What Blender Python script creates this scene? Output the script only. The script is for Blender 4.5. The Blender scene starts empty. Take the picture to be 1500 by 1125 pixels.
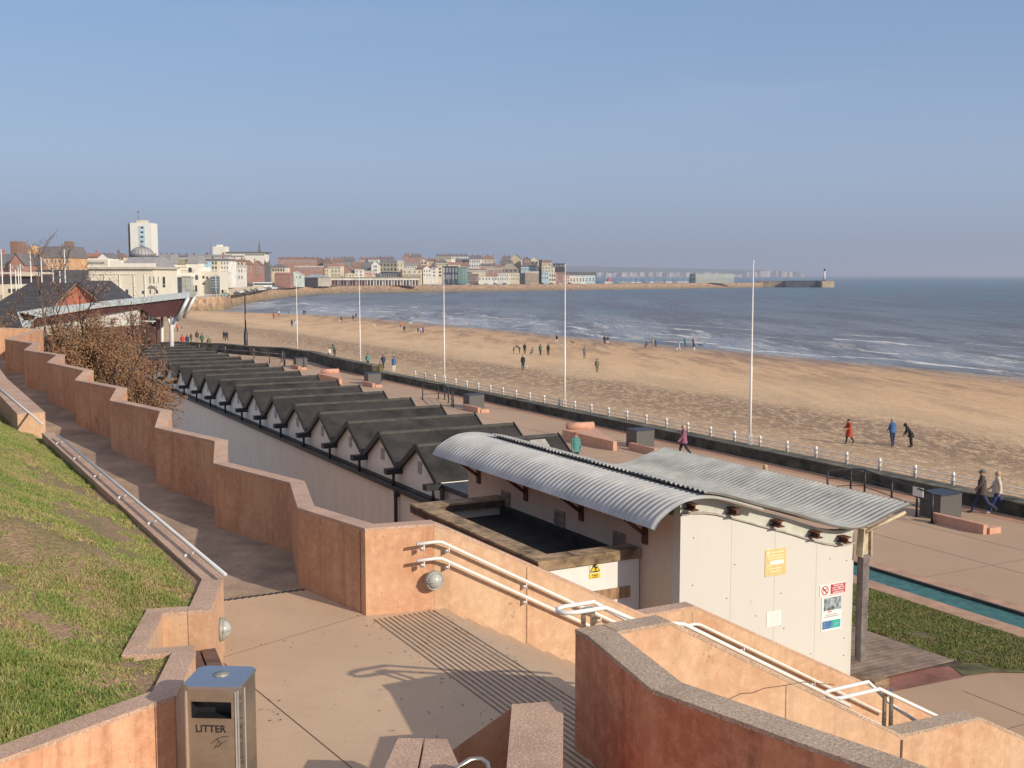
import bpy, bmesh, math, random
from mathutils import Vector, Matrix, noise
R = random.Random(7)
PI = math.pi
sc = bpy.context.scene
COL = sc.collection
# ------------------------------------------------------------ camera frame and site frame
F = 1650.0; H = 9.3; TH = math.atan((562.5-403)/F)
ANG = math.radians(28.2)                     # bearing of the sea front
SX, SY = -math.sin(ANG), math.cos(ANG)       # S: along the sea front, away
TX, TY = math.cos(ANG), math.sin(ANG)        # T: towards the sea

def W(s, t, z=0.0): return Vector((SX*s+TX*t, SY*s+TY*t, z))
def ST(x, y): return (x*SX+y*SY, x*TX+y*TY)
def ray(u, v):
    a = (u-750)/F; b = (562.5-v)/F
    return Vector((a, math.cos(TH)+b*math.sin(TH), -math.sin(TH)+b*math.cos(TH)))
def G(u, v, z=0.0):                          # point of the horizontal plane z
    d = ray(u, v); k = (z-H)/d.z
    return Vector((d.x*k, d.y*k, z))
def PY(u, v, y):                             # point of the vertical plane at distance y
    d = ray(u, v); k = y/d.y
    return Vector((d.x*k, y, H+d.z*k))

# ------------------------------------------------------------ materials
MATS = {}
def new_mat(name):
    m = bpy.data.materials.new(name); m.use_nodes = True
    nt = m.node_tree; b = nt.nodes['Principled BSDF']
    return m, nt, b
def noise_node(nt, scale, detail=4, rough=0.6, coord='Object', stretch=None):
    tc = nt.nodes.new('ShaderNodeTexCoord'); n = nt.nodes.new('ShaderNodeTexNoise')
    n.inputs['Scale'].default_value = scale; n.inputs['Detail'].default_value = detail
    n.inputs['Roughness'].default_value = rough
    if stretch:
        mp = nt.nodes.new('ShaderNodeMapping')
        mp.inputs['Scale'].default_value = stretch[:3]
        if len(stretch) > 3: mp.inputs['Rotation'].default_value = (0, 0, stretch[3])
        nt.links.new(tc.outputs[coord], mp.inputs['Vector']); nt.links.new(mp.outputs[0], n.inputs['Vector'])
    else:
        nt.links.new(tc.outputs[coord], n.inputs['Vector'])
    return n
def ramp(nt, src, stops):
    r = nt.nodes.new('ShaderNodeValToRGB')
    el = r.color_ramp.elements
    while len(el) < len(stops): el.new(0.5)
    for e, (p, c) in zip(el, stops):
        e.position = p; e.color = (c, c, c, 1) if isinstance(c, (int, float)) else (*c, 1)
    nt.links.new(src, r.inputs[0]); return r
def mixc(nt, fac, a, b, mode='MIX'):
    m = nt.nodes.new('ShaderNodeMix'); m.data_type = 'RGBA'; m.blend_type = mode
    for k, x in ((0, fac), (6, a), (7, b)):
        if hasattr(x, 'links'): nt.links.new(x, m.inputs[k])
        elif isinstance(x, (int, float)): m.inputs[k].default_value = x
        else: m.inputs[k].default_value = (*x, 1)
    return m.outputs[2]
def bump(nt, b, h, strength=0.3, dist=0.02):
    bp = nt.nodes.new('ShaderNodeBump'); bp.inputs['Strength'].default_value = strength
    bp.inputs['Distance'].default_value = dist
    nt.links.new(h, bp.inputs['Height']); nt.links.new(bp.outputs[0], b.inputs['Normal'])
def M(name, col, rough=0.7, var=0.12, scale=3.0, metal=0.0, bmp=0.0, stretch=None, bscale=40, world=False):
    if name in MATS: return MATS[name]
    m, nt, b = new_mat(name)
    b.inputs['Roughness'].default_value = rough; b.inputs['Metallic'].default_value = metal
    n = noise_node(nt, scale, 5, 0.65, stretch=stretch)
    if world:
        gp = nt.nodes.new('ShaderNodeNewGeometry'); nt.links.new(gp.outputs['Position'], n.inputs['Vector'])
    lo = tuple(c*(1-var*1.6) for c in col); hi = tuple(min(1, c*(1+var)) for c in col)
    nt.links.new(ramp(nt, n.outputs['Fac'], [(0.3, lo), (0.7, hi)]).outputs[0], b.inputs['Base Color'])
    if bmp: bump(nt, b, noise_node(nt, bscale, 3).outputs['Fac'], bmp)
    MATS[name] = m; return m

def m_terracotta(name, base, dark, streak=0.5, green=0.0):
    m, nt, b = new_mat(name)
    b.inputs['Roughness'].default_value = 0.85
    n1 = noise_node(nt, 0.9, 6, 0.62); n2 = noise_node(nt, 1.0, 6, 0.6, stretch=(6, 6, 0.5)); n3 = noise_node(nt, 9, 5, 0.7)
    c = mixc(nt, ramp(nt, n1.outputs['Fac'], [(0.38, 0.0), (0.64, 1.0)]).outputs[0], base, dark)
    pale = tuple(min(1, x*1.22+0.04) for x in base)
    c = mixc(nt, ramp(nt, n2.outputs['Fac'], [(0.47, 0.0), (0.68, streak)]).outputs[0], c, tuple(x*0.62 for x in dark))
    c = mixc(nt, ramp(nt, n3.outputs['Fac'], [(0.46, 0.0), (0.70, 0.5)]).outputs[0], c, pale)
    n6 = noise_node(nt, 2.2, 7, 0.72)
    c = mixc(nt, ramp(nt, n6.outputs['Fac'], [(0.50, 0.0), (0.70, 0.35)]).outputs[0], c, tuple(x*0.85 for x in dark))
    c = mixc(nt, ramp(nt, n6.outputs['Fac'], [(0.30, 0.35), (0.45, 0.0)]).outputs[0], c, tuple(min(1, x*1.15+0.05) for x in base))
    n4 = noise_node(nt, 2.6, 6, 0.75)
    c = mixc(nt, ramp(nt, n4.outputs['Fac'], [(0.62, 0.0), (0.72, 0.75)]).outputs[0], c, (0.20, 0.115, 0.07))
    n5 = noise_node(nt, 30, 2, 0.5)
    c = mixc(nt, ramp(nt, n5.outputs['Fac'], [(0.7, 0.0), (0.76, 0.7)]).outputs[0], c, tuple(x*0.45 for x in dark))
    nt.links.new(c, b.inputs['Base Color'])
    bump(nt, b, n3.outputs['Fac'], 0.35, 0.02)
    MATS[name] = m; return m
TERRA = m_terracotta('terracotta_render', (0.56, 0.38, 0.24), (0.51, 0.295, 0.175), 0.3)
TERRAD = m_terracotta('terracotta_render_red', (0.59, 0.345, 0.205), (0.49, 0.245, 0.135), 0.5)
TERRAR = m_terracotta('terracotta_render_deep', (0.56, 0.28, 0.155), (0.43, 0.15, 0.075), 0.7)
def m_speckle(name, base, dots, light=(0.5, 0.42, 0.33), sc_=70):
    m, nt, b = new_mat(name); b.inputs['Roughness'].default_value = 0.9
    n = noise_node(nt, sc_, 2, 0.6); n2 = noise_node(nt, 2.0, 5, 0.6); n3 = noise_node(nt, sc_*1.7, 1, 0.5)
    c = mixc(nt, ramp(nt, n2.outputs['Fac'], [(0.35, 0.0), (0.65, 1.0)]).outputs[0], base, tuple(x*0.7 for x in base))
    c = mixc(nt, ramp(nt, n.outputs['Fac'], [(0.5, 0.0), (0.58, 0.8)]).outputs[0], c, dots)
    c = mixc(nt, ramp(nt, n3.outputs['Fac'], [(0.6, 0.0), (0.66, 0.8)]).outputs[0], c, light)
    nt.links.new(c, b.inputs['Base Color']); bump(nt, b, n.outputs['Fac'], 0.5, 0.01)
    MATS[name] = m; return m
COPE = m_speckle('coping_aggregate', (0.50, 0.375, 0.275), (0.29, 0.20, 0.14), (0.64, 0.53, 0.42), 40)
COPEP = m_speckle('coping_pink', (0.58, 0.385, 0.28), (0.36, 0.22, 0.15), (0.70, 0.54, 0.42), 50)
def m_path():
    m, nt, b = new_mat('pink_concrete'); b.inputs['Roughness'].default_value = 0.88
    n1 = noise_node(nt, 0.6, 7, 0.6); n2 = noise_node(nt, 60, 3, 0.6); n3 = noise_node(nt, 3.2, 6, 0.7)
    c = mixc(nt, ramp(nt, n1.outputs['Fac'], [(0.35, 0.0), (0.65, 1.0)]).outputs[0], (0.61, 0.435, 0.285), (0.52, 0.37, 0.24))
    c = mixc(nt, ramp(nt, n3.outputs['Fac'], [(0.5, 0.0), (0.72, 0.6)]).outputs[0], c, (0.49, 0.325, 0.215))
    c = mixc(nt, ramp(nt, n2.outputs['Fac'], [(0.3, 0.75), (0.6, 0.0)]).outputs[0], c, (0.44, 0.31, 0.22))
    nt.links.new(c, b.inputs['Base Color']); bump(nt, b, n2.outputs['Fac'], 0.25, 0.01)
    MATS['pink_concrete'] = m; return m
PATHM = m_path()
def m_ramp_path():
    m, nt, b = new_mat('mossy_concrete'); b.inputs['Roughness'].default_value = 0.9
    n1 = noise_node(nt, 0.8, 7, 0.7); n2 = noise_node(nt, 50, 3, 0.6)
    c = mixc(nt, ramp(nt, n1.outputs['Fac'], [(0.4, 0.0), (0.62, 1.0)]).outputs[0], (0.50, 0.36, 0.26), (0.27, 0.20, 0.145))
    c = mixc(nt, ramp(nt, n2.outputs['Fac'], [(0.3, 0.5), (0.6, 0.0)]).outputs[0], c, (0.12, 0.085, 0.06))
    nt.links.new(c, b.inputs['Base Color']); bump(nt, b, n2.outputs['Fac'], 0.25, 0.01); return m
RAMPM = m_ramp_path()
def m_tarmac():
    m, nt, b = new_mat('pink_tarmac'); b.inputs['Roughness'].default_value = 0.85
    n1 = noise_node(nt, 0.12, 6, 0.6); n2 = noise_node(nt, 25, 3, 0.6)
    n3 = noise_node(nt, 0.5, 5, 0.6, stretch=(1, 0.12, 1, -ANG))
    c = mixc(nt, ramp(nt, n1.outputs['Fac'], [(0.38, 0.0), (0.62, 1.0)]).outputs[0], (0.50, 0.34, 0.22), (0.42, 0.285, 0.185))
    c = mixc(nt, ramp(nt, n3.outputs['Fac'], [(0.55, 0.0), (0.7, 0.4)]).outputs[0], c, (0.54, 0.36, 0.265))
    c = mixc(nt, ramp(nt, n2.outputs['Fac'], [(0.3, 0.5), (0.6, 0.0)]).outputs[0], c, (0.33, 0.21, 0.15))
    nt.links.new(c, b.inputs['Base Color']); return m
TARM = m_tarmac()
def m_sand():
    m, nt, b = new_mat('beach_sand'); b.inputs['Roughness'].default_value = 0.92
    tc = nt.nodes.new('ShaderNodeTexCoord'); mp = nt.nodes.new('ShaderNodeMapping')
    mp.inputs['Rotation'].default_value = (0, 0, -ANG)       # x = seaward, y = along
    nt.links.new(tc.outputs['Object'], mp.inputs['Vector'])
    sp = nt.nodes.new('ShaderNodeSeparateXYZ'); nt.links.new(mp.outputs[0], sp.inputs[0])
    def math_(op, a, c2=None):
        n = nt.nodes.new('ShaderNodeMath'); n.operation = op
        for i, x in enumerate((a, c2)):
            if x is None: continue
            if hasattr(x, 'links'): nt.links.new(x, n.inputs[i])
            else: n.inputs[i].default_value = x
        return n.outputs[0]
    wob = noise_node(nt, 0.03, 4, 0.6)
    t = math_('ADD', sp.outputs[0], math_('MULTIPLY', math_('SUBTRACT', wob.outputs['Fac'], 0.5), 16.0))
    fine = noise_node(nt, 2.2, 5, 0.75); grain = noise_node(nt, 0.9, 8, 0.8)
    st = noise_node(nt, 1.0, 6, 0.62, stretch=(0.28, 0.035, 1, -ANG))
    # dry -> damp -> wet across the beach
    tn = math_('DIVIDE', math_('SUBTRACT', t, 38.0), 100.0)
    base = ramp(nt, tn, [(0.0, (0.80, 0.555, 0.33)), (0.3, (0.80, 0.54, 0.30)), (0.52, (0.68, 0.42, 0.215)), (0.8, (0.56, 0.32, 0.155)), (0.92, (0.34, 0.205, 0.115)), (1.0, (0.25, 0.175, 0.12))])
    c = base.outputs[0]
    c = mixc(nt, ramp(nt, grain.outputs['Fac'], [(0.42, 0.0), (0.6, 0.5)]).outputs[0], c, (0.86, 0.64, 0.42))
    # pebble and seaweed bands
    weed = noise_node(nt, 1.7, 8, 0.85, stretch=(1.0, 0.45, 1, -ANG))
    band = ramp(nt, tn, [(0.0, 0.3), (0.1, 0.4), (0.16, 0.6), (0.20, 0.95), (0.28, 1.0), (0.32, 0.35), (0.42, 0.05)])
    wr = ramp(nt, weed.outputs['Fac'], [(0.42, 0.0), (0.52, 1.0)])
    c = mixc(nt, math_('MULTIPLY', math_('MULTIPLY', band.outputs[0], wr.outputs[0]), 0.85), c, (0.19, 0.118, 0.078))
    peb = noise_node(nt, 3.4, 4, 0.8)
    c = mixc(nt, math_('MULTIPLY', ramp(nt, tn, [(0.0, 1.0), (0.24, 0.7), (0.42, 0.0)]).outputs[0], ramp(nt, peb.outputs['Fac'], [(0.48, 0.0), (0.58, 0.8)]).outputs[0]), c, (0.34, 0.21, 0.125))
    # dark streaks on the damp sand
    sr = ramp(nt, st.outputs['Fac'], [(0.47, 0.0), (0.60, 1.0)])
    sb = ramp(nt, tn, [(0.28, 0.12), (0.55, 0.35), (0.75, 0.75), (0.9, 0.8)])
    c = mixc(nt, math_('MULTIPLY', math_('MULTIPLY', sr.outputs[0], sb.outputs[0]), 0.8), c, (0.22, 0.135, 0.085))
    nt.links.new(c, b.inputs['Base Color'])
    rg = ramp(nt, tn, [(0.8, 0.92), (0.93, 0.5), (1.0, 0.28)]); nt.links.new(rg.outputs[0], b.inputs['Roughness'])
    hb = mixc(nt, 0.5, grain.outputs['Fac'], peb.outputs['Fac']); bump(nt, b, hb, 0.9, 0.4)
    return m
SAND = m_sand()
def m_sea():
    m, nt, b = new_mat('sea_water'); b.inputs['IOR'].default_value = 1.33
    tc = nt.nodes.new('ShaderNodeTexCoord'); mp = nt.nodes.new('ShaderNodeMapping')
    mp.inputs['Rotation'].default_value = (0, 0, -ANG); nt.links.new(tc.outputs['Object'], mp.inputs['Vector'])
    sp = nt.nodes.new('ShaderNodeSeparateXYZ'); nt.links.new(mp.outputs[0], sp.inputs[0])
    def math_(op, a, c2=None):
        n = nt.nodes.new('ShaderNodeMath'); n.operation = op
        for i, x in enumerate((a, c2)):
            if x is None: continue
            if hasattr(x, 'links'): nt.links.new(x, n.inputs[i])
            else: n.inputs[i].default_value = x
        return n.outputs[0]
    big = noise_node(nt, 0.006, 4, 0.6); chop = noise_node(nt, 0.30, 7, 0.72, stretch=(1.0, 0.35, 1, -ANG+0.5))
    swell = noise_node(nt, 0.055, 5, 0.65, stretch=(1.0, 0.16, 1, -ANG+0.35))
    dist = math_('SUBTRACT', sp.outputs[0], 0.0)
    dn = math_('DIVIDE', math_('SUBTRACT', dist, 120.0), 900.0)
    c = ramp(nt, dn, [(0.0, (0.50, 0.46, 0.44)), (0.03, (0.46, 0.44, 0.45)), (0.08, (0.26, 0.245, 0.245)), (0.15, (0.19, 0.18, 0.18)), (0.35, (0.11, 0.135, 0.15)), (1.0, (0.05, 0.15, 0.21))]).outputs[0]  # stops nearest the shore: sky reflected in thin water, painted into the colour
    c = mixc(nt, ramp(nt, big.outputs['Fac'], [(0.4, 0.0), (0.65, 0.55)]).outputs[0], c, (0.03, 0.085, 0.095))
    c = mixc(nt, ramp(nt, swell.outputs['Fac'], [(0.47, 0.0), (0.58, 0.8)]).outputs[0], c, (0.105, 0.08, 0.07))
    c = mixc(nt, ramp(nt, chop.outputs['Fac'], [(0.52, 0.0), (0.66, 0.5)]).outputs[0], c, (0.20, 0.21, 0.22))
    # breaking crests and foam in the shallows
    wob = noise_node(nt, 0.02, 3, 0.6)
    t = math_('ADD', sp.outputs[0], math_('MULTIPLY', math_('SUBTRACT', wob.outputs['Fac'], 0.5), 22.0))
    fn = noise_node(nt, 0.16, 7, 0.75, stretch=(1.5, 0.28, 1, -ANG))
    t2 = math_('ADD', t, math_('MULTIPLY', noise_node(nt, 0.045, 4, 0.6, stretch=(1, .5, 1, -ANG)).outputs['Fac'], 26.0))
    crest = math_('SINE', math_('MULTIPLY', t2, 2*PI/17.0)); patch = noise_node(nt, 0.05, 5, 0.75, stretch=(1.2, 0.45, 1, -ANG))
    zc = ramp(nt, math_('DIVIDE', math_('SUBTRACT', t, 136.0), 110.0), [(0.0, 0.2), (0.08, 1.0), (0.42, 0.9), (0.62, 0.35), (1.0, 0.0)])
    line = math_('MULTIPLY', math_('MULTIPLY', ramp(nt, crest, [(0.80, 0.0), (0.97, 1.0)]).outputs[0], ramp(nt, patch.outputs['Fac'], [(0.47, 0.0), (0.55, 1.0)]).outputs[0]), zc.outputs[0])
    z1 = ramp(nt, math_('DIVIDE', math_('SUBTRACT', t, 130.0), 120.0), [(0.0, 0.7), (0.08, 0.55), (0.16, 1.0), (0.36, 1.0), (0.5, 0.45), (0.72, 0.15), (1.0, 0.0)])
    th = math_('SUBTRACT', fn.outputs['Fac'], math_('MULTIPLY', math_('SUBTRACT', 1.0, z1.outputs[0]), 0.20))
    lace = noise_node(nt, 0.9, 6, 0.8)
    foam = math_('MULTIPLY', ramp(nt, th, [(0.515, 0.0), (0.60, 1.0)]).outputs[0], ramp(nt, lace.outputs['Fac'], [(0.36, 0.15), (0.6, 1.0)]).outputs[0])
    foam = math_('MAXIMUM', math_('MULTIPLY', foam, 0.75), line)
    c = mixc(nt, foam, c, (0.72, 0.71, 0.68))
    nt.links.new(c, b.inputs['Base Color'])
    nt.links.new(mixc(nt, foam, (0.30, 0.30, 0.30), (0.8, 0.8, 0.8)), b.inputs['Roughness'])
    hb = math_('ADD', math_('MULTIPLY', chop.outputs['Fac'], 0.6), math_('MULTIPLY', swell.outputs['Fac'], 1.6))
    bump(nt, b, hb, 1.0, 2.4)
    return m
SEA = m_sea()
def m_grassground(name, brownness):
    m, nt, b = new_mat(name); b.inputs['Roughness'].default_value = 0.95
    n1 = noise_node(nt, 0.9, 7, 0.7); n2 = noise_node(nt, 25, 3, 0.7)
    c = mixc(nt, ramp(nt, n1.outputs['Fac'], [(0.40, 0.0), (0.62, 1.0)]).outputs[0], (0.27, 0.21, 0.09), (0.42, 0.27, 0.165))
    c = mixc(nt, ramp(nt, n2.outputs['Fac'], [(0.35, 0.6), (0.65, 0.0)]).outputs[0], c, (0.08, 0.06, 0.03))
    nt.links.new(c, b.inputs['Base Color']); bump(nt, b, n2.outputs['Fac'], 0.8, 0.05); return m
GRG = m_grassground('turf', 0.5)
def m_blade(name, cols):
    m, nt, b = new_mat(name); b.inputs['Roughness'].default_value = 0.8
    n1 = noise_node(nt, 1.3, 7, 0.75); n2 = noise_node(nt, 14, 2, 0.6)
    c = ramp(nt, n1.outputs['Fac'], [(0.34, cols[0]), (0.44, cols[1]), (0.53, cols[2]), (0.62, cols[3])]).outputs[0]
    c = mixc(nt, ramp(nt, n2.outputs['Fac'], [(0.4, 0.0), (0.65, 0.7)]).outputs[0], c, cols[4])
    nt.links.new(c, b.inputs['Base Color']); return m
BLADE = m_blade('grass_blades', [(0.12, 0.21, 0.035), (0.19, 0.26, 0.055), (0.29, 0.28, 0.09), (0.42, 0.30, 0.16), (0.30, 0.30, 0.10)])
BLADE2 = m_blade('lawn_blades', [(0.12, 0.19, 0.03), (0.16, 0.21, 0.045), (0.22, 0.22, 0.07), (0.30, 0.23, 0.11), (0.20, 0.21, 0.06)])
WHITE = M('white_paint', (0.74, 0.72, 0.68), 0.5, 0.04, 2)
WHITEW = M('white_render', (0.72, 0.69, 0.62), 0.8, 0.05, 1.2, bmp=0.1)
def m_stainwall(name, base, stain, amt):
    m, nt, b = new_mat(name); b.inputs['Roughness'].default_value = 0.85
    n1 = noise_node(nt, 1.2, 7, 0.65, stretch=(2.2, 2.2, 0.5)); n2 = noise_node(nt, 7, 4, 0.7); n3 = noise_node(nt, 5, 3, 0.6)
    c = mixc(nt, ramp(nt, n1.outputs['Fac'], [(0.45, 0.0), (0.75, amt)]).outputs[0], base, stain)
    c = mixc(nt, ramp(nt, n3.outputs['Fac'], [(0.72, 0.0), (0.76, 0.6)]).outputs[0], c, tuple(x*0.5 for x in stain))
    nt.links.new(c, b.inputs['Base Color']); bump(nt, b, n2.outputs['Fac'], 0.08, 0.01); MATS[name] = m; return m
ENDW = m_stainwall('weathered_white_wall', (0.59, 0.575, 0.53), (0.54, 0.52, 0.46), 0.3)
PINKW = m_stainwall('pinkish_render', (0.88, 0.76, 0.62), (0.72, 0.57, 0.45), 0.6)
GABW = m_stainwall('chalet_render', (0.90, 0.86, 0.75), (0.72, 0.64, 0.54), 0.4)
FELT = M('roof_felt', (0.036, 0.032, 0.030), 0.95, 0.45, 1.1, bmp=0.3, world=True)
BLACK = M('black_paint', (0.02, 0.02, 0.022), 0.45, 0.2, 5)
DKMET = M('dark_metal', (0.055, 0.05, 0.055), 0.5, 0.3, 6, metal=0.3)
STEEL = M('grey_steel', (0.17, 0.145, 0.14), 0.6, 0.35, 4)
GALV = M('galvanised', (0.53, 0.52, 0.49), 0.40, 0.16, 1.2, metal=0.3, stretch=(1, 1, 1))
GALVD = M('galvanised_aged', (0.38, 0.38, 0.355), 0.5, 0.2, 1.5, metal=0.2)
RUST = M('rusty_brown', (0.13, 0.05, 0.03), 0.8, 0.4, 9)
TIMB = M('weathered_timber', (0.30, 0.20, 0.12), 0.85, 0.4, 2.5, bmp=0.4, stretch=(1, 1, 4))
WOODB = M('bench_wood', (0.16, 0.085, 0.06), 0.7, 0.3, 3, stretch=(1, 6, 1))
GLASS = M('window_glass', (0.055, 0.065, 0.08), 0.12, 0.3, 2)
STAIN = None
def m_stainless():
    m, nt, b = new_mat('stainless'); b.inputs['Metallic'].default_value = 1.0
    n = noise_node(nt, 4, 5, 0.6, stretch=(1, 1, 14)); n2 = noise_node(nt, 3, 4, 0.6)
    nt.links.new(ramp(nt, n2.outputs['Fac'], [(0.35, (0.42, 0.385, 0.33)), (0.65, (0.58, 0.54, 0.47))]).outputs[0], b.inputs['Base Color'])
    nt.links.new(ramp(nt, n.outputs['Fac'], [(0.3, 0.24), (0.7, 0.42)]).outputs[0], b.inputs['Roughness'])
    return m
STAIN = m_stainless()
SEAWALL = M('weedy_concrete', (0.085, 0.08, 0.058), 0.9, 0.6, 0.9, bmp=0.4, bscale=12)
SEAWTOP = M('mossy_concrete_top', (0.15, 0.135, 0.10), 0.9, 0.5, 0.8, bmp=0.3, bscale=12)
PINKC = M('pink_precast', (0.58, 0.32, 0.22), 0.8, 0.12, 3, bmp=0.1)
GRANITE = M('dark_granite', (0.10, 0.095, 0.09), 0.55, 0.25, 14)
def m_rock():
    m, nt, b = new_mat('revetment_rock'); b.inputs['Roughness'].default_value = 0.95
    n = noise_node(nt, 0.28, 8, 0.95); n2 = noise_node(nt, 0.05, 3, 0.6)
    c = ramp(nt, n.outputs['Fac'], [(0.40, (0.12, 0.07, 0.04)), (0.5, (0.40, 0.25, 0.145)), (0.60, (0.62, 0.43, 0.28))]).outputs[0]
    sp = nt.nodes.new('ShaderNodeSeparateXYZ'); tc = nt.nodes.new('ShaderNodeTexCoord'); nt.links.new(tc.outputs['Object'], sp.inputs[0])
    low = nt.nodes.new('ShaderNodeMapRange'); low.inputs[1].default_value = -5; low.inputs[2].default_value = -1.5; low.inputs[3].default_value = 0.75; low.inputs[4].default_value = 0
    nt.links.new(sp.outputs[2], low.inputs[0])
    c = mixc(nt, low.outputs[0], c, (0.13, 0.115, 0.055)); nt.links.new(c, b.inputs['Base Color']); return m
ROCK = m_rock()

# ------------------------------------------------------------ mesh builder
class MB:
    def __init__(s): s.v = []; s.f = []; s.mi = []; s.cur = 0; s.sm = []
    def add(s, vs, fs, smooth=False):
        o = len(s.v); s.v += [Vector(p) for p in vs]
        for f in fs: s.f.append([i+o for i in f]); s.mi.append(s.cur); s.sm.append(smooth)
        return s
    def hexa(s, b4, t4):                      # bottom ring, top ring (counter-clockwise from above)
        return s.add(list(b4)+list(t4), [(3, 2, 1, 0), (4, 5, 6, 7), (0, 1, 5, 4), (1, 2, 6, 5), (2, 3, 7, 6), (3, 0, 4, 7)])
    def box(s, x0, x1, y0, y1, z0, z1):
        return s.hexa([(x0, y0, z0), (x1, y0, z0), (x1, y1, z0), (x0, y1, z0)], [(x0, y0, z1), (x1, y0, z1), (x1, y1, z1), (x0, y1, z1)])
    def sbox(s, s0, s1, t0, t1, z0, z1):      # box in the site frame
        q = [(s0, t0), (s0, t1), (s1, t1), (s1, t0)]
        return s.hexa([W(a, b, z0) for a, b in q], [W(a, b, z1) for a, b in q])
    def prism(s, ring, vec):                  # ring of 3D points extruded along vec
        n = len(ring); vec = Vector(vec); a = [Vector(p) for p in ring]; b = [p+vec for p in a]
        fs = [tuple(range(n-1, -1, -1)), tuple(range(n, 2*n))]+[(i, (i+1) % n, n+(i+1) % n, n+i) for i in range(n)]
        return s.add(a+b, fs)
    def tube(s, pts, r, n=8, r2=None, cap=True):
        pts = [Vector(p) for p in pts]; rings = []
        up0 = None
        for i, p in enumerate(pts):
            d = (pts[min(i+1, len(pts)-1)]-pts[max(i-1, 0)]).normalized()
            if up0 is None:
                up0 = Vector((0, 0, 1)) if abs(d.z) < 0.9 else Vector((1, 0, 0))
            x = d.cross(up0); x = x.normalized() if x.length > 1e-6 else d.orthogonal().normalized()
            y = x.cross(d); up0 = y
            rr = r if r2 is None else r+(r2-r)*i/max(1, len(pts)-1)
            if isinstance(r, (list, tuple)): rr = r[i]
            rings.append([p+(x*math.cos(2*PI*k/n)+y*math.sin(2*PI*k/n))*rr for k in range(n)])
        vs = [q for g in rings for q in g]; fs = []
        for i in range(len(rings)-1):
            for k in range(n):
                fs.append((i*n+k, i*n+(k+1) % n, (i+1)*n+(k+1) % n, (i+1)*n+k))
        if cap: fs += [tuple(range(n-1, -1, -1)), tuple((len(rings)-1)*n+k for k in range(n))]
        return s.add(vs, fs, True)
    def dome(s, c, rx, ry, rz, nu=12, nv=5, full=False, z0=0.0):
        c = Vector(c); vs = []; fs = []; lo = -PI/2 if full else z0
        for j in range(nv+1):
            a = lo+(PI/2-lo)*j/nv
            for i in range(nu):
                b = 2*PI*i/nu
                vs.append(c+Vector((rx*math.cos(a)*math.cos(b), ry*math.cos(a)*math.sin(b), rz*math.sin(a))))
        for j in range(nv):
            for i in range(nu):
                fs.append((j*nu+i, j*nu+(i+1) % nu, (j+1)*nu+(i+1) % nu, (j+1)*nu+i))
        fs.append(tuple(range(nu-1, -1, -1)))
        return s.add(vs, fs, True)
    def build(s, name, mats, parent=None, world=True, origin=None):
        me = bpy.data.meshes.new(name)
        off = Vector((0, 0, 0))
        if parent is not None and world: off = parent.matrix_world_loc if hasattr(parent, 'matrix_world_loc') else Vector(parent['_o'] if '_o' in parent else (0, 0, 0))
        if origin is not None: off = Vector(origin)
        me.from_pydata([tuple(p-off) for p in s.v], [], s.f)
        if not isinstance(mats, (list, tuple)): mats = [mats]
        for m in mats: me.materials.append(m)
        me.polygons.foreach_set('material_index', s.mi)
        me.polygons.foreach_set('use_smooth', s.sm)
        me.validate(); me.update()
        o = bpy.data.objects.new(name, me); COL.objects.link(o)
        if parent is not None: o.parent = parent
        if origin is not None and parent is None: o.location = off
        return o
def tag(o, label=None, cat=None, group=None, kind=None):
    if label: o['label'] = label
    if cat: o['category'] = cat
    if group: o['group'] = group
    if kind: o['kind'] = kind
    return o
ORG = {}
def thing(name, label, cat, loc=(0, 0, 0), rz=0.0, group=None):
    o = bpy.data.objects.new(name, None); COL.objects.link(o)
    o.location = loc; o.rotation_euler = (0, 0, rz); o.empty_display_size = 0.3
    tag(o, label, cat, group); ORG[o.name] = Vector(loc); return o
def part(mb, name, mats, th):                # mesh given in world coordinates under an unrotated thing
    off = ORG.get(th.name, Vector((0, 0, 0)))
    mb.v = [p-off for p in mb.v]
    o = mb.build(name, mats, th, world=False); ORG[o.name] = off
    return o
def loc_part(mb, name, mats, parent): return mb.build(name, mats, parent, world=False)
def sub(mb, name, mats, prt):                # sub-part of a part made with part()
    off = ORG.get(prt.name, Vector((0, 0, 0))); mb.v = [p-off for p in mb.v]
    return mb.build(name, mats, prt, world=False)
def copy_tree(o, parent=None):
    c = o.copy(); COL.objects.link(c); c.parent = parent
    for ch in o.children: copy_tree(ch, c)
    return c
def structure(mb, name, mats):
    return tag(mb.build(name, mats), kind='structure')
def text_mesh(body, size, align='CENTER'):
    cu = bpy.data.curves.new('t', 'FONT'); cu.body = body; cu.size = size; cu.align_x = align; cu.align_y = 'CENTER'; cu.extrude = 0.0; cu.offset = size*.018
    ob = bpy.data.objects.new('t', cu); COL.objects.link(ob)
    me = bpy.data.meshes.new_from_object(ob.evaluated_get(bpy.context.evaluated_depsgraph_get()))
    bpy.data.objects.remove(ob); return me
def add_text(mb, body, size, origin, xdir, ydir, align='CENTER'):
    me = text_mesh(body, size, align); x = Vector(xdir).normalized(); y = Vector(ydir).normalized(); o = Vector(origin)
    mb.add([o+x*v.co.x+y*v.co.y for v in me.vertices], [tuple(p.vertices) for p in me.polygons])
    bpy.data.meshes.remove(me)
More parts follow.
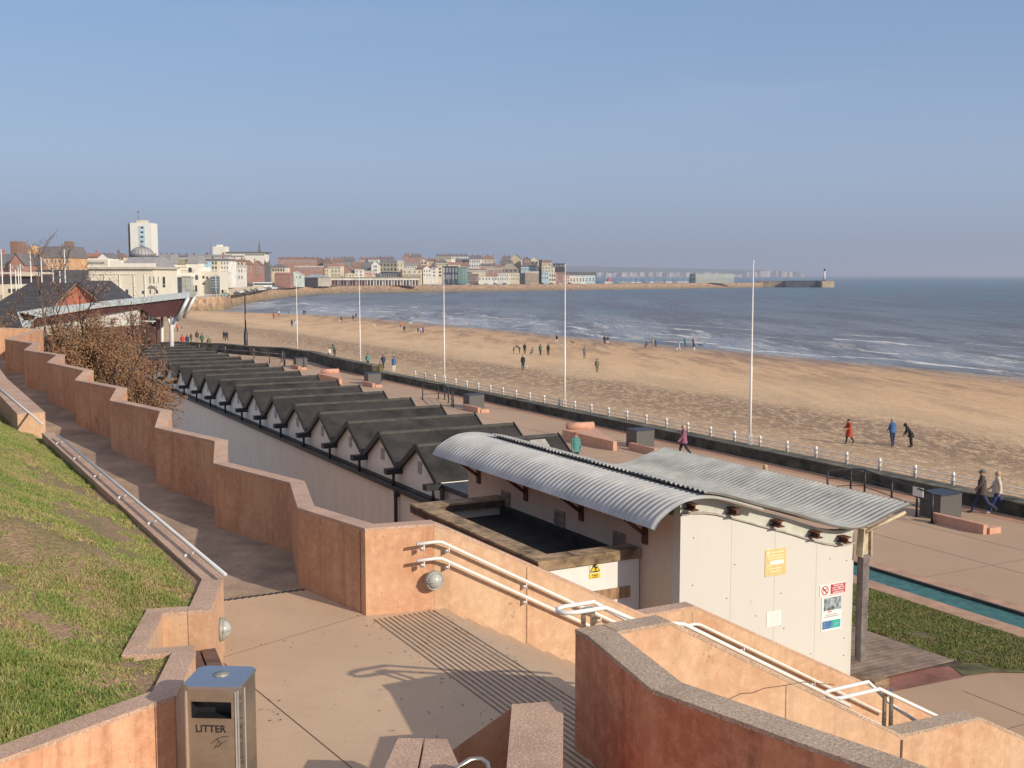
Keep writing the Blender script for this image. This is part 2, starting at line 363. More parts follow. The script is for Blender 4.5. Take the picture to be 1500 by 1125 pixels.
# ------------------------------------------------------------ people
def cloth(name, c, var=0.25): return M('cloth_'+name, c, 0.85, var, 9)
SKIN = M('skin', (0.52, 0.30, 0.21), 0.6, 0.08, 12)
CL = dict(black=cloth('black', (0.022, 0.022, 0.026)), navy=cloth('navy', (0.03, 0.04, 0.09)), blue=cloth('blue', (0.05, 0.13, 0.30)),
    teal=cloth('teal', (0.08, 0.24, 0.23)), purple=cloth('purple', (0.27, 0.10, 0.17)), red=cloth('red', (0.60, 0.03, 0.03)),
    rust=cloth('rust', (0.42, 0.06, 0.025)), brown=cloth('brown', (0.085, 0.06, 0.05)), cream=cloth('cream', (0.55, 0.50, 0.38)),
    jean=cloth('jean', (0.025, 0.05, 0.16)), olive=cloth('olive', (0.17, 0.16, 0.09)), pink=cloth('pink', (0.75, 0.36, 0.40)),
    white=cloth('white', (0.70, 0.68, 0.64)), green=cloth('green', (0.04, 0.12, 0.08)), grey=cloth('grey', (0.16, 0.16, 0.17)),
    light=cloth('light_blue', (0.40, 0.50, 0.65)), camo=M('cloth_camouflage', (0.14, 0.12, 0.05), 0.9, 0.55, 9), tan=cloth('tan', (0.34, 0.26, 0.17)),
    orange=cloth('orange', (0.65, 0.20, 0.05)))
HAIR = dict(dark=M('hair_dark', (0.03, 0.02, 0.015), 0.6), blond=M('hair_blond', (0.45, 0.33, 0.20), 0.6), red=M('hair_red', (0.28, 0.08, 0.03), 0.6),
    grey=M('hair_grey', (0.30, 0.29, 0.28), 0.6), cap=M('flat_cap', (0.10, 0.11, 0.085), 0.9), none=None)
def rot2(y, z, a, oy, oz):                   # rotate in the y-z plane about (oy, oz)
    dy, dz = y-oy, z-oz
    return oy+dy*math.cos(a)+dz*math.sin(a), oz-dy*math.sin(a)+dz*math.cos(a)
def skeleton(pose):
    st = pose.get('stride', 0.0); arm = pose.get('arm', 0.1); lean = pose.get('lean', 0.0); cr = pose.get('crouch', 0.0)
    J = {}
    hipz = 0.92-0.42*cr
    J['pel'] = (0, 0, hipz, .135)
    torso = dict(waist=(0, 0, hipz+.14, .125), chest=(0, 0, hipz+.36, .15), neck0=(0, 0, hipz+.53, .075), neck=(0, .005, hipz+.60, .055),
                 head=(0, .02, hipz+.69, .088), top=(0, .012, hipz+.78, .07))
    for k, (x, y, z, r) in torso.items():
        y, z = rot2(y, z, lean, 0, hipz); J[k] = (x, y, z, r)
    for sd in (-1, 1):
        n = 'R' if sd > 0 else 'L'
        a = st*sd                                # leg swing
        J['hip'+n] = (sd*.09, 0, hipz-.04, .095)
        kx, ky, kz = sd*.095, .44*math.sin(a), hipz-.04-.43*math.cos(a)
        kb = 0.10+(0.75 if a < -0.05 else 0.05)*abs(st)*1.3
        if cr: kx, ky, kz = sd*.12, .38, hipz-.12; kb = 1.75
        J['knee'+n] = (kx, ky, kz, .062)
        an = (a-kb) if not cr else -0.3
        J['ank'+n] = (kx, ky+.42*math.sin(an), kz-.41*math.cos(an), .042)
        ay, az = J['ank'+n][1:3]; tip = 0.35 if (a < -0.1) else 0.0
        J['toe'+n] = (kx+sd*.01, ay+.16*math.cos(tip), az-.035-.16*math.sin(tip), .036)
        sx, sy, sz = sd*.165, 0, hipz+.47
        sy, sz = rot2(sy, sz, lean, 0, hipz); J['sh'+n] = (sx, sy, sz, .062)
        b = (-sd*st*0.8+arm) if 'arms' not in pose else pose['arms'][0 if sd < 0 else 1]
        ey, ez = sy+.27*math.sin(b), sz-.27*math.cos(b)
        J['el'+n] = (sd*.215, ey, ez, .046)
        f = b+(0.35 if 'arms' not in pose else pose.get('fore', 0.9))
        J['wr'+n] = (sd*.215, ey+.24*math.sin(f), ez-.24*math.cos(f), .032)
        J['ha'+n] = (sd*.21, ey+.32*math.sin(f), ez-.32*math.cos(f), .034)
    return J
BON = [('pel', 'waist', 0), ('waist', 'chest', 0), ('chest', 'neck0', 0), ('neck0', 'neck', 2), ('neck', 'head', 2), ('head', 'top', 2)]
for n in 'LR':
    BON += [('pel', 'hip'+n, 1), ('hip'+n, 'knee'+n, 1), ('knee'+n, 'ank'+n, 1), ('ank'+n, 'toe'+n, 3),
            ('neck0', 'sh'+n, 0), ('sh'+n, 'el'+n, 0), ('el'+n, 'wr'+n, 0), ('wr'+n, 'ha'+n, 2)]
def person_mesh(J, mats, sub_=1):
    names = list(J); names.sort(key=lambda k: k != 'pel')
    me = bpy.data.meshes.new('body'); me.from_pydata([J[k][:3] for k in names], [(names.index(a), names.index(b)) for a, b, m in BON], [])
    o = bpy.data.objects.new('body', me); COL.objects.link(o)
    sk = o.modifiers.new('s', 'SKIN'); sk.use_smooth_shade = True
    for i, k in enumerate(names):
        me.skin_vertices[0].data[i].radius = (J[k][3], J[k][3]*(0.72 if k in ('chest', 'waist', 'pel') else 1.0)); me.skin_vertices[0].data[i].use_root = (k == 'pel')
    ss = o.modifiers.new('u', 'SUBSURF'); ss.levels = sub_; ss.render_levels = sub_
    dg = bpy.context.evaluated_depsgraph_get(); out = bpy.data.meshes.new_from_object(o.evaluated_get(dg))
    bpy.data.objects.remove(o)
    out.materials.clear()
    for m in mats: out.materials.append(m)
    P = {k: Vector(J[k][:3]) for k in J}
    for p in out.polygons:
        c = p.center; best = 1e9; bm_ = 0
        for a, b, m in BON:
            A, B = P[a], P[b]; d = B-A; t = max(0, min(1, (c-A).dot(d)/d.dot(d))); q = ((A+d*t)-c).length-(J[a][3]*(1-t)+J[b][3]*t)
            if q < best: best = q; bm_ = m
        p.material_index = bm_; p.use_smooth = True
    return out
def person(label, loc, face, h=1.75, jacket='black', trousers='black', hair='dark', shoe='black', coat=0, pose=None, near=False, hood=False, bag=None, group=None):
    pose = pose or {}
    J = skeleton(pose); k = h/1.72
    low = min(J['toeL'][2], J['toeR'][2], J['ankL'][2]-.04, J['ankR'][2]-.04)-.02
    J = {a: (x, y, z-low, r*1.22) for a, (x, y, z, r) in J.items()}
    th = thing('person', label, 'person', loc, face, group)
    mats = [CL[jacket], CL[trousers], SKIN, CL[shoe] if shoe in CL else CL['black']]
    me = person_mesh(J, mats, 2 if near else 1)
    b = bpy.data.objects.new('body', me); COL.objects.link(b); b.parent = th; b.scale = (k, k, k)
    hd = Vector(J['head'][:3])
    def ch(mb, name, m):
        o = mb.build(name, m, th, world=False); o.scale = (k, k, k); return o
    if near:                                  # nose, ears, fingers
        mb = MB(); mb.dome(hd+Vector((0, .10, -.005)), .014, .022, .022, 8, 5, True); ch(mb, 'nose', SKIN)
        for s in (-1, 1): mb = MB(); mb.dome(hd+Vector((s*.092, .0, 0)), .014, .024, .034, 8, 5, True); ch(mb, 'ear', SKIN)
        for s in (-1, 1): mb = MB(); mb.dome(hd+Vector((s*.032, .088, .02)), .012, .012, .009, 8, 5, True); ch(mb, 'eye', CL['black'])
        mb = MB(); mb.dome(hd+Vector((0, .088, -.045)), .022, .010, .006, 8, 5, True); ch(mb, 'mouth', CL['purple'])
        for n in 'LR':
            p = Vector(J['ha'+n][:3]); d = (p-Vector(J['wr'+n][:3])).normalized(); sx = 1 if n == 'R' else -1
            side = Vector((0, 1, 0)) if abs(d.y) < .8 else Vector((0, 0, 1)); side = (side-d*side.dot(d)).normalized(); inn = Vector((-sx, 0, 0))
            for q, L in zip((-.024, -.008, .008, .024), (.052, .066, .072, .06)):
                a = p+side*q+d*.01; mb = MB(); mb.tube([a, a+d*L*.55, a+d*L*.9+inn*.02], [.009, .0085, .007], 6); ch(mb, 'finger', SKIN)
            a = p+side*.03-d*.03; mb = MB(); mb.tube([a, a+side*.022+d*.03, a+side*.024+d*.055+inn*.01], [.010, .009, .0075], 6); ch(mb, 'thumb', SKIN)
    if hood:
        mb = MB(); mb.dome(hd+Vector((0, -.02, .02)), .118, .125, .14, 12, 8, True); ch(mb, 'hood', CL[jacket])
    elif HAIR.get(hair):
        mb = MB(); mb.dome(hd+Vector((0, -.018, .022)), .104, .112, .108, 12, 6, False, -0.35)
        if hair in ('blond', 'red'): mb.dome(hd+Vector((0, -.06, -.05)), .085, .06, .11, 10, 6, True)
        if hair == 'cap': mb.box(-.07, .07, .06, .15, hd.z+.03, hd.z+.05)
        ch(mb, 'cap' if hair == 'cap' else 'hair', HAIR[hair])
    if coat:                                  # skirt of a jacket or coat, coat = drop below the hip
        mb = MB(); rings = []; n = 16; pz = J['pel'][2]
        lean = pose.get('lean', 0)
        for z, rx, ry in ((pz+.40, .215, .15), (pz+.18, .205, .16), (pz, .215, .18), (pz-coat, .23+coat*.12, .195+coat*.15)):
            yy, zz = (0, z)
            if z > pz: yy, zz = rot2(0, z, lean, 0, pz)
            rings.append([(rx*math.cos(2*PI*i/n), yy+ry*math.sin(2*PI*i/n), zz) for i in range(n)])
        mb.add([p for g in rings for p in g], [(j*n+i, j*n+(i+1) % n, (j+1)*n+(i+1) % n, (j+1)*n+i) for j in range(3) for i in range(n)], True)
        ch(mb, 'coat', CL[jacket])
    if bag:
        mb = MB(); mb.hexa([(.14, -.10, .72), (.24, -.10, .72), (.24, .14, .72), (.14, .14, .72)], [(.16, -.12, .98), (.23, -.12, .98), (.23, .16, .98), (.16, .16, .98)])
        mb.tube([(.19, .12, .97), (.12, .05, 1.35), (-.05, -.10, 1.42)], .012, 5); ch(mb, 'shoulder_bag', CL[bag])
    return th
def dog(label, loc, face, c, h=.45):
    th = thing('dog', label, 'dog', loc, face); k = h/.5
    J = dict(pel=(0, -.28, .42, .085), mid=(0, 0, .40, .10), che=(0, .24, .42, .12), nk=(0, .36, .54, .065), hd=(0, .46, .60, .068), mz=(0, .60, .57, .035), tl=(0, -.40, .48, .028), te=(0, -.55, .58, .018))
    bon = [('pel', 'mid'), ('mid', 'che'), ('che', 'nk'), ('nk', 'hd'), ('hd', 'mz'), ('pel', 'tl'), ('tl', 'te')]
    for s, n in ((-1, 'L'), (1, 'R')):
        J['h'+n] = (s*.08, -.30, .34, .06); J['k'+n] = (s*.085, -.22, .24, .042); J['o'+n] = (s*.085, -.36, .13, .026); J['p'+n] = (s*.085, -.32, .02, .026)
        J['s'+n] = (s*.08, .24, .32, .05); J['e'+n] = (s*.08, .20, .18, .032); J['f'+n] = (s*.08, .24, .02, .026); J['a'+n] = (s*.045, .43, .67, .022)
        bon += [('pel', 'h'+n), ('h'+n, 'k'+n), ('k'+n, 'o'+n), ('o'+n, 'p'+n), ('che', 's'+n), ('s'+n, 'e'+n), ('e'+n, 'f'+n), ('hd', 'a'+n)]
    names = list(J); me = bpy.data.meshes.new('body'); me.from_pydata([J[q][:3] for q in names], [(names.index(a), names.index(b)) for a, b in bon], [])
    o = bpy.data.objects.new('body', me); COL.objects.link(o); o.modifiers.new('s', 'SKIN')
    for i, q in enumerate(names): me.skin_vertices[0].data[i].radius = (J[q][3],)*2; me.skin_vertices[0].data[i].use_root = q == 'pel'
    ss = o.modifiers.new('u', 'SUBSURF'); ss.levels = 1
    out = bpy.data.meshes.new_from_object(o.evaluated_get(bpy.context.evaluated_depsgraph_get())); bpy.data.objects.remove(o)
    out.materials.clear(); out.materials.append(CL[c])
    for p in out.polygons: p.use_smooth = True
    b = bpy.data.objects.new('body', out); COL.objects.link(b); b.parent = th; b.scale = (k, k, k); return th

def beach_w(s): return 136.0-max(0.0, min(1.0, (s-370)/90.0))*36
def beach_z(s, t): return -1.35-3.55*(t-39.0)/(beach_w(s)-39.0)
def on_beach(u, v):
    z = -2.5
    for _ in range(12):
        p = G(u, v, z); z = beach_z(*ST(p.x, p.y))
    return G(u, v, z)
FS = -math.atan2(SX, SY)                      # heading along the sea front, away
def head(dx, dy): return -math.atan2(dx, dy)
WALK = dict(stride=.42); STAND = dict(stride=.08); 
# the promenade
person('man in a dark brown jacket and flat cap walking left beside a woman in cream', G(1437, 752.5), FS+.85, 1.78, 'brown', 'navy', 'cap', coat=.12, pose=dict(stride=.45), near=True)
person('woman in a cream jacket and blue jeans walking beside the man in a cap', G(1460, 752), FS+.85, 1.70, 'cream', 'jean', 'blond', 'white', coat=.04, pose=dict(stride=-.40), near=True)
person('woman in a purple coat with a cream shoulder bag walking past the tall flagpole', G(1001, 669), FS+1.2, 1.66, 'purple', 'black', 'blond', coat=.16, pose=dict(stride=.32), near=True, bag='cream')
person('red haired woman in a teal jacket standing beside the pink sloping bench', G(843, 685), PI+.4, 1.70, 'teal', 'black', 'red', coat=.14, pose=STAND, near=True)
p_ = G(1121, 681, 1.62); p_.z = 0
person('person in a pale pink jacket half hidden behind the near metal roof', p_, FS, 1.66, 'pink', 'jean', 'blond', coat=.1, pose=WALK)
person('man in a camouflage jacket walking beside the flagpole base', G(557.5, 559), FS+.2, 1.80, 'camo', 'navy', 'grey', coat=.12, pose=dict(stride=.3), near=True)
for u, v, h, j, t_, hr, f, lb, po in [
    (267.5, 509, 1.72, 'red', 'light', 'dark', FS, 'person in a bright red coat on the far promenade', WALK), (274.5, 508, 1.62, 'navy', 'navy', 'dark', FS, 'person in navy beside the one in the red coat on the far promenade', WALK),
    (289, 503, 1.76, 'brown', 'tan', 'dark', FS, 'person in a brown jacket on the far promenade behind the railing', STAND), (296, 507, 1.74, 'green', 'black', 'dark', FS+.3, 'person in a dark green coat on the far promenade beside the brown jacket', WALK),
    (306.5, 513, 1.76, 'olive', 'white', 'grey', FS, 'person in an olive jacket and white trousers on the far promenade', WALK), (280, 501, 1.25, 'brown', 'brown', 'dark', FS, 'child in brown between the adults on the far promenade', STAND)]:
    person(lb, G(u, v), f, h, j, t_, hr, pose=po, coat=.1)
# the near beach
B = on_beach
person('person in a long rust red coat walking on the beach', B(1243.5, 650), PI/2+.4, 1.66, 'rust', 'black', 'dark', coat=.42, pose=dict(stride=.25, arms=(.25, .35), fore=1.1, lean=.1), near=True)
person('man in a blue jacket standing on the beach with his back turned', B(1307, 654), .2, 1.80, 'blue', 'navy', 'grey', coat=.05, pose=dict(stride=.12, arms=(.1, .1), fore=.8, lean=.08), near=True)
person('hooded person in a black coat bending forward on the beach', B(1334, 655), PI/2-.2, 1.68, 'black', 'black', 'none', coat=.25, pose=dict(lean=.6, arms=(.15, .2), fore=.35, stride=.05), near=True, hood=True)
person('person in a teal jacket on the beach just behind the sea wall posts', B(539, 538), FS, 1.75, 'teal', 'black', 'dark', coat=.1, pose=WALK)
person('person in navy on the beach behind the camouflage jacket man', B(561.5, 540), FS, 1.72, 'navy', 'navy', 'dark', coat=.1, pose=WALK)
person('person in a bright blue and white coat on the beach behind the posts', B(577, 545), FS-.4, 1.76, 'blue', 'white', 'dark', coat=.12, pose=dict(lean=.25, arms=(.6, .6)))
person('person in white sitting low beyond the end of the dark parapet', B(483, 522), .5, 1.5, 'white', 'grey', 'dark', pose=dict(crouch=.5))
person('person in dark green bending beyond the end of the dark parapet', B(490, 521.5), .8, 1.74, 'green', 'black', 'dark', pose=dict(lean=.5))
# the group in the middle of the beach
for u, v, h, j, t_, hr, f, lb, po in [
    (752.5, 519, 1.2, 'green', 'green', 'dark', -PI/2, 'small child in green at the left end of the beach group', dict(arms=(.8, .8))),
    (761, 518.5, 1.7, 'navy', 'black', 'dark', PI/2, 'adult in navy bending over beside the small child on the beach', dict(lean=.9, arms=(.9, .9))),
    (768.5, 518.5, 1.7, 'black', 'black', 'dark', 0, 'person in a black coat behind the bending adult', STAND),
    (780, 520.5, 1.6, 'grey', 'black', 'dark', PI/2, 'person in grey crouching on the sand in the middle group', dict(crouch=1.0, arms=(.6, .6))),
    (791.5, 520.5, 1.76, 'green', 'black', 'dark', .4, 'person in a dark green coat standing second from right in the beach group', STAND),
    (803, 520.5, 1.76, 'black', 'black', 'dark', 0, 'person in black at the right end of the beach group', STAND),
    (766, 541.5, 1.82, 'black', 'black', 'grey', 0, 'person in black standing nearer than the beach group', STAND),
    (815.5, 503, 1.72, 'black', 'white', 'dark', -.6, 'person in black and white walking by the wet sand', WALK),
    (856.3, 525.5, 1.76, 'grey', 'grey', 'dark', 0, 'person in grey with both arms raised on the beach', dict(arms=(1.5, 1.6), fore=.3)),
    (874.5, 546, 1.75, 'olive', 'olive', 'dark', 0, 'hooded person in olive walking alone on the beach', WALK),
    (885.5, 504, 1.76, 'black', 'black', 'dark', 0, 'person in black in the pair near the water', WALK),
    (890.3, 504, 1.64, 'navy', 'white', 'dark', 0, 'person with white trousers in the pair near the water', WALK),
    (947, 509, 1.5, 'black', 'black', 'dark', 1, 'person in black crouching at the edge of the wet sand', dict(crouch=.8)),
    (956, 508.5, 1.74, 'tan', 'tan', 'dark', 0, 'person in beige standing at the edge of the wet sand', STAND),
    (960.5, 508.5, 1.6, 'blue', 'navy', 'dark', 0, 'person in blue beside the one in beige', STAND),
    (994, 514.5, 1.74, 'light', 'white', 'dark', -1, 'person in light blue with legs wide apart by the waves', dict(stride=.5)),
    (1003.5, 507.5, 1.75, 'teal', 'green', 'dark', 0, 'person in dark teal standing at the water line', STAND),
    (1015.5, 507, 1.7, 'purple', 'black', 'red', 0, 'person in purple at the water line', STAND),
    (1017, 514, 1.5, 'navy', 'white', 'dark', .5, 'child in navy and white in front of the one in purple', STAND),
    (458.8, 458, 1.75, 'black', 'black', 'dark', 0, 'leftmost dark figure by the far breakers', STAND), (467.6, 459, 1.5, 'black', 'black', 'dark', 0, 'second dark figure by the far breakers', WALK),
    (476.5, 461, 1.6, 'black', 'black', 'dark', 1, 'crouching dark figure by the far breakers', dict(crouch=.7)), (482.6, 461, 1.75, 'black', 'black', 'dark', 0, 'dark figure right of the crouching one by the far breakers', STAND),
    (515, 458, 1.7, 'navy', 'white', 'dark', 0, 'figure with white trousers paddling in the far breakers', STAND), (500, 471.6, 1.78, 'brown', 'black', 'dark', 0, 'person in brown with a white dog on the far sand', WALK),
    (517.4, 469.6, 1.75, 'black', 'black', 'dark', 0, 'nearer dark figure left of the second flagpole', WALK), (521.5, 466, 1.75, 'navy', 'navy', 'dark', 0, 'farther dark figure touching the second flagpole', WALK),
    (587, 480, 1.6, 'orange', 'navy', 'dark', 0, 'person in an orange top on the far sand', WALK), (592.3, 487.6, 1.78, 'black', 'grey', 'dark', 0, 'person in black striding on the far sand', dict(stride=.5)),
    (612.3, 487.6, 1.3, 'navy', 'black', 'dark', 0, 'child at the left of a family of three on the far sand', WALK), (616.4, 489, 1.5, 'light', 'navy', 'dark', 0, 'child in light blue in the middle of a family of three', WALK),
    (619.8, 489, 1.75, 'purple', 'navy', 'dark', 0, 'adult at the right of a family of three on the far sand', WALK),
    (401, 467, 1.85, 'red', 'brown', 'dark', 0, 'person in a red coat on the far sand by the third flagpole', STAND), (408.6, 462.4, 1.7, 'white', 'black', 'dark', 0, 'person in a white top near the far water edge', STAND),
    (423, 460, 1.5, 'grey', 'black', 'dark', 0, 'small grey figure near the far water edge', STAND), (444.8, 461, 1.7, 'black', 'black', 'dark', 0, 'left one of a dark pair near the third flagpole', STAND),
    (447.2, 461, 1.7, 'navy', 'black', 'dark', 0, 'right one of a dark pair near the third flagpole', STAND), (427.6, 478.6, 1.78, 'navy', 'navy', 'dark', 0, 'person in navy walking with one in light blue', WALK),
    (432.3, 480, 1.7, 'light', 'light', 'dark', 0, 'person in light blue walking with one in navy', WALK), (260, 486, 1.3, 'red', 'navy', 'dark', 1, 'child in a red coat bending on the sand beyond the cafe columns', dict(lean=.4)),
    (266.6, 486, 1.1, 'grey', 'pink', 'dark', 0, 'small child in grey beside the child in red', STAND), (328.5, 499, 1.7, 'black', 'black', 'dark', 0, 'left one of a pair walking below the black lamp post', WALK),
    (332.5, 499, 1.65, 'navy', 'black', 'dark', 0, 'right one of a pair walking below the black lamp post', WALK), (273.5, 459, 1.5, 'black', 'black', 'dark', 0, 'left one of two dark figures at the far sea wall', STAND),
    (277, 458.5, 1.7, 'black', 'black', 'dark', 0, 'right one of two dark figures at the far sea wall', STAND)]:
    person(lb, B(u, v), f, h, j, t_, hr, pose=po, coat=.08)
dog('small dark dog running on the wet sand', B(838.5, 503.5), 1.2, 'black', .42)
dog('black dog standing in the shallow water', B(1026, 508.5), 1.4, 'black', .55)
dog('white dog beside the person in brown on the far sand', B(498, 472), 1.2, 'white', .5)
dog('white dog alone on the far sand', B(548, 479), 1.2, 'white', .5)
dog('white dog running near the family of three', B(601, 475), -1.2, 'white', .5)
dog('small white dog at the feet of the person in black', B(770, 541), 1.0, 'white', .4)

# ------------------------------------------------------------ ground, beach, sea, path
SEAZ = -4.9
mb = MB()                                     # promenade level
pr = [W(-60, -30), W(-60, 38.0), W(108, 38.0)]
for u, v in [(460, 516), (436, 513), (416, 510), (370, 508), (328, 504), (300, 503), (280, 502), (254, 501)]:
    q = G(u, v, 1.0); pr.append(Vector((q.x, q.y, 0)))
pr += [Vector((-75, 150, 0)), Vector((-130, 190, 0)), Vector((-220, 120, 0))]
PARA = pr[2:11]
q1 = [W(-60, -30), W(-60, 38.0), W(27, 38.0), W(27, -30)]; q2 = [W(27, 15.6), W(27, 38.0), W(108, 38.0), W(108, 15.6)]; q3 = [W(108, 15.6)]+pr[2:]
for q in (q1, q2, q3): mb.add([Vector((p.x, p.y, 0)) for p in q], [tuple(range(len(q)))])
structure(mb, 'promenade', TARM)
mb = MB(); mb.add([W(27, -8, -1.6), W(27, 15.6, -1.6), W(112, 15.6, -1.6), W(112, -8, -1.6)], [(3, 2, 1, 0)]); mb.sbox(26.8, 27, -8, 15.6, -1.7, -.01); structure(mb, 'lower_yard', M('yard_concrete', (0.40, 0.31, 0.25), .9, .3, .7))
mb = MB()                                     # beach: a grid in the site frame
S0, S1, T0, T1, ns, nt_ = -60, 560, -160, 190, 156, 88
vs = []
for i in range(ns+1):
    s = S0+(S1-S0)*i/ns
    for j in range(nt_+1):
        t = T0+(T1-T0)*j/nt_
        vs.append(W(s, t, beach_z(s, max(t, 38))+0.09*(noise.noise(Vector((s*.12, t*.2, 0)))+.6*noise.noise(Vector((s*.4, t*.6, 3))))*(1 if t < 120 else .3)-(3.0 if t < 30 and s < 108 else 0)))
mb.add(vs, [(i*(nt_+1)+j, i*(nt_+1)+j+1, (i+1)*(nt_+1)+j+1, (i+1)*(nt_+1)+j) for i in range(ns) for j in range(nt_)], True)
structure(mb, 'beach', SAND)
mb = MB(); mb.add([(-9500, -9500, SEAZ), (11000, -9500, SEAZ), (11000, 13800, SEAZ), (-9500, 13800, SEAZ)], [(0, 1, 2, 3)]); structure(mb, 'sea', SEA)
# pavement details on the promenade: paddling channel with kerbs, joints
def strip(mb, pts, w0, w1, z): 
    for (a, b) in zip(pts, pts[1:]): mb.sbox(a, b, w0, w1, z[0], z[1])
mb = MB(); mb.sbox(-20, 33, 26.62, 27.3, 0, .03); mb.sbox(-20, 33, 24.9, 25.55, 0, .03); structure(mb, 'pavement_border', M('pink_slab', (0.46, 0.28, 0.185), .85, .2, 1.5))
mb = MB(); mb.sbox(-20, 33, 25.55, 26.62, -.02, .006)
structure(mb, 'paddling_channel', M('turquoise_paint', (0.045, 0.15, 0.14), .55, .3, 3.5))
mb = MB(); mb.sbox(-20, 33, 26.56, 26.64, .02, .09); structure(mb, 'channel_lip', M('wet_dark_kerb', (0.06, 0.05, 0.045), .6, .3, 3))
mb = MB(); mb.sbox(-20, 140, 36.6, 37.25, 0, .006); structure(mb, 'promenade_edge_strip', M('orange_paving', (0.44, 0.235, 0.145), .85, .15, 1))
mb = MB()
for t in (30.4, 33.0): mb.sbox(-20, 106, t, t+.05, 0, .004)
for s in range(0, 106, 12): mb.sbox(s, s+.05, 22.2, 36.5, 0, .004)
structure(mb, 'pavement_joints', M('joint_dark', (0.30, 0.20, 0.145), .9, .2, 4))
# deck, red slab, lawn
mb = MB(); a = [G(1262, 925), G(1405, 990), G(1290, 1003), G(1255, 1000)]
dk = [W(26, 18.9, 0), W(26, 21.4, 0), W(18.0, 21.9, 0), W(18.7, 18.9, 0)]
mb.prism([p+Vector((0, 0, .004)) for p in dk], (0, 0, .05)); 
DECK = M('grey_decking', (0.27, 0.20, 0.155), .9, .3, 2, bmp=.2)
structure(mb, 'decking_base', M('dark_gap', (0.07, 0.05, 0.04), .9, .2, 3))
mb = MB()
for i in range(44):
    s = 18.2+i*.18; t1 = 21.85-.5*(s-18)/8
    mb.sbox(s, s+.15, 18.9, t1, .054, .075)
structure(mb, 'timber_decking', DECK)
mb = MB(); mb.add([W(18.28, 18.9, .008), W(18.28, 21.7, .008), W(17.42, 21.25, .008), W(17.55, 18.9, .008)], [(3, 2, 1, 0)]); structure(mb, 'red_slab', M('red_concrete', (0.27, 0.115, 0.085), .85, .3, 1.2))
mb = MB()
for s in (8.0, 10.3, 12.6, 14.9): mb.sbox(s, s+.035, 15.5, 27, 0, .0035)
for t in (20.5, 24.0): mb.sbox(3, 16.8, t, t+.035, 0, .0045)
structure(mb, 'slab_joints', M('joint_thin', (0.26, 0.175, 0.125), .9, .2, 4))
LAWN = [(17.45, 21.3), (17.3, 24.85), (18, 24.87), (33, 24.87), (33, 20.0), (26.3, 20.0), (26, 21.45), (20, 21.85)]
LAWN = [(33, 24.87), (33, 19.5), (26.2, 19.5), (26.05, 21.5), (20.5, 21.86), (19.1, 21.62), (18.3, 21.68), (17.45, 21.28), (17.3, 22.1), (16.9, 22.75), (16.6, 23.6), (16.2, 24.3), (15, 24.87)]
def inpoly(x, y, P):
    c = False; j = len(P)-1
    for i in range(len(P)):
        if (P[i][1] > y) != (P[j][1] > y) and x < (P[j][0]-P[i][0])*(y-P[i][1])/(P[j][1]-P[i][1])+P[i][0]: c = not c
        j = i
    return c
mb = MB(); mb.add([W(a, b, .02) for a, b in LAWN], [tuple(range(len(LAWN)))]); structure(mb, 'lawn', M('lawn_soil', (0.13, 0.12, 0.05), .95, .5, 1.4))
def blades(name, pts, mat, hmin, hmax, label, wid=.012):
    mb = MB(); vs = []; fs = []
    for (p, h) in pts:
        for k in range(3):
            a = R.uniform(0, 2*PI); r = R.uniform(0, .035); b = p+Vector((math.cos(a)*r, math.sin(a)*r, 0))
            an = R.uniform(0, PI); w = wid*R.uniform(.7, 1.5); hh = h*R.uniform(.6, 1.2)
            dx = Vector((math.cos(an)*w, math.sin(an)*w, 0)); le = R.uniform(0, 2*PI); ln = Vector((math.cos(le), math.sin(le), 0))*hh*R.uniform(.2, .9)
            i = len(vs); vs += [b-dx, b+dx, b+ln+Vector((0, 0, hh))]; fs.append((i, i+1, i+2))
    mb.add(vs, fs); o = mb.build(name, mat); tag(o, label, None, None, 'stuff'); return o
pts = []
while len(pts) < 26000:
    s = R.uniform(14, 33)**1; t = R.uniform(19.5, 24.85)
    if s > 27 and R.random() < .6: continue
    if inpoly(s, t, LAWN):
        k = noise.noise(Vector((s*.9, t*.9, 5)))
        edge = t < 22.9 and s < 18.6
        if k < -.42 or (edge and k < .05): continue
        pts.append((W(s, t, .01), .055+.05*max(0, k)))
blades('lawn_grass', pts, BLADE2, .04, .1, 'short mown grass of the lawn beside the decking', .014)
# upper plaza and ramp path
PZ = 5.1
mb = MB()
def slab(pts, z, th=.3): mb.prism([W(a, b, z-th) for a, b in pts], (0, 0, th))
slab([(-2, -3), (-2, 9.0), (4.5, 6.0), (7.9, 5.85), (12.64, 5.85), (12.85, 5.1), (16, 5.0), (19.2, 4.9), (19.2, 2.5), (12.4, 2.9), (11.8, 2.2), (9.8, 1.2), (8.0, 0.3), (6.0, -3)], PZ)
structure(mb, 'plaza_paving', PATHM)
mb = MB()
RA = [(12.9, 5.104), (19.2, 5.108), (22.6, 5.24), (25.8, 5.46), (29.3, 5.64), (32.7, 5.82), (37.7, 5.9), (43, 5.97), (60, 6.1)]
for (a, z0), (b, z1) in zip(RA, RA[1:]):
    mb.add([W(a, 2.3, z0), W(a, 5.1, z0), W(b, 5.1, z1), W(b, 1.7, z1)], [(0, 1, 2, 3)])
structure(mb, 'ramp_path', RAMPM)
mb = MB(); mb.add([W(12.0, 2.5, PZ+.008), W(12.9, 4.83, PZ+.008), W(14.3, 4.6, PZ+.012), W(14.3, 3.2, PZ+.012), W(13, 2.85, PZ+.012)], [(4, 3, 2, 1, 0)])
structure(mb, 'plaza_threshold', PATHM)
mb = MB()
for i in range(30): mb.sbox(14.26+.02*(i % 2), 14.33+.02*(i % 2), 3.3+i*.045, 3.33+i*.045, PZ+.0, PZ+.016)
structure(mb, 'drain_slots', BLACK)
